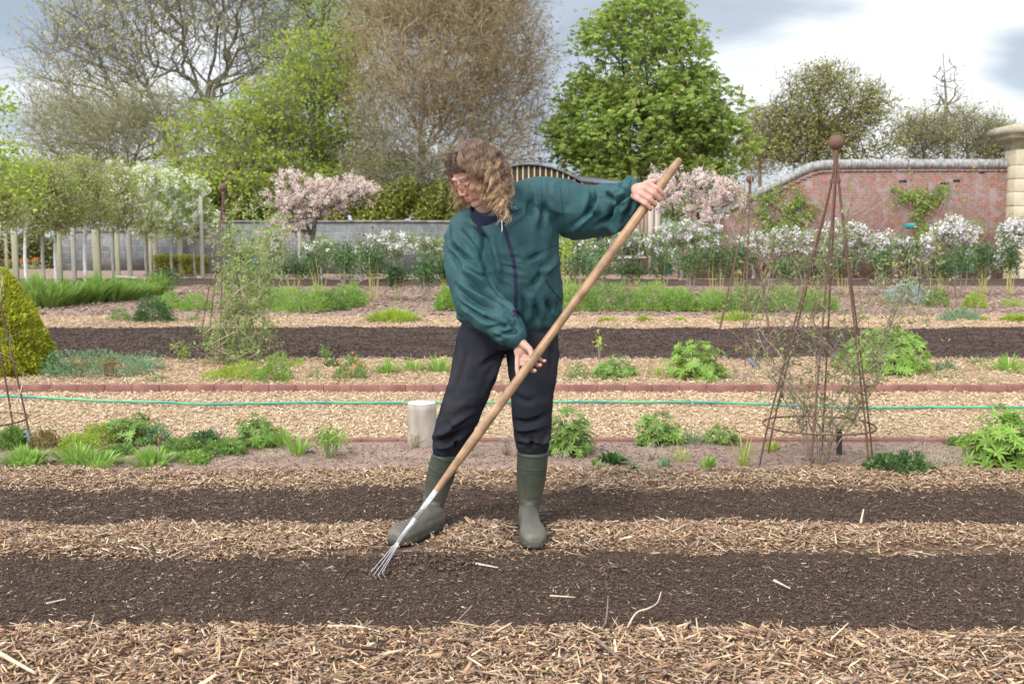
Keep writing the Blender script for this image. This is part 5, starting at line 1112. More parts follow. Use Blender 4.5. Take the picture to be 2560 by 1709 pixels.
for j in range(3): leaves(lb, hi + [0, 0, .12], nrm(np.array([0, 0, 1.]) + r.normal(size=(n, 3)) * .12), r.uniform(.16, .30, n), .07, rdir(n, r), 0)
lb.build('flower_candles', L_cand, t_)
# olive tree, sapling and scrub at right
Y = 55; tree('sallow_tree', 'olive-green open crowned tree above the ramped end of the brick wall', 'tree', GB(2040, Y), [P(2040, 450, Y), P(2042, 380, Y), P(2050, 300, Y)],
     [EP(2070, 270, Y, 140, 105), EP(1990, 330, Y, 110, 90), EP(2180, 310, Y, 100, 80), EP(2080, 370, Y, 190, 50), EP(2060, 200, Y, 80, 45)], 1150, .5, .014, B_dark, 10, [('leaves', L_oliv, 11, (.40, .40, .25), .18, .10, .1, 'tips')], (.8, .010, 3, .6, 3), .12, .12, clump=(.5, -.5))
Y = 60; tree('young_tree', 'thin bare young tree standing above the scrub right of the olive tree', 'tree', GB(2366, Y), [P(2366, 400, Y), P(2364, 330, Y), P(2366, 260, Y), P(2362, 200, Y), P(2358, 140, Y)],
     [EP(2362, 270, Y, 50, 110), EP(2362, 200, Y, 30, 70)], 110, .4, .022, B_oak, 11, [], (.9, .014, 1, .5, 2), .35, .08)
for i, (px, py, rx, rz, sd, lab) in enumerate(((2310, 350, 60, 60, 12, 'yellowish scrub tree behind the coping, left of the young bare tree'), (2420, 340, 75, 65, 13, 'pale yellow scrub tree behind the coping, between the bare sapling and the pier'), (2490, 370, 45, 45, 14, 'small twiggy scrub tree close beside the stone pier'), (1900, 360, 50, 80, 15, 'brownish bare scrub in the gap between the chestnut and the olive tree'))):
    Y = 58 + i; tree('scrub_tree', lab, 'tree', GB(px, Y), [P(px, py + 60, Y), P(px, py + 20, Y)], [EP(px, py, Y, rx, rz)], 260, .4, .013, B_oak if i != 3 else B_tan, sd, [('leaves', L_yel if i != 3 else L_brownbud, 1.3, (.14, .14, .14), .12, .08, .2, 'ends')], (1.1, .012, 3, .5, 4), .35, .1, group='scrub trees behind the brick wall')
# wood behind the block wall
def cloud(n, cs, m, L, Wd, name, label, cat, kind=None, r=None, upb=.3, parent=None, o=None):
    pts = env_pts(n, cs, r or R); lb = Buf(); leaves(lb, pts, nrm(rdir(n, r) + [0, 0, upb]), R.uniform(.6, 1.2, n) * L, R.uniform(.7, 1.1, n) * Wd)
    ob = lb.build(name, m, parent, origin=None if parent is not None else (cs[0][0][0], cs[0][0][1], 0)); 
    return tag(ob, label, cat, kind=kind) if parent is None else ob
L_under = leaf_mat('undergrowth_leaves', [(.16, .20, .03), (.24, .28, .045), (.32, .34, .06), (.28, .24, .08)], .3)
cloud(34000, [EP(470 + 46 * i, 545 - 17 * ((i * 7) % 5), 44, 30 + 9 * (i % 4), 30 + 7 * (i * 3 % 5), 60) for i in range(18)], L_under, .20, .12, 'undergrowth', None, None, 'stuff')
cloud(20000, [EP(1700 + 110 * i, 520, 66, 90, 40, 60) for i in range(7)] + [EP(20 + 90 * i, 520 - 12 * (i % 2), 66, 80, 60, 60) for i in range(6)], L_under, .26, .16, 'undergrowth', None, None, 'stuff')

L_hedge = leaf_mat('rough_hedge_leaves', [(.12, .13, .04), (.18, .17, .06), (.16, .20, .05), (.22, .18, .09)], .3)
cloud(16000, [EP(-40 + 60 * i, 640 - 10 * (i % 3), 42, 45, 45, 40) for i in range(8)], L_hedge, .16, .09, 'undergrowth', None, None, 'stuff')
# ================================================================== PLANTS
G_lup = leaf_mat('lupin_leaves', [(.15, .25, .05), (.20, .32, .07), (.27, .38, .10), (.17, .28, .065)], .4, (.75, 1.2), 8)
G_bright = leaf_mat('bright_leaves', [(.20, .34, .05), (.27, .42, .08), (.34, .48, .11), (.22, .37, .06)], .45, (.8, 1.2), 8)
G_lime = leaf_mat('lime_leaves', [(.26, .38, .04), (.36, .46, .06), (.42, .50, .08), (.30, .36, .06)], .4, (.8, 1.2), 8)
G_dark = leaf_mat('dark_leaves', [(.06, .12, .035), (.09, .17, .05), (.12, .20, .06), (.07, .13, .05)], .3, (.75, 1.2), 6)
G_deep = leaf_mat('peony_leaves', [(.05, .10, .04), (.08, .14, .05), (.11, .18, .06), (.13, .11, .06)], .3, (.75, 1.2), 3)
G_blue = leaf_mat('blue_green_leaves', [(.12, .22, .11), (.18, .30, .15), (.24, .36, .19), (.14, .24, .12)], .3, (.8, 1.2), 5)
G_silv = leaf_mat('silver_leaves', [(.34, .42, .34), (.48, .55, .46), (.26, .34, .26)], .25)
G_grass = leaf_mat('tall_grass_leaves', [(.17, .28, .05), (.25, .38, .08), (.34, .46, .12)], .4, (.75, 1.2), 2)
G_gold = leaf_mat('golden_conifer', [(.42, .46, .04), (.56, .56, .05), (.30, .37, .04), (.66, .60, .07), (.22, .29, .04)], .3, (.7, 1.25), 4)
G_red = leaf_mat('red_tinted_leaves', [(.20, .13, .05), (.28, .17, .06), (.16, .20, .05)], .3)
G_pleach = leaf_mat('pleached_leaves', [(.28, .33, .08), (.38, .43, .11), (.46, .50, .16), (.32, .28, .12), (.48, .47, .22)], .4, (.8, 1.2), 1)
G_apple = leaf_mat('apple_leaves', [(.16, .24, .06), (.24, .33, .09), (.30, .38, .12), (.20, .24, .08)], .4, (.8, 1.2), 1)
F_pink = leaf_mat('cherry_blossom', [(.78, .62, .56), (.84, .73, .68), (.88, .82, .78), (.78, .58, .50), (.62, .40, .28)], .4, (.85, 1.15), 2)
F_white = leaf_mat('white_blossom', [(.84, .82, .70), (.88, .87, .78), (.76, .77, .56)], .35, (.9, 1.1), 2)
F_apple = leaf_mat('apple_blossom', [(.82, .74, .74), (.86, .82, .80), (.76, .62, .63)], .35, (.9, 1.1), 2)
F_org = leaf_mat('orange_petals', [(.80, .20, .04), (.85, .28, .07)], .3)
B_stem = plain_mat('green_stem', (.14, .20, .05), (.26, .28, .09), 20, .8); B_straw = plain_mat('straw_stem', (.36, .29, .19), (.56, .47, .33), 20, .85); B_ystem = plain_mat('yellow_stem', (.38, .36, .10), (.52, .46, .18), 12, .8)
B_dry = plain_mat('dry_stem', (.24, .19, .14), (.40, .33, .25), 20, .9); B_rstem = plain_mat('reddish_stem', (.16, .08, .05), (.26, .14, .09), 20, .85); B_white = plain_mat('pale_birch_bark', (.42, .41, .37), (.66, .64, .60), 6, .9, .4, .01)
PR = np.random.default_rng(77)
def gpos(px, py): return G(px, py)
def plant(name, label, cat, px, py, group=None): g = gpos(px, py); return thing(name, g, label, cat, group), g
def lupin(px, pt, pb, w, label, nleaf=60, m_=None, ll=.045, name='lupin_plant', flop=.4, lw=.22):
    if pb > 880: pt = pb - (pb - pt) * 1.16; w = w * 1.16
    m_ = m_ or G_lup; t_, g = plant(name, label, 'plant', px, pb); k = ppm(g[1]); Hh = (pb - pt) / k; Rr = w / 2 / k; r = PR
    n = int(nleaf * 1.4); a = r.uniform(0, 6.28, n); el = np.arccos(r.uniform(0, 1, n)); el = np.minimum(el, 1.45); q = r.uniform(.55, 1.0, n)[:, None]
    tip = g + np.stack([np.cos(a) * np.sin(el) * Rr, np.sin(a) * np.sin(el) * Rr, np.cos(el) * Hh * .92 + .02], 1) * q; base = g + np.stack([np.cos(a), np.sin(a), 0 * a], 1) * r.uniform(0, .25, (n, 1)) * Rr
    mid = (tip + base) / 2 + np.stack([0 * a, 0 * a, r.uniform(.02, .12, n) * Hh], 1); b = Buf(); tubes(b, np.stack([base, mid, tip], 1), [[.0022, .0018, .0013]], 3); b.build('stem', B_stem, t_)
    nr = nrm((tip - g) / np.array([Rr, Rr, Hh]) + r.normal(size=(n, 3)) * .35 + [0, -.15, .5]); u = nrm(np.cross(nr, rdir(n, r))); v = np.cross(nr, u); b = Buf(); L = r.uniform(.7, 1.2, n) * ll
    nl = 9
    for j in range(nl):
        an = j * 2 * math.pi / nl; d = u * math.cos(an) + v * math.sin(an) + nr * r.uniform(-.25, .45, (n, 1)); leaves(b, tip, d, L * r.uniform(.8, 1.1, n), L * lw * 1.25, nr, .08)
    b.build('leaves', m_, t_); return t_
def mound(px, pt, pb, w, label, n=1500, m_=None, L=.02, Wd=.009, name='leafy_mound', cat='plant', stems=14, lump=.35, group=None, upb=.8, fill=.55, flowers=None, sm=None):
    if pb > 880: pt = pb - (pb - pt) * 1.16; w = w * 1.16
    m_ = m_ or G_bright; t_, g = plant(name, label, cat, px, pb, group); k = ppm(g[1]); Hh = (pb - pt) / k; Rr = w / 2 / k; r = PR
    d = nrm(r.normal(size=(n, 3)) * [1, 1, .8]); d[:, 2] = np.abs(d[:, 2]); q = (fill + (1 - fill) * r.random(n) ** .5) * (1 + lump * noise(d * 2.6 + g, 31)); 
    p_ = g + d * q[:, None] * np.array([Rr, Rr * .85, Hh * .92]); p_[:, 2] = np.maximum(p_[:, 2], .004)
    b = Buf(); leaves(b, p_, nrm(d * .8 + r.normal(size=(n, 3)) * .7 + [0, 0, upb * .6]), r.uniform(.6, 1.3, n) * L, r.uniform(.7, 1.2, n) * Wd); b.build('leaves', m_, t_)
    i = r.choice(n, min(stems, n), replace=False); b = Buf(); tubes(b, np.stack([np.repeat(g[None], len(i), 0) + r.normal(size=(len(i), 3)) * [Rr * .1, Rr * .1, 0], (g + p_[i]) / 2 + [0, 0, Hh * .1], p_[i]], 1), [[.003 * (1 + Rr), .0022, .0012]], 3); b.build('stem', sm or B_stem, t_)
    if flowers:
        fm, nf, fl = flowers; d = nrm(r.normal(size=(nf, 3)) * [1, 1, .5] + [0, -.2, .8]); c = g + d * np.array([Rr, Rr, Hh]) * r.uniform(.8, 1.25, (nf, 1)); b = Buf()
        for k_ in range(nf):
            b = Buf(); leaves(b, np.repeat(c[k_:k_ + 1], 7, 0), nrm(rdir(7, r) + [0, -.3, .4]), fl, fl * .8); b.build('flower', fm, t_)
    return t_
def tuft(px, pt, pb, w, label, n=60, m_=None, Wd=.012, name='leafy_tuft', droop=.45, rise=1.0, group=None, seg=4, cat='plant'):
    if pb > 880: pt = pb - (pb - pt) * 1.16; w = w * 1.16
    m_ = m_ or G_bright; t_, g = plant(name, label, cat, px, pb, group); k = ppm(g[1]); Hh = (pb - pt) / k; Rr = w / 2 / k; r = PR
    n = int(n * 1.35); a = r.uniform(0, 6.28, n); ro = r.random(n) ** .6; base = g + np.stack([np.cos(a), np.sin(a), 0 * a], 1) * (ro * Rr * .62)[:, None]
    lean = ro * .75 + r.normal(0, .12, n); d = np.stack([np.cos(a) * lean, np.sin(a) * lean, np.full(n, rise)], 1); L = Hh * r.uniform(.75, 1.25, n) * (1 + .25 * ro); b = Buf(); straps(b, base, nrm(d), L, r.uniform(.7, 1.2, n) * Wd, droop * (.2 + ro), seg); b.build('leaves', m_, t_)
    return t_
def bush(px, pt, pb, w, label, n=1200, m_=None, sm=None, L=.05, Wd=.02, name='shrub', bare=.35, ns=9, cat='shrub', group=None, flowers=None, wob=.2):
    """leafy head held up on visible stems"""
    m_ = m_ or G_deep; t_, g = plant(name, label, cat, px, pb, group); k = ppm(g[1]); Hh = (pb - pt) / k; Rr = w / 2 / k; r = PR
    a = r.uniform(0, 6.28, ns); top = g + np.stack([np.cos(a) * Rr * .75 * r.uniform(.2, 1, ns), np.sin(a) * Rr * .6, Hh * r.uniform(.75, 1, ns)], 1); base = g + np.stack([np.cos(a), np.sin(a), 0 * a], 1) * Rr * .25
    mid = base * .5 + top * .5 + r.normal(size=(ns, 3)) * Rr * wob * .4; b = Buf(); sw = .009 if Hh > .4 else .004; tubes(b, np.stack([base, base * .75 + mid * .25, mid, mid * .4 + top * .6, top], 1), [[sw, sw * .9, sw * .8, sw * .6, sw * .4]], 4); b.build('stem', sm or B_ystem, t_)
    c = np.repeat(np.concatenate([top, mid * .35 + top * .65]), n // (2 * ns) + 1, 0)[:n]; nn_ = len(c); p_ = c + r.normal(size=(nn_, 3)) * np.array([Rr * .34, Rr * .34, Hh * .14]); p_[:, 2] = np.maximum(p_[:, 2], Hh * bare * r.uniform(.8, 1.1, nn_))
    b = Buf(); leaves(b, p_, nrm(r.normal(size=(nn_, 3)) + [0, 0, .4]), r.uniform(.6, 1.2, nn_) * L, r.uniform(.7, 1.2, nn_) * Wd); b.build('leaves', m_, t_)
    if flowers:
        fm, nf, fl = flowers; cl = p_[r.integers(0, nn_, nf // 6)]; c = np.repeat(cl, 6, 0) + r.normal(size=(len(cl) * 6, 3)) * fl * .7; b = Buf(); leaves(b, c, nrm(rdir(len(c), r) + [0, -.4, .3]), fl, fl * .85); b.build('blossom', fm, t_)
    return t_
def twiggy(px, pt, pb, w, label, n=30, m_=None, name='dry_stems', r0=.0018, cat='dry stems', fan=1.0, kink=.1):
    t_, g = plant(name, label, cat, px, pb); k = ppm(g[1]); Hh = (pb - pt) / k; Rr = w / 2 / k; r = PR; a = r.uniform(0, 6.28, n); q = r.random(n) ** .6
    top = g + np.stack([np.cos(a) * Rr * q, np.sin(a) * Rr * q, Hh * r.uniform(.5, 1, n) * (1.05 - .35 * q)], 1); base = g + (top - g) * [.25, .25, 0] * fan; mid = (top + base) / 2 + r.normal(size=(n, 3)) * Hh * kink
    b = Buf(); tubes(b, np.stack([base, mid, top], 1), [[r0, r0 * .8, r0 * .4]], 3); i = r.integers(0, n, n * 2); s0 = mid[i] * .6 + top[i] * .4; tubes(b, np.stack([s0, s0 + nrm(rdir(2 * n, r) + [0, 0, .8]) * Hh * .22], 1), [[r0 * .6, r0 * .3]], 3); b.build('stem', m_ or B_dry, t_); return t_
def rosette(px, pt, pb, w, label, n=26, m_=None, Wd=.03, name='leafy_rosette'):
    m_ = m_ or G_lup; t_, g = plant(name, label, 'plant', px, pb); k = ppm(g[1]); Hh = (pb - pt) / k; Rr = w / 2 / k; r = PR; a = r.uniform(0, 6.28, n); q = r.uniform(.25, 1, n)
    d = np.stack([np.cos(a) * q * Rr, np.sin(a) * q * Rr, Hh * (1.15 - .7 * q)], 1); L = np.linalg.norm(d, axis=1) * 1.1; b = Buf(); straps(b, g + r.normal(size=(n, 3)) * [Rr * .15, Rr * .15, 0], nrm(d), L, Wd * r.uniform(.7, 1.2, n), .25, 4); b.build('leaves', m_, t_); return t_

# --- near bed in front of the path
tuft(62, 1112, 1166, 118, 'bright green strappy tuft at the far left of the near bed', 110, G_bright, .013)
tuft(190, 1105, 1158, 100, 'bright green tuft behind the lime shrub edge, second from the left in the near bed', 75, G_bright, .013)
tuft(240, 1122, 1168, 130, 'wide low bright green tuft in front of the lime mound, near bed', 95, G_bright, .013)
tuft(378, 1115, 1168, 105, 'fresh green tuft right of the bare pink gap in the near bed', 85, G_bright, .014)
mound(112, 1070, 1125, 75, 'small reddish-tinged mound beside the left edge obelisk', 900, G_red, .018, .008)
mound(38, 1065, 1120, 70, 'soft green leafy plant inside the left edge obelisk', 700, G_lup, .03, .014)
mound(200, 1080, 1130, 100, 'lime green mound, lower left of the pair beside the lupin', 1600, G_lime, .018, .008)
mound(252, 1055, 1105, 80, 'lime green mound, upper right of the pair beside the lupin', 1300, G_lime, .018, .008)
lupin(336, 1036, 1108, 118, 'lupin with spread palmate leaves left of the orange flowers, near bed', 48, None, .055)
mound(392, 1062, 1112, 60, 'blue-green poppy-like plant carrying three orange flowers', 350, G_blue, .028, .010, stems=10, flowers=(F_org, 5, .014), name='orange_flowered_plant')
mound(455, 1095, 1132, 90, 'low mid-green creeping plant left of the brown twig shrub', 1000, G_lup, .020, .012)
mound(560, 1098, 1138, 100, 'low mid-green creeping plant below the brown twig shrub', 1100, G_lup, .022, .012)
mound(300, 1110, 1140, 70, 'low leafy creeping plant between the lupin and the bright tufts', 800, G_lup, .02, .011)
mound(512, 1078, 1122, 70, 'dark green leafy plant at the foot of the brown twig shrub', 800, G_dark, .024, .012)
mound(480, 1128, 1158, 80, 'flat green creeping patch at the front edge of the near bed', 700, G_bright, .02, .010)
twiggy(540, 1050, 1112, 62, 'bare brown twig shrub fanning up in the near bed, left half', 46, B_dry, 'twig_shrub', .0020, 'twig shrub')
lupin(640, 1046, 1115, 110, 'taller lupin clump left of the fresh green sprigs, near bed', 46, G_lup, .045)
tuft(650, 1080, 1122, 55, 'bright green leafy sprig growing in front of the taller left lupin', 40, G_bright, .012)
tuft(708, 1070, 1118, 42, 'upright fresh green sprig right of the taller left lupin', 34, G_bright, .012, droop=.2)
tuft(742, 1090, 1140, 50, 'fresh green sprig with dry straw at its foot', 34, G_bright, .011, droop=.25)
bush(828, 1078, 1146, 85, 'fresh green upright leafy plant standing alone left of the wooden stump', 240, G_bright, B_stem, .034, .011, name='leafy_perennial', bare=.1, ns=12, cat='plant')
twiggy(695, 1120, 1150, 110, 'bleached dead straw lying below the fresh sprigs', 60, B_straw, 'dead_straw', .0016, 'dry stems', 1.2, .25)
twiggy(1040, 1062, 1125, 60, 'pale bare twigs in front of the wooden stump', 34, B_straw, 'dry_stems', .0016)
twiggy(1190, 1085, 1150, 60, 'thin dry twigs seen between the legs of the person', 30, B_dry, 'dry_stems', .0014)
twiggy(1270, 1060, 1140, 50, 'dry twigs just left of the right boot top', 26, B_dry, 'dry_stems', .0014)
twiggy(1405, 1120, 1155, 55, 'short dry stems at the foot of the lupin beside the right boot', 26, B_straw, 'dry_stems', .0014)
twiggy(965, 1120, 1150, 50, 'sparse dry stems left of the left boot', 18, B_straw, 'dry_stems', .0012)
lupin(1420, 1030, 1138, 125, 'tall reddish-stemmed lupin clump right beside the trouser leg', 80, G_lup, .045)
lupin(1645, 1042, 1112, 108, 'rounded lupin clump in the near bed between the boots and the big obelisk', 58, G_lup, .050)
twiggy(1640, 1095, 1150, 90, 'dry stalks under the rounded lupin clump', 22, B_straw)
tuft(1728, 1062, 1112, 52, 'grey-green grassy tuft right of the rounded lupin clump', 36, G_blue, .006, droop=.5)
lupin(1805, 1068, 1112, 74, 'small young lupin left of the big obelisk', 20, G_lup, .045)
rosette(1530, 1112, 1158, 110, 'dark green rosette of broad leaves, upper one of the pair', 46, G_dark, .032)
rosette(1495, 1135, 1176, 70, 'bright green pointed-leaf rosette left of the dark rosettes', 30, G_lup, .018)
rosette(1588, 1150, 1186, 90, 'low dark crinkled rosette at the front of the near bed', 40, G_dark, .028)
rosette(1662, 1130, 1168, 70, 'blue-green sparse leaf rosette right of the crinkled one', 16, G_blue, .016)
rosette(1768, 1115, 1182, 60, 'upright bright green dock-like plant left of the big obelisk foot', 20, G_bright, .030)
tuft(1858, 1105, 1168, 20, 'thin upright yellowish grass at the left foot of the big obelisk', 18, G_lime, .006, droop=.1)
tuft(1705, 1110, 1155, 45, 'sparse straw-green grass between the rosettes', 20, G_lime, .005)
tuft(1930, 1100, 1125, 36, 'tiny lime rosette inside the big obelisk, left', 18, G_lime, .016)
rosette(2062, 1162, 1178, 28, 'tiny lime weed just below the big obelisk', 8, G_lime, .018)
mound(2245, 1138, 1192, 150, 'dark green rounded geranium mound right of the big obelisk', 1500, G_dark, .026, .018)
twiggy(2330, 1118, 1172, 240, 'tangle of bleached dead stems behind the geranium mound', 150, B_straw, 'dead_straw', .0018, 'dry stems', 1.5, .3)
twiggy(2200, 1105, 1150, 120, 'dead pale stems left of the geranium mound', 60, B_straw, 'dead_straw', .0016, 'dry stems', 1.3, .25)
lupin(2510, 1028, 1172, 200, 'large fresh lupin clump at the right edge of the near bed', 110, G_bright, .062)
mound(2395, 1092, 1118, 50, 'small green plant left of the large right-edge lupin', 300, G_lup, .024, .014)
# --- chip bed beyond the path
t_, g = plant('golden_conifer', 'cone shaped golden-green clipped conifer at the left edge', 'conifer', 20, 945); k = ppm(g[1]); Hh = 270 / k; Rr = 108 / k
b = Buf(); tube(b, [g, g + [0, 0, Hh * .9]], [.05, .01], 8); b.build('trunk', B_dark, t_); r = PR; n = 30000; z = 1 - np.sqrt(r.random(n)); a = r.uniform(0, 6.28, n)
prof = (1 - z ** 1.6) * .98 + .02; prof = np.minimum(prof, .80 + z * 2); dd = np.stack([np.cos(a), np.sin(a), z * 3], 1); rad = Rr * prof * (.84 + .16 * r.random(n)) * (1 + .12 * noise(dd * 5, 3) + .09 * noise(dd * 13, 4))
p_ = g + np.stack([np.cos(a) * rad, np.sin(a) * rad, z * Hh + .02], 1); b = Buf(); leaves(b, p_, nrm(np.stack([np.cos(a), np.sin(a), 0 * a + .9], 1) + r.normal(size=(n, 3)) * .45), r.uniform(.6, 1.2, n) * .046, .020); b.build('foliage', G_gold, t_)
mound(262, 882, 942, 270, 'wide feathery blue-green mound right of the golden conifer', 4200, G_blue, .035, .010, stems=30)
mound(165, 905, 942, 110, 'small blue-green tuft between the conifer and the feathery mound', 1000, G_blue, .03, .009)
bush(275, 895, 958, 60, 'reddish sprouting stems in front of the blue-green mound, taller clump', 160, G_red, B_rstem, .03, .012, name='sprouting_perennial', bare=.1, ns=12, cat='plant')
bush(200, 905, 955, 60, 'reddish sprouting stems in front of the blue-green mound, shorter clump', 110, G_red, B_rstem, .03, .012, name='sprouting_perennial', bare=.1, ns=9, cat='plant')
mound(395, 940, 962, 50, 'little green plant near the edging, right of the blue-green mound', 300, G_lup, .024, .010)
bush(455, 862, 918, 50, 'loose weedy sprig left of the left rose obelisk foot', 140, G_lime, B_stem, .03, .012, name='leafy_perennial', bare=.2, ns=7, cat='plant')
mound(590, 910, 955, 130, 'flat lime green mound below the left rose obelisk', 2600, G_lime, .022, .010)
mound(688, 888, 962, 80, 'rounded fresh green feathery dome beside the flat lime mound', 2200, G_bright, .026, .008)
mound(740, 898, 925, 50, 'small lime patch behind the feathery dome', 500, G_lime, .022, .010)
mound(790, 922, 958, 42, 'small grey-green weed right of the feathery dome', 260, G_lup, .022, .010)
bush(812, 876, 918, 36, 'single upright green sprig left of the orange flowers', 70, G_lup, B_stem, .035, .02, name='leafy_perennial', bare=.1, ns=4, cat='plant')
mound(880, 892, 955, 80, 'geum with small orange flowers in the chip bed', 900, G_lup, .026, .012, flowers=(F_org, 12, .018), name='orange_flowered_plant')
mound(830, 900, 925, 40, 'small dark green rosette at the foot of the upright sprig', 200, G_dark, .03, .016)
tuft(968, 895, 942, 54, 'first of the fresh green tufts between the orange flowers and the person', 60, G_bright, .012)
tuft(1030, 892, 936, 60, 'middle one of the fresh green tufts left of the person', 60, G_bright, .012)
tuft(1095, 885, 940, 55, 'fresh green tuft touching the left trouser leg', 60, G_bright, .012)
mound(1445, 912, 955, 56, 'small ferny green plant right of the trousers', 500, G_lup, .024, .009)
lupin(1540, 896, 952, 115, 'soft green lupin clump in the chip bed, left of the biggest one', 60, G_lup, .05)
bush(1496, 840, 930, 30, 'tall spindly sapling with few leaves rising behind the soft lupin', 24, G_lime, B_dry, .04, .025, name='sapling', bare=.4, ns=3, cat='sapling')
tuft(1640, 905, 948, 40, 'yellowish grass tuft between the two lupin clumps', 34, G_lime, .006)
lupin(1745, 858, 955, 160, 'big leafy lupin clump with a reddish heart in the chip bed', 110, G_bright, .06)
twiggy(1850, 915, 960, 80, 'dry twigs under the slim obelisk, by the slate label', 30, B_dry)
lupin(2210, 822, 936, 215, 'large bright green lupin dome beside the big obelisk', 260, G_bright, .065)
mound(2365, 905, 935, 50, 'small grey-green weed right of the lupin dome', 260, G_blue, .03, .014)
mound(2365, 932, 952, 90, 'low weedy patch near the edging at right', 400, G_lup, .02, .009)
tuft(2520, 885, 938, 90, 'bright green leafy clump near the right edge of the chip bed', 70, G_bright, .016)
mound(2445, 895, 920, 50, 'small sprig of green in the chips at far right', 200, G_lup, .026, .012)
twiggy(2480, 925, 960, 110, 'dry stalks by the edging at the far right', 34, B_straw)
# slate and plastic plant labels
M_slate = plain_mat('slate', (.12, .14, .17), (.20, .23, .27), 20, .7)
for (xa, ya, xb, yb, w_, lab) in ((1872, 897, 1903, 928, .035, 'blue-grey slate label lying tilted under the slim obelisk'), (583, 893, 586, 906, .045, 'small blue label standing in front of the left obelisk'), (62, 1075, 82, 1122, .03, 'long grey label stake leaning at the left edge obelisk')):
    g = G(xb, yb + 2); a_ = P(xa, ya, g[1] + .03); d_ = nrm(a_ - g); s_ = nrm(np.cross(d_, [0, 1., 0])); b = Buf(); loft(b, [(g - d_ * .03, s_ * w_ * .6, np.array([0, .004, 0])), (a_, s_ * w_ * .6, np.array([0, .004, 0]))], 4); tag(b.build('plant_label', M_slate, origin=g), lab, 'plant label', 'plant labels in the beds')
g = G(2098, 1135); b = Buf(); tube(b, [g, P(2098, 1072, g[1])], .016, 10); tag(b.build('short_stake', M_black, origin=g), 'short black stake standing inside the big obelisk', 'stake')

# --- beds beyond the far dark soil
def cap_(i, n): return i
tuft_l = [(90, 690, 768, 60), (130, 700, 768, 60), (165, 690, 762, 55), (205, 695, 758, 55), (240, 688, 756, 55), (285, 692, 754, 55), (322, 690, 750, 50), (358, 685, 745, 55), (395, 690, 738, 40)]
for i, (px, pt, pb, w_) in enumerate(tuft_l):
    lab = ['leftmost grass clump beside the golden conifer', 'second grass clump from the conifer, a little in front', 'third grass clump, under the first white trunk', 'fourth grass clump, below the thin pale post', 'fifth grass clump, left of the widest olive post', 'sixth grass clump, in front of the low rail', 'seventh grass clump, below the tall grey post', 'eighth grass clump, left of the dark-leaved shrub', 'last grass clump at the right end of the row'][i]
    tuft(px, pt - 2 + (i * 37 % 4 - 1.5) * 7, pb, w_ * 1.2, 'tall green ' + lab, 260, G_grass, .026, 'grass_clump', .35, group='tall grass clumps along the wooden posts', seg=3)
bush(420, 680, 735, 75, 'dark leaved shrub at the right end of the grass clumps', 700, G_deep, B_stem, .06, .03, bare=.1)
mound(382, 742, 808, 105, 'rounded dense ferny green mound in the pink soil at left', 2600, G_dark, .05, .012, stems=20)
mound(300, 765, 805, 52, 'loose small pale green plant left of the ferny mound', 500, G_lup, .04, .012)
mound(487, 792, 810, 46, 'small flat green plant right of the ferny mound', 350, G_lup, .035, .012)
mound(425, 728, 772, 70, 'fresh green feathery clump behind the ferny mound', 1300, G_bright, .05, .014)
mound(490, 732, 775, 80, 'fresh green feathery clump left of the left obelisk', 1400, G_bright, .05, .014)
for i, (px, pt, pb, w_, lab) in enumerate(((672, 722, 772, 95, 'right beside the left obelisk'), (760, 720, 778, 110, 'largest one left of the person'), (828, 728, 774, 75, 'between the largest one and the last'), (875, 722, 766, 60, 'last one before the bare soil left of the person'), (1120, 730, 775, 50, 'half hidden behind the near jacket sleeve'),
                                           (1440, 715, 775, 90, 'first one right of the jacket'), (1530, 712, 776, 110, 'behind the pole'), (1630, 712, 776, 100, 'right of the pole'), (1700, 728, 776, 80, 'low one with whitish tips'), (1790, 735, 776, 90, 'low one left of the slim obelisk'), (1870, 722, 778, 90, 'seen through the slim obelisk'), (1960, 720, 778, 100, 'left of the big obelisk'), (2040, 728, 776, 80, 'seen through the big obelisk'))):
    mound(px, pt - 10, pb, w_ * 1.2, 'fresh green feathery clump, ' + lab, 2600, G_bright if i % 4 != 2 else G_lup, .055, .016, name='feathery_clump', group='feathery green clumps in the far border', stems=24, lump=.5)
for (px, pt, pb, w_, lab) in ((985, 765, 806, 190, 'broad low lime-green patch left of the person'), (1845, 775, 806, 160, 'broad low lime-green patch behind the slim obelisk'), (2540, 780, 805, 110, 'low lime-green patch at the right edge'), (1610, 785, 808, 45, 'small yellow-green sprout right of the pole'), (1520, 790, 808, 60, 'sparse yellow-green sprout behind the pole'), (1385, 785, 808, 45, 'small green sprout beside the jacket hem'), (1700, 790, 806, 50, 'sparse yellow-green sprout left of the slim obelisk'), (2160, 785, 800, 40, 'tiny yellow-green weed right of the big obelisk'), (2450, 785, 803, 40, 'small green tuft right of the grey-green one')):
    tuft(px, pt, pb, w_, lab, int(50 + w_ * 1.6), G_lime, .02, 'low_patch', .4, seg=3)
mound(2268, 695, 758, 105, 'silvery artemisia mound right of the big obelisk', 2400, G_silv, .06, .018, stems=20)
mound(2340, 715, 765, 60, 'green plant touching the silvery artemisia', 800, G_lup, .05, .02)
mound(2435, 728, 768, 60, 'yellow-green plant with white flecks in the far right border', 900, G_lime, .05, .016)
mound(2400, 772, 806, 100, 'low grey-green spiky mound in the pink soil at right', 1300, G_blue, .06, .010)
mound(2530, 745, 765, 60, 'small yellow-flowered patch near the right edge', 300, G_lime, .04, .015)
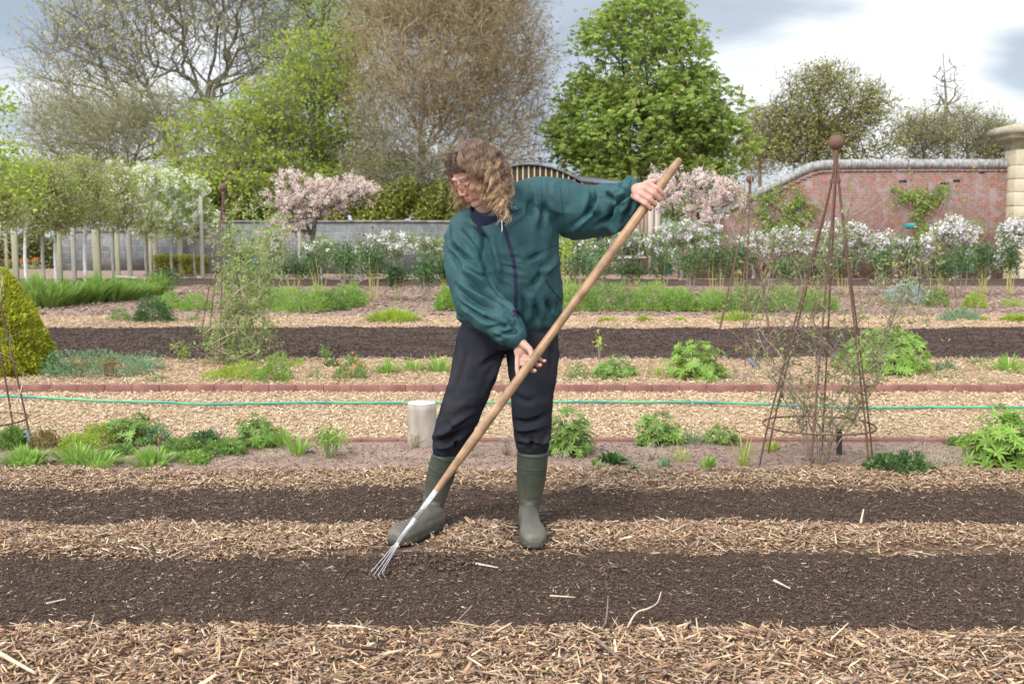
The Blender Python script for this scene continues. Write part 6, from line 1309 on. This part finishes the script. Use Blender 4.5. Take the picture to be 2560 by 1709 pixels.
# dark leaved peony like shrubs on yellow stems
pe = [(610, 655, 722, 70), (665, 650, 725, 70), (735, 645, 730, 75), (800, 640, 735, 90), (865, 645, 745, 80), (935, 645, 748, 85), (1000, 655, 745, 60), (1065, 650, 750, 80), (1110, 660, 740, 50),
      (1440, 655, 735, 80), (1500, 660, 730, 70), (1580, 650, 728, 85), (1655, 640, 735, 80), (1720, 635, 735, 90), (1790, 632, 738, 95), (1850, 640, 738, 85), (1960, 645, 735, 80), (2030, 645, 735, 80), (2110, 640, 735, 85), (2190, 650, 738, 80), (2270, 640, 732, 70), (2335, 630, 738, 80), (2400, 625, 740, 85), (2460, 630, 738, 80), (2520, 635, 742, 75)]
for i, (px, pt, pb, w_) in enumerate(pe):
    side_ = 'left of the person' if px < 1200 else 'right of the person'
    ref = ['behind the left obelisk', 'right of the left obelisk', 'under the left cherry', 'under the middle of the cherry', 'with a yellow stem, under the cherry edge', 'before the block wall', 'small one before the block wall', 'close to the jacket shoulder', 'touching the jacket sleeve',
           'under the raised arm', 'under the shed window', 'crossed by the pole', 'below the shed posts', 'below the right cherry', 'left of the slim obelisk', 'seen through the slim obelisk', 'right of the slim obelisk', 'seen behind the big obelisk', 'right of the big obelisk', 'above the silvery artemisia', 'behind the artemisia', 'with bright yellow stems', 'broadest one at right', 'with curved yellow stem', 'at the right frame edge'][i]
    bush(px, pt - 4 + (i * 29 % 5 - 2) * 9, pb + (i * 3 % 4 - 1) * 3, w_ * (.8 + .12 * (i * 7 % 4)), 'dark leaved shrub on yellowish stems ' + ref, 560 + 120 * (i % 3), [G_deep, G_dark, G_deep][i % 3], [B_ystem, B_dry][i % 3 == 1], .085, .035, 'peony_shrub', .34, 8, 'shrub', 'dark leaved shrubs on yellow stems')
# tall airy filler shrubs in front of the shed and under the sleeve
bush(1415, 610, 735, 60, 'tall yellowish airy shrub beside the jacket side', 700, G_lime, B_ystem, .06, .02, bare=.15)
bush(1480, 640, 740, 90, 'grey-green spiky shrub under the raised arm', 900, G_blue, B_stem, .07, .012, bare=.1)

# --- blossom trees and trained fruit
def blossom(px, py_base, Y, label, ells, nt, seed, fm, lm, nf, nl, trunk, wood=B_dark, fl=.05, group=None, name='cherry_tree', cat='tree', rt=.008, wob=.15, pen=.15, cull=-.28):
    base = np.array([wx(px, Y), Y, 0.]); r = np.random.default_rng(seed); t_ = thing(name, base, label, cat, group); T = Tree(base, trunk, seed); E_ = env_pts(int(nt * 1.5), ells, r); E_ = E_[noise(E_ * 1.6, seed) > cull]; T.grow(E_, .22, wob, .1, pen=pen); b = Buf(); T.wood(b, rt, 2.3); b.build('trunk', wood, t_)
    tips = T.A[T.tips]; thin = T.A[T.rad < rt * 1.9]
    if nl: n = nl; p_ = thin[r.integers(0, len(thin), n)] + r.normal(size=(n, 3)) * .10; b = Buf(); leaves(b, p_, nrm(rdir(n, r) + [0, 0, .4]), r.uniform(.6, 1.2, n) * .075, .038); b.build('leaves', lm, t_)
    if nf: k = nf // 14; c = thin[r.integers(0, len(thin), k)] + r.normal(size=(k, 3)) * .06; c = np.repeat(c, 14, 0) + r.normal(size=(k * 14, 3)) * .036; b = Buf(); leaves(b, c, nrm(rdir(len(c), r) + [0, -.2, .2]), r.uniform(.7, 1.3, len(c)) * fl, fl * .85); b.build('blossom', fm, t_)
    return t_
Y = 31; blossom(790, 700, Y, 'pink blossomed cherry tree left of the person in front of the block wall', [EP(790, 500, Y, 95, 50), EP(720, 480, Y, 60, 55), EP(880, 485, Y, 75, 30), EP(730, 560, Y, 60, 40), EP(720, 440, Y, 28, 25), EP(860, 470, Y, 90, 28), EP(680, 600, Y, 40, 35), EP(940, 470, Y, 35, 15)], 300, 31, F_pink, G_red, 14000, 2000, [P(775, 640, Y), P(782, 590, Y), P(790, 540, Y)], pen=.3, cull=-.7)
Y = 34; blossom(370, 690, Y, 'pink blossomed cherry tree rising behind the white pear blossom at left', [EP(370, 450, Y, 95, 35), EP(370, 520, Y, 90, 60), EP(310, 480, Y, 50, 40)], 240, 32, F_pink, G_red, 11000, 1200, [P(370, 600, Y), P(372, 540, Y)])
Y = 32; blossom(1755, 690, Y, 'pink blossomed cherry tree right of the raised hand', [EP(1720, 480, Y, 110, 55), EP(1800, 500, Y, 80, 45), EP(1650, 450, Y, 50, 35), EP(1760, 550, Y, 90, 30)], 380, 33, F_pink, G_red, 19000, 1800, [P(1755, 620, Y), P(1752, 570, Y), P(1745, 540, Y)])
# pleached row: white trunks, olive leaves; the right ones in white blossom
pl_ = [(-25, 722, 22, 0, 'leftmost pleached tree, cut by the frame edge'), (62, 712, 24, 0, 'pleached tree on the first white trunk'), (106, 708, 24.5, 0, 'pleached tree on the dark slanting trunk'), (137, 706, 25, 0, 'pleached tree on the thin white trunk'), (211, 702, 26, 0, 'pleached tree on the knobbly white trunk'), (281, 696, 27.5, 1, 'pleached tree with the first few white flowers')]
for i, (px, pb, Y, f_, lab) in enumerate(pl_):
    blossom(px, pb, Y, 'olive leaved ' + lab, [EP(px - 8, 450 + 12 * (i % 2), Y, 62, 60, 40), EP(px + 22, 520, Y, 62, 58, 40)], 380, 40 + i, F_white, G_pleach, 1500 * f_, 5200, [P(px, 640, Y), P(px + 2, 575, Y), P(px + 3, 520, Y)], B_white if i in (1, 3, 4) else B_grey, .06, 'pleached trees along the posts at left', 'pleached_tree', rt=.0042, wob=.1)
for i, (px, Y, sx_, lab) in enumerate(((365, 29, 50, 'between the two tall grey posts'), (430, 30, 48, 'left of the olive post'), (487, 30.5, 46, 'right of the olive post, beside the left obelisk'))):
    blossom(px, 690, Y, 'slender pear tree in white blossom ' + lab, [EP(px - 12, 460 + 10 * i, Y, sx_, 42, 30), EP(px + 14, 550, Y, sx_ * 1.1, 50, 30)], 240, 50 + i, F_white, G_lime, 3600, 3200, [P(px - 2, 650, Y), P(px, 580, Y), P(px, 520, Y)], B_grey, .065, 'white blossomed pears along the posts', 'pear_tree', rt=.004, wob=.1)
# espalier apples at right and left of the person
ap = [(700, 605, 625, 27, .35), (800, 610, 640, 27, .25), (900, 605, 645, 27, .4), (985, 600, 640, 27, .7), (1075, 600, 640, 28, .7), (1120, 625, 660, 28, .3), (1430, 600, 640, 28, .3), (1490, 600, 640, 28, .3), (1560, 585, 640, 28, .5), (1640, 590, 640, 28, .6), (1700, 585, 630, 28, .8), (1800, 580, 640, 28, .9), (1880, 580, 640, 28, 1.0), (1960, 590, 640, 28, .9), (2040, 580, 640, 28, .9), (2120, 590, 640, 28, 1.0), (2200, 600, 640, 28, 1.3), (2290, 580, 640, 28, 1.5), (2390, 570, 640, 28, 1.8), (2470, 600, 640, 28, 1.2), (2540, 580, 640, 28, 1.7)]
for i, (px, pc, pb, Y, f_) in enumerate(ap):
    ref = ['behind the left obelisk', 'under the left cherry', 'right of the cherry', 'with many flowers before the block wall', 'close to the jacket shoulder', 'half hidden by the jacket sleeve', 'under the raised sleeve', 'before the shed window, left', 'before the shed window, right', 'before the grey shed posts', 'right of the grey shed posts', 'left of the slim obelisk', 'behind the slim obelisk', 'right of the slim obelisk', 'left behind the big obelisk', 'right behind the big obelisk', 'right of the big obelisk', 'below the wall climber', 'thick with flowers below the brick wall', 'thinly flowered before the brick wall', 'at the right frame edge'][i]
    wd_ = (58 if px > 1600 else 55) * (.8 + .35 * ((i * 5) % 4) / 3); pc += ((i * 7) % 5 - 2) * 9
    blossom(px, pb, Y, 'trained apple tree in pale blossom ' + ref, [EP(px, pc + 22, Y, wd_, 33, 40)], 110, 60 + i, F_apple, G_apple, int(1500 * f_), 1300 if px > 1600 else 1200, [P(px + 5, 690, Y), P(px - 4, 640, Y), P(px - 15, 615, Y)], B_grey, .065, 'trained apple trees in blossom', 'apple_tree', rt=.007, wob=.25)
# apple branch reaching in at the left edge
Y = 13; t_ = blossom(-150, 900, Y, 'leafy apple tree whose upright branches reach in at the left edge', [EP(-90, 340, Y, 120, 160), EP(0, 290, Y, 80, 100), EP(20, 430, Y, 90, 80)], 90, 90, F_white, G_lime, 0, 2300, [P(-150, 700, Y), P(-140, 550, Y), P(-120, 450, Y)], B_grey, .05, None, 'apple_tree', rt=.005, pen=.3)
# clipped hedge pieces, climbers on the brick wall, orange tulips
G_box = leaf_mat('box_leaves', [(.20, .20, .03), (.28, .27, .05), (.16, .17, .03)], .25)
for (xa, xb, lab) in ((388, 436, 'left clipped box hedge block by the wall'), (452, 512, 'right clipped box hedge block by the wall')):
    Yh = 33; a_, c_ = wx(xa, Yh), wx(xb, Yh); zt_ = wz(638, Yh); n = 5200; p_ = np.stack([PR.uniform(a_, c_, n), PR.uniform(Yh - .3, Yh + .5, n), PR.uniform(0, 1, n) ** .6 * zt_], 1); p_ += PR.normal(size=p_.shape) * .02; b = Buf(); leaves(b, p_, rdir(n, PR), .05, .035); tag(b.build('clipped_hedge', G_box, origin=((a_ + c_) / 2, Yh, 0)), lab, 'hedge')
def climber(label, pts, n, seed, name='wall_climber', L=.085):
    r = np.random.default_rng(seed); base = np.array([wx(pts[0][0], YB - .1), YB - .1, 0.]); t_ = thing(name, base, label, 'climber'); T = Tree(base, [P(pts[0][0], 640, YB - .12), P(pts[0][0], 600, YB - .12)], seed)
    T.grow([P(x, y, YB - .12) for x, y in pts], .15, .1, .1); b = Buf(); T.wood(b, .006); b.build('stem', B_dry, t_); c = T.A[T.A[:, 2] > wz(600, YB)]; p_ = c[r.integers(0, len(c), n)] + r.normal(size=(n, 3)) * [.13, .05, .09]; p_[:, 1] = np.minimum(p_[:, 1], YB - .03); b = Buf(); leaves(b, p_, nrm(rdir(n, r) + [0, -.4, -.3]), L, L * .7, None); b.build('leaves', G_fr, t_)
G_fr = leaf_mat('climber_leaves', [(.16, .28, .03), (.24, .38, .05), (.32, .42, .08)], .4)
climber('leafy green climber spreading over the low ramped part of the brick wall', [(1905, 540), (1920, 500), (1945, 480), (1960, 525), (1985, 475), (1990, 510), (2010, 545), (1975, 550), (2005, 505), (1900, 490), (2030, 520), (1950, 565), (1985, 560)], 1500, 5)
climber('green climber on wires in the middle of the brick wall', [(2303, 560), (2300, 530), (2310, 500), (2300, 480), (2330, 490), (2350, 478), (2365, 470), (2270, 490), (2250, 500), (2240, 475), (2290, 545), (2350, 500), (2310, 575)], 900, 6)
t_, g = plant('orange_tulips', 'band of small red-orange tulips far behind the pleached trunks', 'flowers', 60, 672); 
b = Buf(); c = g + np.stack([PR.uniform(-.8, .6, 70), PR.uniform(-.3, .3, 70), PR.uniform(.25, .4, 70)], 1); [leaves(b, c, nrm(rdir(70, PR) * .4 + [0, 0, 1]),   .055, .04) for _ in range(3)]; b.build('flowers', F_org, t_); b = Buf(); tubes(b, np.stack([c - [0, 0, .4], c], 1), [[.006, .005]], 3); b.build('stem', B_stem, t_)
# teal crates / netting by the brick wall, blue tool, white sack
M_teal = plain_mat('teal_plastic', (.02, .20, .18), (.05, .30, .27), 5, .5); M_blue = plain_mat('blue_plastic', (.06, .22, .45), (.09, .28, .52), 5, .5)
for (px, py, w_, h_, lab) in ((2405, 668, 60, 28, 'teal plastic netting bundle behind the apple trees at right'), (2510, 655, 70, 22, 'teal plastic cover near the stone pier'), (1672, 675, 18, 22, 'small teal tub below the shed posts'), (2275, 565, 26, 12, 'teal plastic box on the wall foot behind the apple trees')):
    Yt = 29.3; k = ppm(Yt); c = P(px, py, Yt); b = Buf(); rg = []
    for f_ in (0, .1, .5, .9, 1): q_ = .85 + .15 * math.sin(f_ * 3.14); rg.append((c + [0, 0, (f_ - .5) * h_ / k], (w_ / 2 / k * q_, 0, 0), (0, .25 * q_, 0)))
    loft(b, rg, 12); b.v[0] += (noise(b.v[0] * 6, 3) * .03)[:, None]; tag(b.build('teal_cover', M_teal, origin=c), lab, 'cover')
g = G(638, 690); b = Buf(); tube(b, [P(634, 662, g[1]), P(650, 622, g[1])], .035, 8); tag(b.build('blue_tool', M_blue, origin=g), 'small blue tool handle leaning by the block wall', 'tool')
g = G(676, 694); b = Buf(); sphere(b, P(676, 682, g[1]), (.09, .07, .09)); tag(b.build('white_sack', M_white, origin=g, smooth=True), 'small white sack on the ground left of the cherry tree', 'sack')
b = Buf(); a_ = G(500, 715); b.add([[wx(480, a_[1]) , a_[1], .012], [wx(515, a_[1]), a_[1], .012], [wx(508, 33), 33, .012], [wx(484, 33), 33, .012]], [[0, 1, 2, 3]]); tag(b.build('path', M_path, origin=a_), kind='structure')

# --- obelisks
m, t = mat('rusty_iron'); n1 = noise_node(t, 22, 5, .65); c = mixc(t, n1, (.07, .037, .030), (.18, .092, .065)); surf(t, c, .8, n1, .4, .002, .3); M_rust = m
def obelisk(top, ring_c, base_c, rr, rb, rod, ball, label, zring, tw=.3, nrod=6):
    t_ = thing('rose_obelisk', base_c, label, 'obelisk', 'rusty iron obelisks'); ap = top - np.array([0, 0, ball]); neck = ap - np.array([0, 0, .16]) ; ax = ring_c - ap
    for i in range(nrod):
        a = tw + i * 2 * math.pi / nrod; rv = np.array([math.cos(a), math.sin(a), 0]); p_ring = np.array([ring_c[0], ring_c[1], zring]) + rv * rr; p_b = np.array([base_c[0], base_c[1], -.02]) + rv * rb
        pts = [ap + rv * .006, neck + rv * .020, neck * .72 + p_ring * .28 + rv * .012, neck * .4 + p_ring * .6 + rv * .008, p_ring, p_b]; b = Buf(); tube(b, smoothline(pts, 6), rod, 6); b.build('rod', M_rust, t_, smooth=True)
    b = Buf(); an = np.linspace(0, 2 * np.pi, 49); tube(b, [[ring_c[0] + (rr + rod) * math.cos(a), ring_c[1] + (rr + rod) * math.sin(a), zring + .002 * math.sin(a * 3)] for a in an], rod * .95, 6); b.build('ring', M_rust, t_, smooth=True)
    b = Buf(); tube(b, [neck - [0, 0, .01], neck + [0, 0, .01]], .028, 10); tube(b, [ap - [0, 0, .03], ap], .014, 10); b.build('collar', M_rust, t_, smooth=True)
    b = Buf(); sphere(b, top, ball, None, 28, 20); b.build('ball_finial', M_rust, t_, smooth=True); return t_
Y1 = 5.62; b1 = np.array([wx(2040, Y1), Y1, 0]); b1[0] = P(2042, 1130, Y1)[0]; obelisk(P(2091, 356, Y1 - .05), np.array([P(2047, 1062, Y1)[0], Y1, 0]), b1, .288, .325, .0052, .039, 'large rusty iron obelisk with a ball finial and tangled climber, right foreground', P(2047, 1062, Y1)[2], .15)
Y2 = 9.75; b2 = np.array([P(1860, 920, Y2)[0], Y2, 0]); obelisk(P(1875, 448, Y2), np.array([P(1860, 858, Y2)[0], Y2, 0]), b2, .280, .305, .0048, .037, 'slim bare rusty obelisk in the chip bed left of the large one', P(1860, 858, Y2)[2], .35)
Y3 = 9.9; b3 = np.array([P(572, 915, Y3)[0], Y3, 0]); obelisk(P(558, 468, Y3), np.array([P(572, 878, Y3)[0], Y3, 0]), b3, .280, .31, .005, .038, 'rusty obelisk at left thickly covered by a green climber', P(572, 878, Y3)[2], .5)
Y4 = 6.05; b4 = np.array([P(-70, 1120, Y4)[0], Y4, 0]); obelisk(P(-85, 350, Y4), np.array([P(-68, 1050, Y4)[0], Y4, 0]), b4, .288, .325, .0052, .039, 'rusty obelisk cut off by the left frame edge', P(-68, 1050, Y4)[2], .2)
B_rosew = plain_mat('rose_wood', (.16, .115, .085), (.34, .26, .20), 20, .9)
def rose(base, top, label, seed, nst, R0, leafm, nl, L, bulge=1.0, zr=(.1, 1), xo=0, stemm=B_dry, r0=.0035, nt=200, shoot=.12, rad=None):
    r = np.random.default_rng(seed); t_ = thing('climbing_rose', base, label, 'climber'); b = Buf(); axis = top - base; pts = []
    for i in range(nst):
        a = r.uniform(0, 6.28); n_ = 14; ss = np.linspace(0, r.uniform(.6, 1.0) if zr[1] == 1 else zr[1], n_); a_s = a + np.cumsum(r.normal(0, .35, n_)); rd = R0 * (1 - .82 * ss) * bulge * r.uniform(.5, 1.25) * np.clip(.35 + ss * 3, 0, 1) + .01
        if rad is not None: rd = rd * np.interp(ss, rad[0], rad[1])
        p_ = base + axis * ss[:, None] + np.stack([np.cos(a_s) * rd + xo * ss, np.sin(a_s) * rd, 0 * ss], 1) + r.normal(size=(n_, 3)) * .012; tubes(b, smoothline(p_, 3)[None], [np.linspace(r0, r0 * .4, (n_ - 1) * 3 + 1)], 4); pts.append(p_)
    A = np.concatenate(pts); A = A[A[:, 2] > base[2] + axis[2] * zr[0]]; i = r.integers(0, len(A), nt); s0 = A[i]; d = nrm(rdir(nt, r) + [0, 0, .3]); e_ = s0 + d * r.uniform(.3, 1, (nt, 1)) * shoot; m2 = (s0 + e_) / 2 + r.normal(size=(nt, 3)) * shoot * .12; tubes(b, np.stack([s0, m2, e_], 1), [[r0 * .45, r0 * .35, r0 * .2]], 3); b.build('stem', stemm, t_)
    c = np.concatenate([e_, m2, A]); p_ = c[r.integers(0, len(c), nl)] + r.normal(size=(nl, 3)) * .012; b = Buf(); leaves(b, p_, nrm(rdir(nl, r) + [0, 0, .2]), r.uniform(.6, 1.2, nl) * L, L * .5); b.build('leaves', leafm, t_); return t_
G_rose2 = leaf_mat('fresh_climber_leaves', [(.22, .32, .08), (.30, .40, .11), (.38, .44, .16)], .4)
G_rose = leaf_mat('rose_leaves', [(.20, .24, .07), (.28, .32, .10), (.34, .30, .14), (.16, .20, .06)], .4)
rose(b1 + [.02, 0, 0], P(2085, 420, Y1), 'thin wiry climber with few small leaves on the large obelisk', 3, 19, .27, G_rose, 2500, .028, 1.2, (.12, 1), .18, B_rosew, .0032, 750, .24, rad=([0, .2, .4, .7, 1], [.35, .7, 1.8, 2.6, 8.0]))
rose(b3 + [.05, 0, 0], P(578, 500, Y3), 'dense green climber with dry lower stems filling the left obelisk', 4, 24, .25, G_rose2, 4300, .040, 1.1, (.05, 1), .24, B_straw, .0035, 1100, .17, rad=([0, .3, .6, 1], [1.5, 1.0, 1.4, 3.6]))
rose(b4, P(-60, 500, Y4), 'dry wiry climber stems at the left edge obelisk', 6, 9, .30, G_rose, 60, .02, 1.4, (.1, 1), .05, B_straw, .003, 160, .22)
tw = [(0, 760), (20, 850), (5, 930), (35, 870), (80, 800)]

for i in range(26):
    px = 150 + i * 93 + PR.uniform(-30, 30)
    if 1100 < px < 1400: continue
    pb = PR.uniform(925, 958); mound(px, pb - PR.uniform(8, 18), pb, PR.uniform(16, 34), 'tiny green weed seedling in the pale chips beyond the path', 130, [G_lup, G_lime, G_blue][i % 3], .020, .009, name='weed', stems=4, group='weed seedlings in the chip bed')
for i in range(22):
    px = 60 + i * 115 + PR.uniform(-35, 35); pb = PR.uniform(1120, 1172)
    if 1080 < px < 1400: continue
    twiggy(px, pb - PR.uniform(14, 34), pb, PR.uniform(20, 46), 'small wisp of dead straw on the pink soil of the near bed', 12, [B_straw, B_dry][i % 2], 'straw_wisp', .0011, 'dry stems', 1.2, .25)['group'] = 'straw wisps in the near bed'
for i in range(16):
    px = 90 + i * 160 + PR.uniform(-50, 50); pb = PR.uniform(900, 950)
    if 1100 < px < 1400: continue
    twiggy(px, pb - PR.uniform(14, 30), pb, PR.uniform(30, 60), 'small wisp of dry stalks in the pale chips beyond the path', 14, [B_straw, B_dry][i % 2], 'straw_wisp', .0016, 'dry stems', 1.2, .2)['group'] = 'straw wisps in the chip bed'
for o in list(bpy.data.objects):
    if '_o' in o.keys(): del o['_o']
